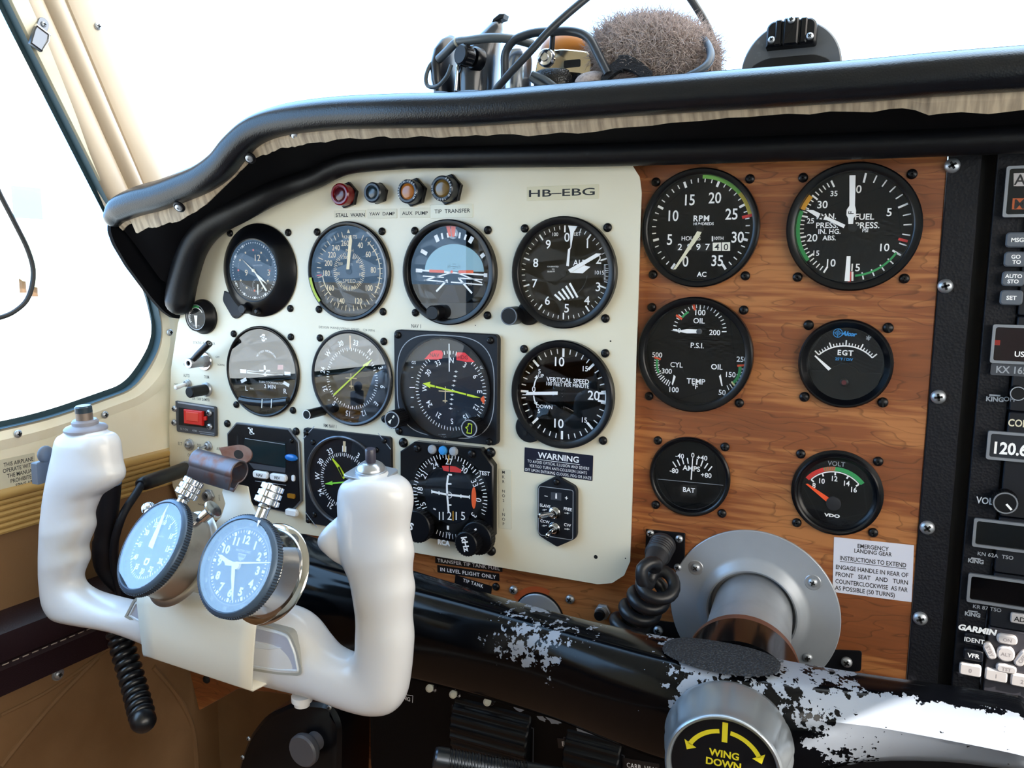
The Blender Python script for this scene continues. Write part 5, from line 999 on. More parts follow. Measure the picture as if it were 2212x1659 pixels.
# navigator
zt, z1 = 50, z_(2150, 681); o, c = unit('satellite_navigator', 'radio with grey keys marked MSG, GO TO, AUTO STO and SET, topmost of the stack', zt, z1)
x0, y0, y1 = screen(o, c, (2173, 360), (2165, 470), 120, 3); FP.build('faceplate', o)
mb = MB(); mb.prism([rp(c, *q, 2) for q in ((2190, 374), (2240, 373), (2238, 402), (2190, 402))], .9, 1.3, KEYW); mb.text('A', rp(c, 2204, 387, 2), 6, 1.4, INK, 0, .01); mb.prism([rp(c, *q, 2) for q in ((2188, 428), (2240, 428), (2240, 452), (2186, 452))], .9, 1.3, mat('key_orange', 'b4562a', .5)); mb.text('M', rp(c, 2203, 440, 2), 5.4, 1.4, INK, 0, .02); mb.build('message_flag', o)
for t, u, v in ((('MSG',), 2198, 518), (('GO', '  TO'), 2194, 560), (('AUTO', 'STO'), 2189, 602), (('SET',), 2185, 643)):
    a, b = rp(c, u, v, 3); mb = MB(); mb.prism(rrect(11.5, 8.6, 2, 4, a, b), 0, 3, KEY, None, .7)
    for i, s_ in enumerate(t): mb.text(s_, (a + (.6 if '  ' in s_ else 0), b + (0 if len(t) == 1 else (1.5 - 3 * i))), 2.4 if len(t) == 1 else 2.2, 3.06, WHT, 0, .03)
    mb.build('key', o)
# nav com
z2 = z_(2130, 885); o, c = unit('navigation_radio', 'radio with a dark red display and a small knob marked OFF, second in the stack', z1, z2)
x0, y0, y1 = screen(o, c, (2144, 700), (2138, 783), 140, 2.4, SCRR)
mb = FP; a, b = rp(c, 2152, 740, 1); mb.seg((a - 1, b), (a + 2, b), 3, 1, REDL); mb.text('USE', rp(c, 2207, 765, 1), 3.2, 1, WHT, 0, .02); mb.prism(rrect(130, 7, 1, 3, rp(c, 2144, 797)[0] + 64, rp(c, 2144, 797)[1]), 0, .4, DGREY); mb.text('KX 165 TSO', rp(c, 2152, 797), 4.2, .5, GREY, 0, .02, align=1, wide=.9); mb.text('KING', rp(c, 2149, 862), 2.8, .1, GREY, 0, .04); mb.seg(rp(c, 2137, 853), rp(c, 2161, 855), .9, .1, GREY); mb.text('OFF', rp(c, 2182, 862), 2.8, .1, GREY, 0, .01); mb.build('faceplate', o)
a, b = rp(c, 2199, 850, 6); knob(o, a, b, 0, 4.2, 7, 'volume_knob', BLK, GREY)
# com
z3 = z_(2110, 1110); o, c = unit('communication_radio', 'radio marked COMM showing 120.6 on white drums above a VOL knob', z2, z3)
x0, y0, y1 = screen(o, c, (2134, 929), (2129, 990), 60, 2.4, mat('display_slate', '23272f', .3)); mb = FP; mb.text('COMM', rp(c, 2178, 912), 4.4, .1, mat('print_ivory', 'd8d2b8', .6), 0, .02, align=1, wide=.8)
mb.text('120.6', rp(c, 2148, 966, 1), 7.2, .9, WHT, 0, .03, align=1, wide=.85); mb.text('VOL', rp(c, 2127, 1081), 4.2, .1, WHT, 0, .02, wide=.8); mb.build('faceplate', o)
a, b = rp(c, 2172, 1087, 9); knob(o, a, b, 0, 6.6, 9, 'volume_knob', BLK, FRM, 30, lambda mb, h, a, b: mb.seg((a + .5, b - .5), (a + 3.4, b - 3.6), 1.2, h, WHT))
# distance unit, nav computer, transponder
z4 = z_(2095, 1229); o, c = unit('distance_radio', 'radio with a blank display over the lettering KN 62A', z3, z4); screen(o, c, (2104, 1117), (2099, 1178), 140, 2.2)
mb = FP; mb.text('KN 62A  TSO', rp(c, 2112, 1195), 2.4, .1, GREY, 0, .01, align=1); mb.text('KING', rp(c, 2108, 1212), 2.6, .1, GREY, 0, .04); mb.seg(rp(c, 2098, 1205), rp(c, 2118, 1208), .8, .1, GREY); mb.build('faceplate', o)
z5 = z_(2085, 1345); o, c = unit('direction_finder_radio', 'radio with a blank display and a pale ADF key, just above the transponder', z4, z5); screen(o, c, (2092, 1236), (2087, 1297), 140, 2.2)
mb = FP; mb.text('KR 87 TSO', rp(c, 2102, 1309), 2.4, .1, GREY, 0, .01, align=1); mb.text('KING', rp(c, 2101, 1327), 2.6, .1, GREY, 0, .04); mb.seg(rp(c, 2091, 1319), rp(c, 2112, 1322), .8, .1, GREY); mb.build('faceplate', o)
a, b = rp(c, 2208, 1338, 2); mb = MB(); mb.prism(rrect(12, 6, 1, 3, a, b), 0, 2.4, KEYW, None, .5); mb.text('ADF', (a - .4, b), 3, 2.46, INK, 0, .02); mb.build('key', o)
z6 = z_(2070, 1500); o, c = unit('transponder', 'transponder with pale round keys and IDENT and VFR keys, lowest of the stack', z5, z6, mat('transponder_grey', '34333a', .5))
mb = FP; mb.text('GARMIN', rp(c, 2111, 1360), 3.6, .1, WHT, 0, .05, wide=1.1, slant=.15); mb.build('faceplate', o)
for t, u, v in (('IDENT', 2105, 1384), ('VFR', 2103, 1417)): a, b = rp(c, u, v, 3); mb = MB(); mb.prism(rrect(10.6, 7, 1.2, 3, a, b), 0, 2.6, BLK2, None, .6); mb.text(t, (a, b), 2.8, 2.66, WHT, 0, .02); mb.build('key', o)
a, b = rp(c, 2173, 1414, 3)
for t, dx, dy, w, h_, q in (('ON', 0, 9.2, 11, 6, 0), ('STBY', -8.6, 0.2, 11, 5.4, -62), ('ALT', 0, 0, 9.6, 9.6, 0), ('OFF', 8.6, -1.2, 11, 5.4, 62), ('TST', 1, -9.4, 11, 5.4, 0)):
    mb = MB(); R_ = Matrix.Translation((a + dx, b + dy, 0)) @ Matrix.Rotation(math.radians(q), 4, 'Z'); mb.prism(rrect(w, h_, h_ * .45, 6), 0, 3, KEYW, R_, .9); mb.text(t, (0, 0), 2.2, 3.05, mat('key_legend', '8a8486', .6), 0, .02, M=R_); mb.build('key', o)
for i in range(4): a, b = rp(c, 2096 + i * 56, 1449 + i * 12, 3); mb = MB(); mb.prism(rrect(12, 7.6, 1.6, 4, a, b), 0, 2.8, KEYW, None, .8); mb.text(str(i), (a, b), 2.6, 2.86, MATS['key_legend'], 0, .02); mb.build('key', o)
mb = MB(); mb.prism([(189, 60), (360, 60), (360, -330), (189, -330)], -40, -36, DARK); bk = mb.build('radio_tray', None); bk.matrix_basis = PANEL_ROT; tag(bk, 'dark tray behind the radio stack', 'tray')
# right-hand instrument bay past the radios, plain black
mb = MB(); mb.prism([(362, 46), (596, 30), (596, -330), (362, -330)], -6, 0, CRK); bk = mb.build('copilot_panel', None); bk.matrix_basis = PANEL_ROT; tag(bk, 'black panel right of the radio stack', 'panel')
# ================================================================ control column, arm and lower panel
AXD = Vector((.0914, -.9958, 0)).normalized()          # along the shaft, towards the seats
C0 = at(1626, 1318, 0); SH = Matrix.Translation(C0) @ AXD.to_track_quat('Z', 'Y').to_matrix().to_4x4()
ALU = mat('satin_aluminium', 'b4bac1', .34, .5, bump=None, noise=(40, 'a1a7af', .4, .7)); GRAYP = mat('grey_flange', 'a5abb3', .38, .25, noise=(18, '979da6', .4, .7)); COPPER = mat('worn_copper', '8a5a44', .4, .6)
o = thing('column_flange', 'round grey metal flange with a raised collar round the control shaft', 'flange', C0); mb = MB()
mb.lathe([(57.5, 0), (57.5, 1.6), (57, 2), (39, 2.2), (36, 3), (33, 6.5), (30.5, 7.4), (29.4, 6.8), (29, 4), (28.6, .2)], GRAYP, None, 96); mb.build('plate', o)
for u, v in ((1503, 1226), (1756, 1258)):
    a, b = Lp(u, v, -2, (C0.x, C0.z)); mb = MB(); mb.lathe([(5.4, 2.1), (5, 2.5), (3.2, 2.5)], STEEL, Matrix.Translation((a, b, 0)), 28); mb.build('screw_washer', o); screw(o, a, b, 1.9, 'zinc', 3.2)
for u, v in ((1560, 1455), (1745, 1420)): a, b = Lp(u, v, -2, (C0.x, C0.z)); screw(o, a, b, 2, 'zinc', 3.2)
# shaft: its own frame, z along AXD
o = thing('control_column', 'black throw-over control arm with chipped paint on a bare metal shaft', 'control column', C0, SH)
mb = MB(); mb.lathe([(26.6, -30), (26.6, 97)], ALU, None, 64); tag(mb.build('shaft', o), 'bare metal shaft')
def arm_mat(name, extra=0):
    m = bpy.data.materials.new(name); m.use_nodes = True; nt = m.node_tree; N = nt.nodes.new; L = nt.links.new; b = nt.nodes['Principled BSDF']
    tc = N('ShaderNodeTexCoord'); sx = N('ShaderNodeSeparateXYZ'); L(tc.outputs['Object'], sx.inputs[0])
    n1 = N('ShaderNodeTexNoise'); n1.inputs['Scale'].default_value = 150; n1.inputs['Detail'].default_value = 4; n1.inputs['Roughness'].default_value = .6; L(tc.outputs['Object'], n1.inputs['Vector'])
    n2 = N('ShaderNodeTexNoise'); n2.inputs['Scale'].default_value = 520; n2.inputs['Detail'].default_value = 2; L(tc.outputs['Object'], n2.inputs['Vector'])
    n3 = N('ShaderNodeTexNoise'); n3.inputs['Scale'].default_value = 26; n3.inputs['Detail'].default_value = 2; L(tc.outputs['Object'], n3.inputs['Vector'])
    def M_(op, a, b, c=None):
        k = N('ShaderNodeMath'); k.operation = op
        for i_, q in enumerate((a, b, c)):
            if q is None: continue
            if isinstance(q, (int, float)): k.inputs[i_].default_value = q
            else: L(q, k.inputs[i_])
        return k.outputs[0]
    def ramp(src, lo, hi, pts):
        m_ = N('ShaderNodeMapRange'); m_.inputs[1].default_value = lo; m_.inputs[2].default_value = hi; L(src, m_.inputs[0]); r_ = N('ShaderNodeValToRGB'); L(m_.outputs[0], r_.inputs[0]); e = r_.color_ramp.elements
        for k_, (p_, v_) in enumerate(pts):
            q_ = (p_ - lo) / (hi - lo)
            x = e[k_] if k_ < 2 else e.new(q_)
            x.position = q_; x.color = (v_, v_, v_, 1)
        return r_.outputs[0]
    # wear limit along the arm (x from the shaft), for the upper facet and for the front face; lower = more bare metal
    top = ramp(sx.outputs['X'], -.30, .18, [(-.30, .66), (.18, .50), (-.16, .66), (-.135, .535), (-.075, .535), (-.064, .67), (-.058, .66), (-.05, .52), (-.03, .47), (.0, .49), (.036, .46), (.055, .50), (.07, .60), (.085, .70), (.14, .655)])
    frt = ramp(sx.outputs['X'], -.30, .18, [(-.30, .70), (.18, .40), (-.16, .68), (-.13, .63), (-.07, .66), (-.04, .62), (-.02, .50), (.02, .51), (.05, .46), (.072, .40), (.085, .36), (.12, .38)])
    low = ramp(sx.outputs['Y'], -.04, .03, [(-.04, .16), (.03, 0), (-.002, .10), (.008, .01)])
    zz = ramp(sx.outputs['Z'], .09, .18, [(.09, 0), (.18, 1), (.148, 0), (.158, 1)])
    lw = M_('MULTIPLY_ADD', low, ramp(sx.outputs['X'], -.30, .18, [(-.3, 1), (.18, 0), (.05, 1), (.075, .0)]), 0)
    cr_ = M_('ADD', M_('ADD', M_('MULTIPLY', top, M_('SUBTRACT', 1, zz)), M_('MULTIPLY', frt, zz)), lw)
    mixn_ = M_('ADD', M_('MULTIPLY', n1.outputs['Fac'], .55), M_('ADD', M_('MULTIPLY', n2.outputs['Fac'], .22), M_('MULTIPLY', n3.outputs['Fac'], .25)))
    class _o: pass
    mixn = _o(); mixn.outputs = [mixn_]; cr = _o(); cr.outputs = [cr_]
    gt = N('ShaderNodeMath'); gt.operation = 'SUBTRACT'; L(mixn.outputs[0], gt.inputs[0]); L(cr.outputs[0], gt.inputs[1])
    vo = N('ShaderNodeTexVoronoi'); vo.inputs['Scale'].default_value = 44; wv_ = N('ShaderNodeMixRGB'); wv_.inputs[0].default_value = .012; L(tc.outputs['Object'], wv_.inputs[1]); L(n2.outputs['Color'], wv_.inputs[2]); L(wv_.outputs[0], vo.inputs['Vector'])
    sc_ = N('ShaderNodeSeparateColor'); L(vo.outputs['Color'], sc_.inputs[0])
    spot = M_('SUBTRACT', M_('MULTIPLY', M_('SUBTRACT', sc_.outputs[0], .62), .42), vo.outputs['Distance'])
    g2_ = M_('MAXIMUM', gt.outputs[0], spot)
    st = N('ShaderNodeMapRange'); st.inputs[1].default_value = 0; st.inputs[2].default_value = .012; L(g2_, st.inputs[0])
    mc = N('ShaderNodeMix'); mc.data_type = 'RGBA'; L(st.outputs[0], mc.inputs[0]); b.inputs['Specular IOR Level'].default_value = .22; mc.inputs[6].default_value = lin('050609'); mc.inputs[7].default_value = lin('98a0ad'); L(mc.outputs[2], b.inputs['Base Color'])
    mm = N('ShaderNodeMath'); mm.operation = 'MULTIPLY'; mm.inputs[1].default_value = .35; L(st.outputs[0], mm.inputs[0]); L(mm.outputs[0], b.inputs['Metallic'])
    rr = N('ShaderNodeMapRange'); rr.inputs[3].default_value = .14; rr.inputs[4].default_value = .5; L(st.outputs[0], rr.inputs[0]); L(rr.outputs[0], b.inputs['Roughness'])
    bp = N('ShaderNodeBump'); bp.inputs['Strength'].default_value = .5; bp.inputs['Distance'].default_value = -.0004; L(st.outputs[0], bp.inputs['Height']); L(bp.outputs[0], b.inputs['Normal'])
    return m
ARMM = arm_mat('chipped_black_paint')
INV = SH.inverted()
def armpt(x, y, z): return INV @ Vector((x, y, z))
# stations in world x: (x, y back, y ridge, z top, z bottom, y front)
ST = [(-318, -84, -96, -242, -272, -100), (-312, -76, -106, -236, -284, -112), (-296, -72, -116, -232, -292, -124), (-272, -76, -124, -230, -296, -133), (-235, -88, -131, -229.5, -296, -140), (-190, -98, -135, -230, -296, -144), (-140, -107, -138, -231, -292, -147), (-90, -115, -142, -232, -290, -151), (-40, -123, -150, -232, -288, -158), (0, -128, -158, -231, -287, -168), (30, -130, -164, -230, -286, -174), (60, -130, -164.5, -230, -285, -175), (92, -128, -160, -231, -280, -170), (126, -123, -149, -232, -268, -160), (160, -118, -146.5, -232, -260, -157), (186, -115, -146, -232, -257, -156), (194, -113, -145, -233, -256, -155), (197, -116, -142, -236, -253, -151)]
rings = []
for x, yb, yr, zt, zb, yf in ST:
    P = [(yb + 1, zb + 4), (yb - 1, zt - 8), (yb - 3, zt - 2), (yb - 7, zt), ((yb + yr) / 2, zt + .4), (yr + 4, zt - .2), (yr, zt - 1.6), (yr - 4, zt - 5), (yf - 1, zt - 12), (yf, (zt + zb) / 2), (yf + 2, zb + 6), (yf + 8, zb), ((yb + yf) / 2, zb - 1), (yb - 4, zb)]
    rings.append([armpt(x, y, z) for y, z in P])
sm = []
for k in range(len(ST) - 1):
    pass
R2_ = [spline([rings[i][j] for i in range(len(rings))], 3) for j in range(14)]
mb = MB(); mb.loft([[R2_[j][i] for j in range(14)] for i in range(len(R2_[0]))], ARMM); mb.build('arm', o, 50)
mb = MB(); mb.lathe([(31, 88), (33, 90), (33.4, 97)], COPPER, None, 64); mb.lathe([(33.4, 97), (33.6, 104), (34, 130)], mat('gloss_black_paint', '060709', .14, spec=.4), None, 64); tag(mb.build('collar', o), 'black collar with a worn copper edge')
GRIPP = mat('anti_slip_patch', '26282c', .9, spec=.25, bump=('voronoi', 800, 1.0, .9), noise=(900, '43464b', .5, .62)); zt_ = -229.4
gp = []
for k in range(40): a = 2 * PI * k / 40; gp.append((math.cos(a), math.sin(a)))
cx_, cy_ = 53, -149; 
vs = []
for f in (0, .35, .7, .9, 1.0):
    for x, y in gp:
        xx, yy = cx_ + 30.5 * math.copysign(abs(x) ** .8, x) * f, cy_ + 17.5 * math.copysign(abs(y) ** .8, y) * f - .0 * x
        dz = -.16 * max(0, -163 - yy) ** 1.35; vs.append(armpt(xx, yy, zt_ + (.9 if f < 1 else 0.2) + dz))
mb = MB(); fs = [tuple(range(40))]
for r in range(4):
    for k in range(40): fs.append((r * 40 + k, r * 40 + (k + 1) % 40, (r + 1) * 40 + (k + 1) % 40, (r + 1) * 40 + k))
mb.add(vs, fs, GRIPP); tag(mb.build('grip_patch', o), 'oval anti-slip patch')
# aileron trim knob on the end of the shaft
KR = mat('knob_aluminium', 'a9b0b6', .3, .75); mb = MB(); prof = [(20, -8), (27, -6), (31.2, 0), (31.8, 4), (30.4, 12), (28.4, 20), (27.2, 25), (27.6, 27), (26.6, 28.2), (25.2, 27.6), (24.6, 25.5)]
n = 96; vs = []; fs = []
for i, (r, h_) in enumerate(prof):
    for k in range(n):
        a = 2 * PI * k / n; d = 0
        if 3 <= i <= 5: d = max(0, math.cos(a * 12)) ** 4 * (1.6 if i == 4 else .5)
        vs.append(((r - d) * math.sin(a), (r - d) * math.cos(a), h_))
for i in range(len(prof) - 1):
    for k in range(n): fs.append((i * n + k, (i + 1) * n + k, (i + 1) * n + (k + 1) % n, i * n + (k + 1) % n))
mb.M = Matrix.Translation((0, 0, 172)); mb.add(vs, fs, KR); o2 = tag(mb.build('trim_knob', o, 60), 'chrome dimpled trim knob')
mb = MB(); mb.M = Matrix.Translation((0, 0, 172)); mb.disc(25, 25.6, BLK, None, 64); YL2 = mat('print_yellow', 'd8c925', .5); h_ = 25.7
mb.seg((0, 13), (0, 23), 2.6, h_, YL2)
for s_ in (1, -1): mb.arc(*( (8, 62) if s_ > 0 else (-62, -8)), 17.2, 19.4, h_, YL2); a = math.radians(s_ * 72); b = math.radians(s_ * 60); mb.poly([(18.3 * math.sin(a), 18.3 * math.cos(a)), (21.6 * math.sin(b), 21.6 * math.cos(b)), (15 * math.sin(b), 15 * math.cos(b))], h_, YL2)
mb.text('WING', (0, 7.0), 3.6, h_, YL2, 0, .03); mb.text('DOWN', (0, 2.2), 3.6, h_, YL2, 0, .03); mb.build('knob_face', o2)
# jacks, grommets and brackets on the walnut panel
o = thing('microphone_socket', 'black square socket plate with a coiled lead plugged in, left of the grey flange', 'socket', pos(1437, 1182, 0)); sk = pos(1437, 1182, 0)
def kp(u, v, h=0): return Lp(u, v, -h, (sk.x, sk.z))
mb = MB(); mb.prism(ol([kp(*q, 1) for q in ((1396, 1143), (1480, 1152), (1478, 1232), (1393, 1218))], 1), 0, 1.6, BLK, None, .3); mb.build('plate', o)
for u, v in ((1405, 1152), (1467, 1164), (1464, 1226)): a, b = kp(u, v, 2); screw(o, a, b, 1.5, 'zinc', 2.8)
o = thing('coiled_lead', 'black coiled microphone lead with a ribbed plug, left of the grey flange', 'cable', sk); mb = MB()
a0 = Vector((*kp(1428, 1180, 8), 3)); a1 = Vector((*kp(1408, 1222, 30), 30)); d = (a1 - a0)
T = Matrix.Translation(a0) @ d.to_track_quat('Z', 'Y').to_matrix().to_4x4(); L_ = d.length
pr = [(9.6, 0), (9.6, 3)]
for i in range(4): pr += [(8.7, 4 + i * 2.6), (9.4, 5 + i * 2.6), (9.4, 6 + i * 2.6)]
pr += [(8.0, 15), (7.0, L_ * .75), (5.6, L_)]; mb.lathe(pr, mat('plug_dark', '26282d', .5), T, 32); mb.build('plug', o)
p = [Vector((*kp(u, v, h_), h_)) for u, v, h_ in ((1408, 1222, 30), (1418, 1240, 40), (1425, 1258, 40), (1402, 1290, 34), (1378, 1325, 30), (1352, 1362, 28), (1330, 1400, 26))]
core = resample(p, 140); mb = MB(); pa = []; rad = 10.5
for i, q in enumerate(core):
    t = (core[min(139, i + 1)] - core[max(0, i - 1)]).normalized(); x = t.cross(Vector((0, 0, 1))).normalized(); y = t.cross(x); g_ = max(0, min(1, (i - 6) / 10)); w = i / 139 * 2 * PI * 6.5
    pa.append(q + (x * math.cos(w) + y * math.sin(w)) * rad * g_)
mb.tube(pa, 4.4, mat('lead_rubber', '1b1d22', .38), 12); mb.build('coil', o)
o = thing('push_button', 'small chrome-collared black push button between the round cover and the coiled lead', 'button', pos(1303, 1320, 0)); mb = MB(); mb.prism([(6.2 * math.cos(math.radians(a)), 6.2 * math.sin(math.radians(a))) for a in range(0, 360, 60)], 0, 2.4, STEEL, None, .4); mb.lathe([(4.8, 2), (4.8, 3.4), (4.4, 3.6), (4.8, 4), (4.8, 5), (4.4, 5.4), (4.8, 5.8), (4.6, 6.8), (0, 6.8)], STEEL, None, 28); mb.build('collar', o); mb = MB(); mb.lathe([(3.9, 6.5), (3.9, 10), (3.4, 10.6), (0, 10.6)], BLK, None, 24); mb.build('cap', o)
q = at(1165, 1335, 0); o = thing('round_cover', 'round pale metal cover with an orange sealant smear, half behind the black arm', 'cover', q); mb = MB(); mb.lathe([(20, 0), (20, 1.6), (18.6, 2.4), (0, 2.4)], mat('pale_steel', 'b7bcc4', .35, .7), None, 56); mb.lathe([(21, 0), (21, .8), (20, .8)], BLK, None, 56); mb.build('disc', o)
mb = MB(); mb.arc(-60, 20, 20.5, 25.5, .12, mat('sealant_orange', 'b5562a', .6)); tag(mb.build('sealant', o), 'orange smear')
for u, v in ((1110, 1274), (1232, 1294)): a, b = Lp(u, v, 0, (q.x, q.z)); screw(o, a, b, 0, 'zinc', 3.6)
a, b = Lp(1072, 1267, 0, (q.x, q.z)); screw(o, a, b, 0, 'black', 3.2)
for lbl, P, s_ in (('small black bracket left below the grey flange', ((1395, 1337), (1500, 1350), (1500, 1440), (1390, 1420)), (1422, 1362)), ('small black bracket right below the grey flange', ((1700, 1398), (1862, 1406), (1860, 1450), (1690, 1460)), (1829, 1430))):
    pts = [at(u, v, -.5) for u, v in P]; c_ = sum(pts, Vector()) / 4; o = thing('bracket', lbl, 'bracket', (c_.x, 0, c_.z)); mb = MB(); mb.prism(ol([(p.x - c_.x, p.z - c_.z) for p in pts], 2), 0, .8, BLK, None, .2); mb.build('plate', o); a, b = Lp(*s_, -1, (c_.x, c_.z)); screw(o, a, b, .8, 'zinc', 3.6)
# ---- black lower subpanel with switches and trim wheels
SUBM = mat('subpanel_black', '040406', .5, spec=.15); YS = -62.0
o = thing('lower_subpanel', 'black lower switch panel under the control arm with scuffed paint', 'panel', (0, YS, -300)); sub = o
mb = MB(); mb.prism([(-232, 0), (600, 0), (600, -330), (-200, -330), (-232, -120)], -50, 0, SUBM, None, 2); mb.build('face', o)
CHIP = mat('paint_chip', '8f96a3', .5, .3); mb = MB(); rng = random.Random(11)
for u, v, s_ in ((1063, 1513, 2), (1215, 1515, 4.5), (1170, 1552, 2.5), (1270, 1577, 7), (1195, 1555, 4), (1350, 1605, 2.5), (1352, 1540, 1.4), (1290, 1570, 2.2), (1110, 1480, 1.6), (1000, 1490, 1.8), (1120, 1530, 2.6)):
    a, b = Lp(u, v, YS, (0, -300)); n = 14; mb.poly([(a + s_ * 1.5 * (.7 + .5 * rng.random()) * math.cos(2 * PI * k / n), b + s_ * .8 * (.6 + .6 * rng.random()) * math.sin(2 * PI * k / n) - .2 * s_ * math.cos(2 * PI * k / n)) for k in range(n)], .05, CHIP)
tag(mb.build('paint_chip', o), 'bare scuffs in the black paint')
mb = MB(); sp2 = lambda u, v: Lp(u, v, YS, (0, -300))
for t, u, v, s_ in (('OFF', 935, 1490, 2.6), ('OFF', 987, 1502, 2.6), ('OFF', 1058, 1519, 2.6), ('ENG', 876, 1508, 3.2)): mb.text(t, sp2(u, v), s_, .06, WHT, 3, .01)
mb.pline([sp2(860, 1498), sp2(892, 1503), sp2(891, 1518)], .4, .06, WHT); mb.build('lettering', o)
for i, (u, v, ut, vt) in enumerate(((935, 1478, 927, 1488), (985, 1492, 978, 1501), (1058, 1512, 1052, 1517))):
    toggle(('ivory toggle switch marked OFF under the arm, nearest the yoke', 'ivory toggle switch marked OFF, between its two neighbours', 'ivory toggle switch marked OFF, farthest from the yoke')[i], u, v, ut, vt, 15, 3, 2.6, BLK, mat('toggle_ivory', 'd2cfbf', .45), 4, 'toggle_switch', YS)
RIBB = mat('trim_wheel_black', '0b0c10', .35, spec=.3)
for k, (lbl, cu, cv, w, nm) in enumerate((('ribbed black trim wheel in a slot left of the ELEV. TRIM label', 1055, 1600, 62, 'aileron_trim_wheel'), ('ribbed black wheel in a slot below the ELEV. TRIM label', 1275, 1668, 40, 'elevator_trim_wheel'))):
    p = at(cu, cv, YS - 6); o = thing(nm, lbl, 'trim wheel', (p.x, YS + 10, p.z)); mb = MB(); n = 120; R_ = 34; prof = []
    vs = []; fs = []
    for j, xx in enumerate((-w / 2, -w / 2 + 1, w / 2 - 1, w / 2)):
        for i in range(n): a = 2 * PI * i / n; r = R_ - (1 if j in (0, 3) else 0) - (1.3 if i % 4 < 2 else 0); vs.append((xx, r * math.sin(a), -14 + r * math.cos(a)))
    for j in range(3):
        for i in range(n): fs.append((j * n + i, (j + 1) * n + i, (j + 1) * n + (i + 1) % n, j * n + (i + 1) % n))
    fs += [tuple(range(n)), tuple(reversed(range(3 * n, 4 * n)))]; mb.add(vs, fs, RIBB); mb.build('wheel', o)
    mb = MB(); mb.pline([(-w / 2 - 2, -15), (-w / 2 - 2, 17), (w / 2 + 2, 15), (w / 2 + 2, -15)], .9, 10.3, DGREY); mb.build('slot_edge', o)
placard('elevator_placard', 'black label reading ELEV. TRIM on the lower panel', (1205, 1594), (1285, 1604), (1205, 1615), YS, DYMO, [('ELEV. TRIM', .5, .5, .76, .48, .02, 1.0)])
placard('carburettor_placard', 'black label reading CARB. HEAT at the lower edge by the chrome knob', (1345, 1636), (1425, 1650), (1345, 1668), YS, DYMO, [('CARB. HEAT', .55, .42, .86, .32, .01, 1.1)])
p, q = at(938, 1636, -150), at(1165, 1675, -118); d = q - p; o = thing('ribbed_lever', 'ribbed dark metal lever end at the bottom edge under the trim wheel', 'lever', p, d.to_track_quat('Z', 'Y').to_matrix().to_4x4()); mb = MB(); pr = [(0, 0), (6, 0), (7, 1.2), (7, 8)]
for i in range(24): pr += [(7, 9 + i * 2.1), (6.3, 9.4 + i * 2.1), (6.3, 10.2 + i * 2.1), (7, 10.7 + i * 2.1)]
pr += [(7, 62), (7, d.length + 40)]; mb.lathe(pr, mat('lever_gunmetal', '4f545c', .3, .8), None, 28); mb.build('handle', o)
# ---- lower left: black housing with a grey push knob
p = at(640, 1660, -70); o = thing('parking_brake_housing', 'black rounded housing with a grey push knob under the yoke', 'housing', (p.x, -20, p.z)); mb = MB()
q = [at(u, v, -60) for u, v in ((505, 1740), (518, 1650), (540, 1590), (575, 1545), (640, 1515), (715, 1520), (738, 1560), (735, 1740))]; mb.prism(ol([(a.x - p.x, a.z - p.z) for a in q], 10), 0, 42, BLKG, None, 3); mb.build('body', o)
for u, v in ((537, 1596), (524, 1636), (712, 1528)): a, b = Lp(u, v, -62, (p.x, p.z)); screw(o, a, b, 41.6, 'zinc', 2.0)
a, b = Lp(664, 1624, -78, (p.x, p.z)); mb = MB(); T = Matrix.Translation((a - 4, b, 0)); mb.lathe([(8, 40), (8, 50), (11.5, 52), (13.5, 55), (13.5, 59), (12, 60.5), (0, 60.5)], mat('knob_grey', '5a5a60', .4), T, 36); mb.build('push_knob', o)
# footwell liner behind
mb = MB(); P = [at(u, v, 40) for u, v in ((380, 1380), (980, 1480), (1000, 1800), (180, 1800))]; mb.add([tuple(x) for x in P], [(0, 1, 2, 3)], LEATH); tag(mb.build('footwell_lining', None), 'tan leather lining at the front of the footwell', 'lining')
p = at(447, 1467, 0); o = thing('panel_screw', 'steel screw at the lower left tip of the walnut panel', 'screw', (p.x, 0, p.z)); screw(o, 0, 0, 0, 'dark', 4)
# ================================================================ control wheel
from mathutils import noise as mnoise
YY = -200.0
YC = at(490, 1330, YY)
IVO = mat('ivory_white_plastic', 'd9dadd', .3, coat=.3, noise=(20, 'd2cfc8', .55, .8))
yk = thing('control_wheel', 'white ram-horn control wheel with finger grooves and push buttons', 'control wheel', YC, Matrix.Identity(4))
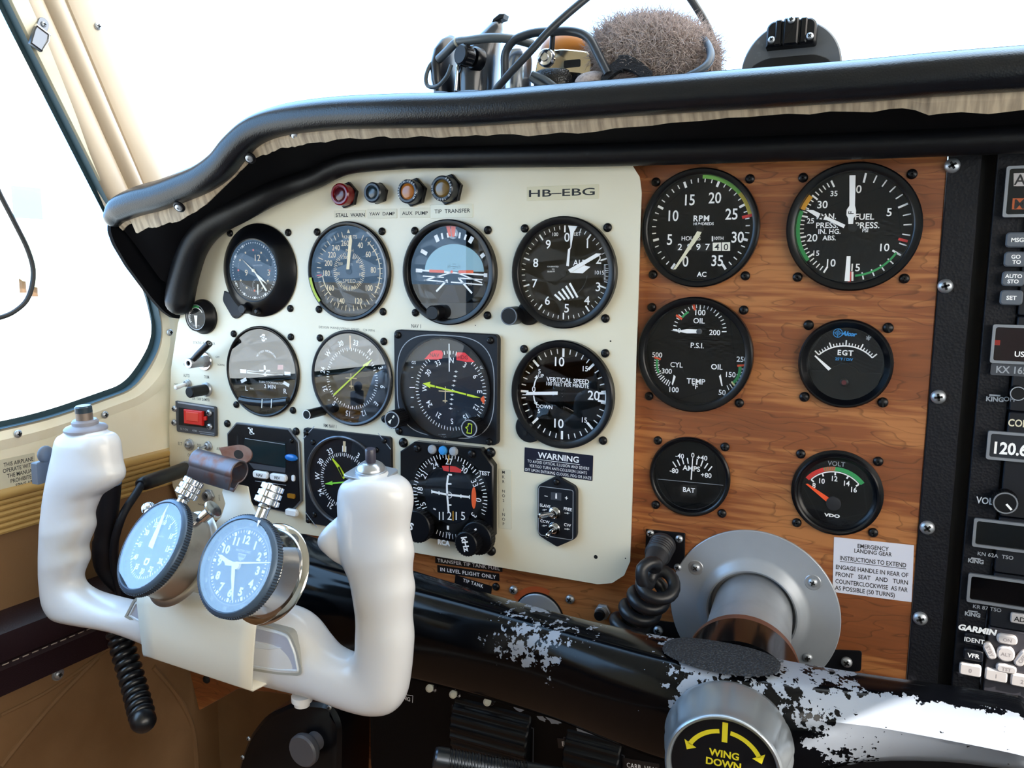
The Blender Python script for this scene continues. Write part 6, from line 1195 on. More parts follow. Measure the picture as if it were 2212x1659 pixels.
# pairs of outline points (inner edge, outer edge) and half depth front to back
YO = [((238, 938), (134, 936), 12), ((247, 939), (127, 938), 13), ((254, 945), (122, 945), 14), ((261, 958), (118, 958), 15), ((264, 980), (114, 980), 15), ((267, 1004), (109, 1000), 15), ((272, 1020), (105, 1020), 15), ((270, 1034), (101, 1040), 14.5), ((258, 1048), (97, 1060), 13.5), ((238, 1060), (94, 1078), 12.5), ((222, 1070), (92, 1092), 12), ((214, 1085), (90, 1110), 11.5),
      ((206, 1108), (87, 1135), 11.5), ((209, 1133), (86, 1155), 12), ((203, 1152), (85, 1175), 11.5), ((193, 1178), (84, 1200), 11.3), ((197, 1205), (84, 1225), 11.8), ((189, 1225), (84, 1245), 11.3), ((183, 1243), (86, 1268), 11.3), ((189, 1258), (90, 1298), 12), ((204, 1268), (99, 1322), 13), ((222, 1274), (118, 1344), 14), ((250, 1279), (158, 1357), 15), ((290, 1284), (215, 1370), 15.5), ((340, 1278), (300, 1394), 16), ((410, 1284), (390, 1424), 16), ((490, 1290), (465, 1450), 16),
      ((560, 1296), (530, 1472), 16), ((612, 1298), (580, 1486), 16), ((648, 1310), (622, 1496), 16), ((672, 1330), (658, 1504), 15.5), ((692, 1360), (690, 1512), 15), ((712, 1388), (730, 1523), 14.5), ((736, 1405), (775, 1536), 14), ((758, 1412), (815, 1543), 13.5), ((771, 1408), (850, 1537), 13), ((775, 1396), (872, 1510), 13), ((774, 1380), (884, 1460), 13), ((772, 1362), (890, 1420), 13), ((771, 1345), (894, 1380), 13), ((769, 1325), (892, 1340), 12.6), ((766, 1305), (895, 1305), 13), ((762, 1280), (898, 1275), 13.2), ((757, 1256), (893, 1245), 12.6),
      ((750, 1235), (893, 1222), 12.6), ((740, 1212), (896, 1196), 13), ((735, 1185), (891, 1170), 12.6), ((733, 1160), (886, 1145), 12.4), ((732, 1130), (889, 1118), 13), ((731, 1100), (893, 1096), 14), ((731, 1075), (893, 1074), 14.5), ((733, 1056), (888, 1054), 14.5), ((738, 1043), (876, 1040), 14), ((747, 1034), (860, 1031), 13), ((760, 1030), (845, 1028), 11)]
rings = []
def yoke_rings(pairs):
    sm = spline([(*a, 0) for a, b, d in pairs], 4), spline([(*b, d) for a, b, d in pairs], 4); out = []; NS = 40
    for p, q in zip(*sm):
        P, Q = at(p.x, p.y, YY), at(q.x, q.y, YY); c = (P + Q) / 2; e = (P - Q) / 2; A = e.length; eh = e / A
        d = ray((p.x + q.x) / 2, (p.y + q.y) / 2); s_ = Vector((d.x / d.y, 0, d.z / d.y)); t = abs(s_.dot(eh)); b = q.z
        b = min(b, .82 * A / max(t, .05)); a = math.sqrt(max(A * A - (b * t) ** 2, (.45 * A) ** 2)); r = []
        for k in range(NS):
            w = 2 * PI * k / NS; cw, sw = math.cos(w), math.sin(w); ex = .86
            r.append(c + eh * a * math.copysign(abs(cw) ** ex, cw) + Vector((0, -1, 0)) * b * math.copysign(abs(sw) ** ex, sw) - YC)
        out.append(r)
    return out
def close_ends(rings):
    out = []
    for ring, k in ((rings[0], 0), (rings[-1], 1)):
        c = sum(ring, Vector()) / len(ring); nrm = (ring[0] - c).cross(ring[10] - c).normalized(); nx = rings[1] if k == 0 else rings[-2]; c2 = sum(nx, Vector()) / len(nx)
        if nrm.dot(c - c2) < 0: nrm = -nrm
        caps = [[c + (p - c) * f + nrm * h_ for p in ring] for f, h_ in ((.93, 1.4), (.8, 2.2), (.4, 2.6), (.02, 2.7))]
        out.append(caps)
    return list(reversed(out[0])) + rings + out[1]
mb = MB(); mb.loft(close_ends(yoke_rings(YO)), IVO)
mb.loft(close_ends(yoke_rings([((735, 1110), (765, 1235), 7), ((722, 1122), (750, 1222), 8.5), ((710, 1133), (735, 1212), 9), ((701, 1146), (722, 1198), 8.6), ((696, 1157), (710, 1186), 7), ((695, 1164), (701, 1176), 4)])), IVO)
ob = mb.build('wheel_body', yk, 180)
md = ob.modifiers.new('remesh', 'REMESH'); md.mode = 'VOXEL'; md.voxel_size = .0011; md.use_smooth_shade = True
md = ob.modifiers.new('smooth', 'SMOOTH'); md.factor = .5; md.iterations = 9
def yp(u, v, y=YY): return at(u, v, y) - YC
# recessed name plates left and right of the bracket
PLT = mat('plate_lavender', 'b4b8c8', .35); RIMM = mat('plate_rim', 'd5dbe2', .25); RECS = mat('recess_grey', 'a3a29a', .5)
def emblem(lbl, P, yf, spear):
    mb = MB(); T = Matrix(((1, 0, 0, 0), (0, 0, -1, 0), (0, 1, 0, 0), (0, 0, 0, 1))); q = [yp(*a, yf) for a in P]; pts = [(p.x, p.z) for p in q]
    A_2 = sum(pts[i][0] * pts[(i + 1) % len(pts)][1] - pts[(i + 1) % len(pts)][0] * pts[i][1] for i in range(len(pts)))
    if A_2 < 0: pts = pts[::-1]
    h0 = -(yf - YC.y); O = ol(pts, 3); I = inset(O, 1.2); J = inset(O, 2.2); n = len(O)
    mb.loft([[(x, y, h0 - 9) for x, y in inset(O, -1.5)], [(x, y, h0) for x, y in inset(O, -1.5)], [(x, y, h0) for x, y in O], [(x, y, h0 - .8) for x, y in inset(O, .3)]], RECS, True, False, T)
    mb.loft([[(x, y, h0 - .8) for x, y in inset(O, .3)], [(x, y, h0 + .5) for x, y in I], [(x, y, h0 + .5) for x, y in inset(O, 1.8)], [(x, y, h0 - .2) for x, y in J]], RIMM, True, False, T); mb.prism(J, h0 - 1, h0 - .2, PLT, T)
    if spear: s_ = [yp(*a, yf) for a in spear]; mb.prism([(p.x, p.z) for p in s_], h0 - .3, h0 + .5, RIMM, T, .3)
    return tag(mb.build('name_plate', yk), lbl)
emblem('lavender-grey name plate', ((520, 1342), (600, 1362), (624, 1371), (640, 1410), (649, 1455), (600, 1452), (520, 1440)), YY - 15.6, ((520, 1380), (580, 1392), (608, 1400), (580, 1403), (520, 1396)))
emblem('lavender-grey name plate', ((292, 1296), (330, 1300), (330, 1352), (300, 1346), (274, 1331)), YY - 15.0, None)
# push buttons
c = yp(186, 934); up_ = Matrix.Translation(c + Vector((0, 0, 1.6))) @ Matrix.Rotation(.06, 4, 'X'); GB = mat('button_grey', '8a8a94', .4)
mb = MB(); mb.lathe([(13.4, 0), (13.4, 1.4), (12.4, 2.6), (8.2, 4.0), (8.2, 6), (7.2, 7.2), (0, 7.2)], GB, up_, 40); bb_ = mb.build('button_base', yk)
mb = MB(); mb.lathe([(5.2, 7), (5.2, 12)], mat('button_bronze', '8d7d72', .35, .6), up_, 32); mb.lathe([(5.3, 12), (5.3, 15.6), (4.4, 16.6), (0, 16.6)], mat('button_cap_dark', '2c3a44', .25), up_, 32); mb.build('push_button', bb_)
c = yp(802, 1032); up_ = Matrix.Translation(c + Vector((0, 0, 1.4))) @ Matrix.Rotation(.15, 4, 'X') @ Matrix.Rotation(.08, 4, 'Y')
mb = MB(); mb.prism(rrect(24, 21, 3, 4), .6, 2.0, STEEL, up_, .3); mb.lathe([(8.6, 2), (8.6, 3.6), (8.2, 3.8), (0, 3.8)], STEEL, up_, 32); bb_ = mb.build('button_base', yk, 25)
mb = MB(); mb.lathe([(7.8, 3.7), (7.8, 4.6), (6.6, 6.2), (4.6, 7.6), (3.4, 8.0), (0, 8.0)], mat('satin_silver', 'b5bac2', .28, .8), up_, 32); mb.lathe([(2.9, 8), (2.9, 15), (2.4, 15.8), (0, 15.8)], mat('button_cap_dark2', '3b3a48', .3), up_, 24); mb.build('push_button', bb_)
mb = MB(); c = yp(93, 1022, YY); mb.box((c.x - .5, c.y + 2, c.z + 1), (6, 16, 15), mat('switch_grey', '5d6470', .5), None, 0, .8); mb.ball((c.x + 1, c.y + 2, c.z + 13), (3.4, 6, 6), MATS['switch_grey'], 14, 8); tag(mb.build('side_switch', yk), 'grey switch on the outer side')
c = yp(652, 1502, YY - 2); mb = MB(); mb.lathe([(0, -7), (4.6, -6.4), (4.8, -4), (6.2, -3.4), (6.2, 0)], mat('plug_white', 'e3e2e2', .35), Matrix.Translation(c), 28); mb.build('bottom_plug', yk)
c = yp(318, 1404, YY - 6); mb = MB(); mb.lathe([(0, -4), (2.6, -3.4), (3.2, 0), (3.2, 3)], STEEL, Matrix.Translation(c), 20); mb.build('bottom_screw', yk)
mb = MB(); mb.tube([Vector((-250, -192, -264)) - YC, Vector((-262, -128, -264)) - YC], 17, BLKG, 32); tag(mb.build('shaft', yk), 'black shaft joining the arm')
# ================================================================ clock bracket folded over the wheel
BRK = mat('bracket_cream', 'e4dfd0', .38, coat=.15); FA, FB = at(298, 1290, -221), at(553, 1350, -221); UPV = Vector((0, .5, .866))
br = thing('clock_bracket', 'cream sheet-metal bracket folded over the middle of the control wheel', 'bracket', FA, Matrix.Identity(4)); nB = (FB - FA).cross(UPV).normalized()
if nB.y > 0: nB = -nB
def pl(u, v): return onplane(u, v, FA, nB) - FA
top = [pl(*q) for q in ((553, 1350), (610, 1310), (632, 1250), (622, 1180), (590, 1135), (552, 1106), (540, 1082), (534, 1050), (484, 1040), (480, 1064), (487, 1088), (478, 1116), (464, 1131), (440, 1134), (415, 1150), (380, 1200), (330, 1255), (298, 1290))]
mb = MB(); n = len(top); bk_ = [p - nB * 1.4 for p in top]; vs = [tuple(p) for p in top + bk_]; fs = [tuple(range(n)), tuple(reversed(range(n, 2 * n)))] + [(i, n + i, n + (i + 1) % n, (i + 1) % n) for i in range(n)]; mb.add(vs, fs, BRK); mb.build('back_plate', br, 30)
mb = MB(); Lb, Rb = at(312, 1415, -221), at(545, 1492, -221); e = FB - FA; rowsf = []
for f in range(9):
    t = f / 8; a = FA; b = FB
    row = []
    base = a.lerp(b, t); bot = Lb.lerp(Rb, t)
    row = [base + UPV * 10, base + UPV * 4, base + Vector((0, .4, .6)), base + Vector((0, -.6, -3)), base.lerp(bot, .5) + Vector((0, -.8, 0)), bot + Vector((0, -.6, 1.2)), bot + Vector((0, .6, -.2)), bot + Vector((2, 5, .6)), bot + Vector((9, 26, 2.0))]
    rowsf.append([p - FA for p in row])
mb.loft(rowsf, BRK, False, False); fc = mb.build('front_cover', br, 60); md = fc.modifiers.new('thick', 'SOLIDIFY'); md.thickness = .0013; md.offset = 0
# ---- bulldog clip on top of the bracket
A0, A1 = onplane(440, 1000, FA, nB) + nB * 6, onplane(531, 1026, FA, nB) + nB * 6; ax = (A1 - A0).normalized(); RST = mat('weathered_steel', '6f6a70', .42, .7, noise=(120, '7a5346', .5, .68)); RST2 = mat('rusty_steel', '7d665f', .5, .6, noise=(90, '6a4436', .45, .7))
yv = nB; zv = ax.cross(yv).normalized(); zv = -zv if zv.z < 0 else zv
cl = thing('bulldog_clip', 'weathered steel bulldog clip at the top of the clock bracket', 'clip', A0, Matrix.Identity(4)); L_ = (A1 - A0).length; mb = MB(); ringA = []
for t in (0, .02, .98, 1):
    r_ = 6.4; ring = []
    for k in range(26):
        a = math.radians(-155 + 300 * k / 25); ring.append(ax * L_ * t + yv * r_ * math.sin(a) + zv * r_ * math.cos(a))
    ring = [ax * L_ * t + yv * 2.2 - zv * 12.5, *ring[::-1], ax * L_ * t - yv * 1.2 - zv * 12.5]; ringA.append(ring)
mb.loft(ringA, RST, False, False); tb = mb.build('spring_body', cl, 50); md = tb.modifiers.new('thick', 'SOLIDIFY'); md.thickness = .0009
tabc = onplane(522, 985, FA, nB) - A0; rootc = ax * (L_ * .62) + zv * 5
d_ = (tabc - rootc); u_ = d_.normalized(); w_ = u_.cross(nB).normalized(); out = []
for k in range(25): a = math.radians(-90 + 180 * k / 24); out.append((8.0 * math.sin(a), d_.length + 8.0 * math.cos(a)))
out += [(9.5, 0), (-9.5, 0)]; T = Matrix((( w_.x, u_.x, nB.x, rootc.x), (w_.y, u_.y, nB.y, rootc.y), (w_.z, u_.z, nB.z, rootc.z), (0, 0, 0, 1)))
mb = MB(); hole = [(3.8 * math.cos(2 * PI * k / 24), d_.length + 2.8 * math.sin(2 * PI * k / 24)) for k in range(24)]; mb.prism(out, 2, 3, RST2, T); mb.poly(hole, 3.06, SLOT, T); mb.build('ring_tab', cl)
# ================================================================ the two dashboard timers
CASE = mat('polished_case', 'c9c6c2', .1, 1); CASE2 = mat('brushed_case', 'b5aea5', .3, .9, noise=(60, '9a9186', .5, .75)); BEZ = mat('bezel_blue_grey', '4c5f74', .4, .3); KNURL = mat('knurl_dark', '2b3440', .5)
def timer(name, label, cu, cv, depth, ncam, upu, upv, R, case, dh):
    n_ = (_r0 * ncam[0] + _r1 * ncam[1] + _r2 * ncam[2]).normalized(); C = deep(cu, cv, depth); up = (onplane(upu, upv, C, n_) - C); up = (up - n_ * up.dot(n_)).normalized(); x = up.cross(n_).normalized()
    o = thing(name, label, 'clock', C, Matrix(((x.x, up.x, n_.x), (x.y, up.y, n_.y), (x.z, up.z, n_.z)))); k = R / 29
    mb = MB(); mb.lathe([(24 * k, -dh - 1.4), (28.6 * k, -dh - 1.4), (29.2 * k, -dh - .4), (28.4 * k, -dh + .6), (26.0 * k, -dh + 1.6), (26.2 * k, -8), (27.2 * k, -5.4), (28 * k, -4.4)], case, None, 96); mb.lathe([(0, -dh - 1), (28 * k, -dh - 1)], case, None, 48); mb.build('case', o, 50)
    mb = MB(); mb.lathe([(27.6 * k, -5), (28.4 * k, -4.6), (28.4 * k, -.8), (27.6 * k, .4), (26.0 * k, 1.2), (25.4 * k, .6), (25.2 * k, -2)], BEZ, None, 110)
    for i in range(110): a = 2 * PI * i / 110; mb.box((0, 0, 0), (.75 * k, .8 * k, 3.6), KNURL, Matrix.Rotation(-a, 4, 'Z') @ Matrix.Translation((0, 28.5 * k, -2.7)))
    mb.build('bezel', o, 50)
    d = MB(); d.disc(25.4 * k, -1.9, mat('timer_dial', '16181d', .6), None, 80)
    mb = MB(); N_ = 80; dome = [(25.8 * k, .5), (25.4 * k, 1.0), (0, 1.02)]; mb.lathe(dome, CRYST, None, N_); mb.build('crystal', o, 20)
    def loc(u, v, h=-1.8): p = onplane(u, v, C + n_ * h, n_) - C; return (p.dot(x), p.dot(up))
    return o, d, loc, k
def crown(o, a, b, L0, r0, L, r, bands, name='winding_crown', m=CHROME):
    T = Matrix.Translation((a, b, -3.2)) @ Vector((a, b, 0)).to_track_quat('Z', 'Y').to_matrix().to_4x4(); mb = MB(); mb.lathe([(r0, -2), (r0, L0 * .6), (r0 * 1.15, L0 * .7), (r0, L0)], m, T, 24)
    for i in range(bands):
        h0 = L0 + L * i / bands; h1 = L0 + L * (i + 1) / bands; rr = r * (1 - .05 * i); mb.lathe([(rr * .9, h0), (rr, h0 + .5), (rr, h1 - .5), (rr * .9, h1)], m, T, 30)
        for k in range(22): a_ = 2 * PI * k / 22; mb.box((rr * math.cos(a_), rr * math.sin(a_), (h0 + h1) / 2), (.8, .55, L / bands - 1.2), m, T @ Matrix.Identity(4))
    return mb.build(name, o)
def kk(x, y): return (220 + x * .2049, 1000 + y * .2049)
# seconds timer (left)
o, d, loc, k = timer('stopwatch', 'round stopwatch with figures 5 to 60 on the bracket, nearer the left horn', 326, 1178, 494, (-.535, -.475, -.70), *kk(640, 600), 29.9, CASE2, 22)
for i in range(60): d.tick(i * 6, (18.2 if i % 5 else 16.8) * 1, 19.8, .42 if i % 5 else .8, -1.84, WHT)
d.ticks(0, 358.8, 300, 19.0, 19.8, .12, -1.85, GREY)
for i in range(12): a = math.radians(i * 30); d.text(str(i * 5 or 60), (15.0 * math.sin(a), 15.0 * math.cos(a)), 3.2, -1.82, WHT, 0, .04, wide=.9)
d.text('TRIPMASTER', (1.2, 6.4), 1.2, -1.82, GREY, 0, .01); d.poly([(-2.4, -7.2), (2.4, -7.2), (2.6, -10), (1.6, -11.4), (-1.6, -11.4), (-2.6, -10)], -1.82, WHT); d.disc(1.2, -1.8, mat('timer_dial', '16181d'), Matrix.Translation((0, -9.4, 0)), 16); d.text('1/5 SEC', (0, -5.6), 1.1, -1.82, GREY)
d.build('dial', o); mb = MB(); P = [loc(*kk(*q), -.9) for q in ((705, 432), (665, 530), (640, 610), (545, 870), (530, 905), (490, 880), (500, 845), (615, 600), (650, 525))]; mb.prism(P, -1.2, -.9, LUME); mb.build('sweep_hand', o)
mb = MB(); mb.pline([loc(*kk(*q), -1.4) for q in ((258, 850), (275, 930), (320, 918), (540, 728))], .35, -1.4, SLOT); mb.build('register_hand', o)
a, b = loc(*kk(835, 420), -3); f = 28.6 / math.hypot(a, b); crown(o, a * f, b * f, 4.5, 3.2, 11.5, 6.4, 3)
a, b = loc(*kk(480, 420), -3); f = 28.2 / math.hypot(a, b); crown(o, a * f, b * f, 3.5, 3.4, 4.4, 3.6, 1, 'reset_button')
a, b = loc(*kk(960, 610), -6); f = 27.4 / math.hypot(a, b); T = Matrix.Translation((a * f, b * f, -9)) @ Vector((a, b, 0)).to_track_quat('Z', 'Y').to_matrix().to_4x4(); mb = MB(); mb.lathe([(2.2, -2), (2.2, 5), (3.4, 5.4), (3.4, 12.5), (5.6, 13), (6, 14), (5.6, 15), (0, 15.2)], CHROME, T, 28); mb.build('start_button', o)
# clock (right)
o, d, loc, k = timer('dashboard_clock', 'round clock with twelve hour figures on the bracket, nearer the right horn', 510, 1221, 448, (-.436, -.353, -.83), *kk(1540, 690), 28.0, CASE, 25)
for i in range(60): d.tick(i * 6, 18.0 if i % 5 else 17.2, 19.2, .45 if i % 5 else 1.5, -1.84, WHT)
for i in range(12): a = math.radians(i * 30); d.text(str(i or 12), (14.2 * math.sin(a), 14.2 * math.cos(a)), 4.2, -1.82, LUME, 0, .045)
for i in range(12): a = i * 30; g_ = math.radians(a); d.text(str(i * 5 or 60), (22.6 * math.sin(g_), 22.6 * math.cos(g_)), 1.9, -1.82, GREY, a, .01)
d.ring(20.4, 20.6, -1.9, -1.84, GREY)
for i in range(120): d.tick(i * 3, 20.8, 21.4, .15, -1.84, GREY)
d.text('MASTER-TIME', (0, 8.0), 1.3, -1.82, GREY, 0, .02); d.poly([(-3, 6.6), (3, 6.6), (2.4, 4), (0, 2.4), (-2.4, 4)], -1.82, GREY); d.text('HEUER', (0, 5.3), 1.2, -1.8, INK, 0, .03); d.text('8 DAYS', (0, -7), 1.1, -1.82, GREY); d.build('dial', o)
mb = MB(); mb.prism([loc(*kk(*q), -.9) for q in ((1222, 965), (1260, 968), (1325, 1015), (1390, 1045), (1380, 1085), (1300, 1078), (1290, 1045), (1245, 1000))], -1.3, -1.0, LUME); mb.build('hour_hand', o)
mb = MB(); mb.prism([loc(*kk(*q), -.8) for q in ((1372, 1060), (1408, 1060), (1400, 1200), (1380, 1450), (1372, 1450), (1366, 1200))], -.9, -.6, LUME); mb.build('minute_hand', o)
mb = MB(); mb.prism([loc(*kk(*q), -.6) for q in ((1390, 1045), (1390, 1068), (1780, 1056), (1780, 1048))], -.4, -.2, WHT); mb.lathe([(2, -1.6), (2, .1), (0, .2)], LUME, None, 20); mb.build('second_hand', o)
a, b = loc(*kk(1650, 620), -3); f = 28.8 / math.hypot(a, b); crown(o, a * f, b * f, 6.0, 3.2, 11.5, 6.4, 3)
mb = MB(); a, b = loc(*kk(1655, 640), 1); mb.poly([(a, b - 2.2), (a - 1.1, b + 1.8), (a + 1.1, b + 1.8)], 1.4, WHT); tag(mb.build('bezel_marker', o), 'white triangle')
# bracket screw between the clocks
p = onplane(421, 1186, FA, nB) - FA; T = Matrix.Translation(p) @ nB.to_track_quat('Z', 'Y').to_matrix().to_4x4(); mb = MB(); mb.lathe([(5.6, 0), (5.6, 2), (4, 3), (0, 3)], STEEL, T, 28); mb.box((0, 0, 3), (6, 1, .4), SLOT, T); mb.build('bracket_screw', br)
# ================================================================ coiled lead hanging from the wheel, black hose behind the horn
RUBC = mat('coil_rubber', '101217', .32)
o = thing('coiled_lead', 'thick black coiled lead hanging below the control wheel', 'cable', at(262, 1375, -192), Matrix.Identity(4)); Q = at(262, 1375, -192)
core = resample([at(u, v, y) - Q for u, v, y in ((252, 1345, -192), (264, 1395, -194), (282, 1455, -198), (297, 1510, -204), (309, 1556, -212))], 260); pa = []
for i, q in enumerate(core):
    t = (core[min(259, i + 1)] - core[max(0, i - 1)]).normalized(); x = t.cross(Vector((0, 1, 0))).normalized(); y = t.cross(x); w = i / 259 * 2 * PI * 13; pa.append(q + (x * math.cos(w) + y * math.sin(w)) * (6.2 - max(0, (i - 245)) * .1))
mb = MB(); mb.tube(pa, 2.5, RUBC, 10); mb.tube(core, 6.2, RUBC, 14); mb.build('coil', o); mb = MB(); mb.ball(core[-1], (8.4, 8.4, 8.0), RUBC); mb.build('cord_end', o)
o = thing('black_hose', 'black hose bundle behind the left horn of the control wheel', 'hose', at(236, 1100, -120), Matrix.Identity(4)); Q = at(236, 1100, -120)
mb = MB(); mb.tube(spline([at(u, v, y) - Q for u, v, y in ((238, 1040, -125), (232, 1110, -122), (228, 1170, -118), (232, 1220, -112), (270, 1262, -105), (330, 1285, -98))], 6), [8.5] * 12 + [10] * 19, BLK2, 16); mb.build('hose', o)
# ================================================================ headsets and compass on the glareshield
YD = -8.0
def dk(u, v, y=YD): return at(u, v, y)
CAPB = mat('earcup_black', '1a1d24', .3, coat=.2); CAPD = mat('earcup_dome', '2a3038', .22, coat=.4); TUB = mat('boom_grey', '4b5257', .4); CBL = mat('cable_rubber', '2a2f36', .35); ORL = mat('orange_leather', 'b8701f', .45)
Q = dk(1010, 190); ZB = Q.z
hs = thing('aviation_headset', 'black headset with a grey boom and a volume knob lying on the glareshield', 'headset', Q, Matrix.Identity(4))
h_ = lambda u, v, y=YD: dk(u, v, y) - Q
mb = MB(); mb.loft([[c + Vector((rx * math.cos(2 * PI * k / 28), ry * math.sin(2 * PI * k / 28), 0)) for k in range(28)] for c, rx, ry in ((h_(966, 205), 7, 16), (h_(964, 180), 8, 18), (h_(962, 150), 8, 18), (h_(966, 115), 7, 16), (h_(972, 92), 5.4, 11), (h_(976, 79), 2, 4))], CAPB); mb.build('ear_cup', hs, 70)
mb = MB(); mb.loft([[c + Vector((rx * math.cos(2 * PI * k / 32), ry * math.sin(2 * PI * k / 32), 0)) for k in range(32)] for c, rx, ry in ((h_(1030, 205), 15, 18), (h_(1031, 170), 15.4, 19), (h_(1036, 140), 14.4, 18), (h_(1044, 110), 12.4, 15), (h_(1054, 85), 9.5, 10), (h_(1066, 66), 7, 7), (h_(1073, 50), 4.5, 4), (h_(1076, 43), 1.5, 1.5))], CAPD); mb.build('ear_cup', hs, 70)
mb = MB(); mb.tube([h_(985, 195, YD - 18), h_(988, 150, YD - 19), h_(992, 118, YD - 18)], 1.3, CHROME, 10); mb.build('ear_cup_clip', hs)
mb = MB(); p = h_(1078, 44, YD); mb.prism([(-4, -2), (5, 0), (6, 3), (2, 3.4), (-3, .5)], -4, 4, BLK, Matrix.Translation(p) @ PANEL_ROT, .5); mb.build('hook', hs)
mb = MB(); mb.tube(spline([h_(948, 128, YD - 16), h_(965, 112, YD - 20), h_(986, 92, YD - 24), h_(1010, 88, YD - 25), h_(1060, 82, YD - 25), h_(1110, 85, YD - 20), h_(1150, 95, YD - 10)], 6), 3.1, TUB, 14); p = h_(988, 92, YD - 24); mb.build('boom', hs)
mb = MB(); T = Matrix.Translation(p) @ Vector((1, -.2, .3)).to_track_quat('Z', 'Y').to_matrix().to_4x4(); mb.lathe([(3.2, -.8), (3.9, -.4), (3.9, .6), (3.2, 1)], mat('clip_pale', '9a9a8e', .4), T, 24); mb.build('boom_band', hs)
kd = Vector((-.35, -.93, .05)); T = Matrix.Translation(h_(1030, 128, YD - 16)) @ kd.to_track_quat('Z', 'Y').to_matrix().to_4x4(); mb = MB(); mb.lathe([(8, -2), (8, 3), (7, 4.6), (4, 5), (4, 7), (6.8, 7), (7, 8), (7, 15), (6, 16), (0, 16)], BLKG, T, 32)
for k in range(14): a = 2 * PI * k / 14; mb.box((7 * math.cos(a), 7 * math.sin(a), 11.4), (1, 1, 6), BLKG, T)
mb.build('volume_knob', hs)
mb = MB(); mb.tube(spline([h_(948, 128, YD - 12), h_(930, 140, YD - 16), h_(920, 168, YD - 18), h_(925, 186, YD - 18), h_(945, 186, YD - 20), h_(965, 165, YD - 22), h_(975, 140, YD - 22)], 6), 1.5, TUB, 10); mb.build('lead', hs)
# metal-yoke headset with orange seal
Q2 = dk(1210, 180); hb = thing('aviation_headset', 'headset with a polished metal bracket and an orange leather seal on the glareshield', 'headset', Q2, Matrix.Identity(4)); h2 = lambda u, v, y=YD: dk(u, v, y) - Q2
mb = MB(); mb.ball(h2(1224, 112, YD + 14), (20, 13, 14), ORL, 28, 14); tag(mb.build('ear_seal', hb), 'orange leather seal')
mb = MB(); pts = [(1155, 165), (1160, 135), (1172, 114), (1186, 103), (1200, 108), (1215, 106), (1240, 108), (1272, 112), (1280, 135), (1277, 164), (1230, 158), (1190, 158)]; q = [h2(*p_, YD - 12) for p_ in pts]; mb.prism(ol([(p.x, p.z) for p in q], 2), 10, 13, mat('polished_plate', 'd9cbb4', .14, 1), Matrix(((1, 0, 0, 0), (0, 0, -1, 0), (0, 1, 0, 0), (0, 0, 0, 1))), .8)
p = h2(1222, 129, YD - 25); mb.prism(rrect(12, 5, 1, 3, p.x, p.z), 12.9, 13.2, SLOT, Matrix(((1, 0, 0, 0), (0, 0, -1, 0), (0, 1, 0, 0), (0, 0, 0, 1)))); mb.build('bracket', hb)
T = Matrix.Translation(h2(1180, 125, YD - 24)) @ PANEL_ROT; mb = MB(); mb.lathe([(6, -2), (6, 1), (5, 2.4), (3, 2.8), (2.6, 4), (0, 4)], CHROME, T, 28); mb.tube([(0, 0, 1), (-6, -8, 1), (-9, -14, 0)], 2.2, CHROME, 10); mb.tube([(-3, 4, 1), (8, 6, 1), (14, 7, 1)], 1.6, CHROME, 10); mb.build('pivot', hb)
mb = MB(); mb.loft([[c + Vector((rx * math.cos(2 * PI * k / 36), ry * math.sin(2 * PI * k / 36), 0)) for k in range(36)] for c, rx, ry in ((h2(1208, 210), 17, 20), (h2(1208, 180), 17.5, 20.5), (h2(1206, 163), 17, 20), (h2(1206, 159), 15, 18))], mat('black_pebbled_leather', '15161b', .3, bump=('voronoi', 900, .6, .4))); mb.build('ear_cup', hb, 60)
mb = MB(); mb.loft([[c + Vector((rx * math.cos(2 * PI * k / 28), ry * math.sin(2 * PI * k / 28), 0)) for k in range(28)] for c, rx, ry in ((h2(1118, 205), 11, 12), (h2(1118, 170), 11, 12), (h2(1120, 130), 10, 12), (h2(1122, 112), 8, 10))], mat('silver_cup', 'aab0ba', .2, .85)); tag(mb.build('ear_cup', hb, 60), 'silver ear cup')
mb = MB(); mb.tube(round_path([h2(1090, 170, YD - 20), h2(1090, 112, YD - 22), h2(1110, 85, YD - 22), h2(1150, 70, YD - 22), h2(1235, 66, YD - 20), h2(1272, 78, YD - 22), h2(1313, 160, YD - 26)], 14, 6), 2.9, CBL, 14); mb.build('headband_rod', hb)
mb = MB(); mb.tube([h2(1195, 64, YD - 18), h2(1192, 108, YD - 18)], 1.8, BLK, 10); mb.build('slider', hb)
for P in (((1146, 168), (1160, 178), (1180, 190), (1200, 200)), ((1150, 160), (1175, 170), (1205, 192), (1215, 200))): mb = MB(); mb.tube(spline([h2(*p_, YD - 26) for p_ in P], 5), 2.2, TUB, 10); mb.build('lead', hb)
# long lead looping up out of the picture
o = thing('headset_lead', 'long grey-black lead looping high above the headsets', 'cable', dk(1070, 195), Matrix.Identity(4)); Q3 = dk(1070, 195); mb = MB()
mb.tube(spline([dk(u, v, y) - Q3 for u, v, y in ((1062, 205, -44), (1100, 160, -44), (1145, 112, -42), (1195, 58, -38), (1262, 0, -30), (1330, -50, -20), (1410, -62, -10), (1470, -28, -4), (1510, 25, 2), (1535, 75, 6), (1548, 125, 6), (1551, 175, 6))], 8), 2.6, CBL, 14); mb.build('lead', o)
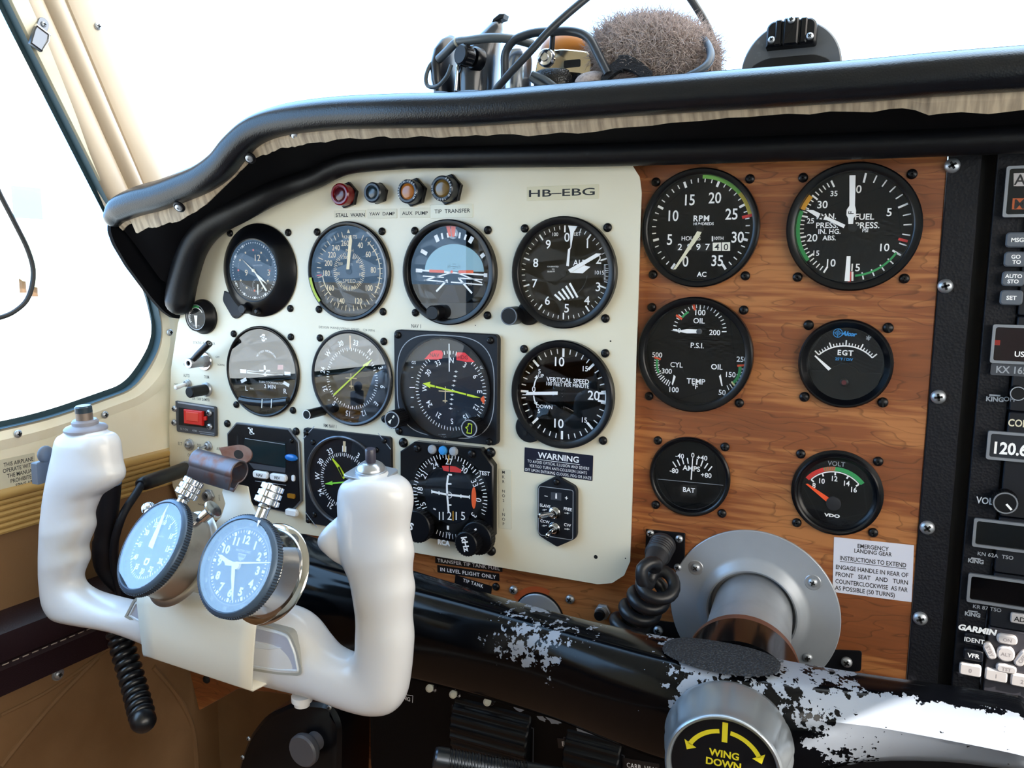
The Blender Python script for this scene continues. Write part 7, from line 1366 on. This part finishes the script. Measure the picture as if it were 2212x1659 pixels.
# fleece headband cover
Q4 = dk(1415, 170); fl = thing('fleece_cover', 'fluffy brown-grey fleece cover lying beside the headsets', 'cover', Q4, Matrix.Identity(4)); FLC = mat('fleece_brown', 'c2b2ac', .95, sheen=.4, noise=(420, '94847e', .45, .7))
mb = MB(); n, k_ = 150, 90; vs = []; fs = []; c = dk(1412, 128, YD + 6) - Q4
for i in range(k_ + 1):
    t = PI * i / k_
    for j in range(n):
        a = 2 * PI * j / n; d = Vector((math.sin(t) * math.cos(a), math.sin(t) * math.sin(a), math.cos(t))); e = Vector((math.copysign(abs(d.x) ** .8, d.x), d.y, math.copysign(abs(d.z) ** .85, d.z)))
        sh = Vector((e.x * 40, e.y * 24, e.z * (24 - 5.5 * d.x - 4 * d.x * d.x))); s_ = 1 + .05 * mnoise.noise(d * 4) + .05 * mnoise.noise(d * 9) + .05 * abs(mnoise.noise(d * 16)) + .06 * abs(mnoise.noise(d * 30)); vs.append(c + sh * s_ + Vector((0, 0, -2.2 * d.x)))
for i in range(k_):
    for j in range(n): j2 = (j + 1) % n; fs.append((i * n + j, (i + 1) * n + j, (i + 1) * n + j2, i * n + j2))
mb.add(vs, fs, FLC); ob = mb.build('fleece', fl, 180)
ps = ob.modifiers.new('pile', 'PARTICLE_SYSTEM').particle_system; st = ps.settings; st.type = 'HAIR'; st.count = 26000; st.hair_length = .0015; st.use_advanced_hair = True; st.hair_step = 3; st.brownian_factor = .004; st.roughness_1 = .004; st.roughness_1_size = .004; st.roughness_endpoint = .0025; st.root_radius = .45; st.tip_radius = .15; st.radius_scale = .0009; st.render_step = 3; st.material = 1
mb = MB(); rng = random.Random(5); c = dk(1282, 178, YD - 14) - Q4
for i in range(1): mb.ball(c, (13, 10, 7), FLC, 40, 20)
mb.build('fleece_flap', fl)
STR = mat('woven_strap', '1c1d22', .85, bump=('voronoi', 900, .8, .6)); o = thing('woven_strap', 'black woven strap crossing the foot of the fleece cover', 'strap', dk(1345, 160), Matrix.Identity(4)); Q5 = dk(1345, 160)
for P in (((1300, 182), (1315, 160), (1340, 140), (1348, 142)), ((1338, 136), (1362, 138), (1385, 152), (1410, 172))):
    pth = spline([dk(*p_, YD - 24) - Q5 for p_ in P], 6); mb = MB(); mb.loft([[p + Vector((0, 0, 5)), p + Vector((0, -2.4, 4)), p + Vector((0, -2.8, -4)), p + Vector((0, 0, -5)), p + Vector((0, 1.5, 0))] for p in pth], STR); mb.build('strap', o, 60)
mb = MB(); mb.tube(spline([dk(u, v, YD + y_) - Q4 for u, v, y_ in ((1480, 74, 12), (1505, 78, 2), (1524, 90, -8), (1535, 114, -16), (1530, 136, -22), (1508, 154, -26), (1470, 172, -28))], 6), 2.4, mat('band_blue_grey', '4a5664', .4), 12); mb.build('edge_band', fl)
# compass mount
Q6 = dk(1708, 150, 4); o = thing('compass_mount', 'round dark disc mount with a clamp standing on the glareshield', 'mount', Q6, Matrix.Rotation(-.12, 4, 'X') @ PANEL_ROT); mb = MB(); DK = mat('mount_grey', '565a60', .42, noise=(200, '6c7077', .6, .75))
mb.lathe([(30.5, -3), (30.5, 1.6), (29.5, 2.6), (0, 2.6)], DK, None, 80); mb.build('disc', o)
mb = MB(); mb.prism(ol([(-25, -6), (-24, 3), (-15, 7), (15, 7), (24, 3), (25, -6)], 3), 2.5, 4.2, SLOT, None, .5); mb.build('slot', o)
mb = MB(); mb.prism(ol([(-15, 12), (-15, 25), (-12, 28), (12, 28), (15, 25), (15, 12)], 2), 2.5, 10, BLK, None, 1.2); mb.prism(rrect(9, 17, 1, 3, 0, 20), 10, 12, BLKG, None, 1); mb.prism(rrect(4, 16, 1, 3, -7.5, 20), 10, 11.4, BLKG, None, .8); mb.prism(rrect(4, 16, 1, 3, 7.5, 20), 10, 11.4, BLKG, None, .8); mb.build('clamp', o)
for a, b in ((-11.4, 16), (11.4, 16), (0, 26.5)): screw(o, a, b, 10 if b < 25 else 12, 'zinc', 2.3)
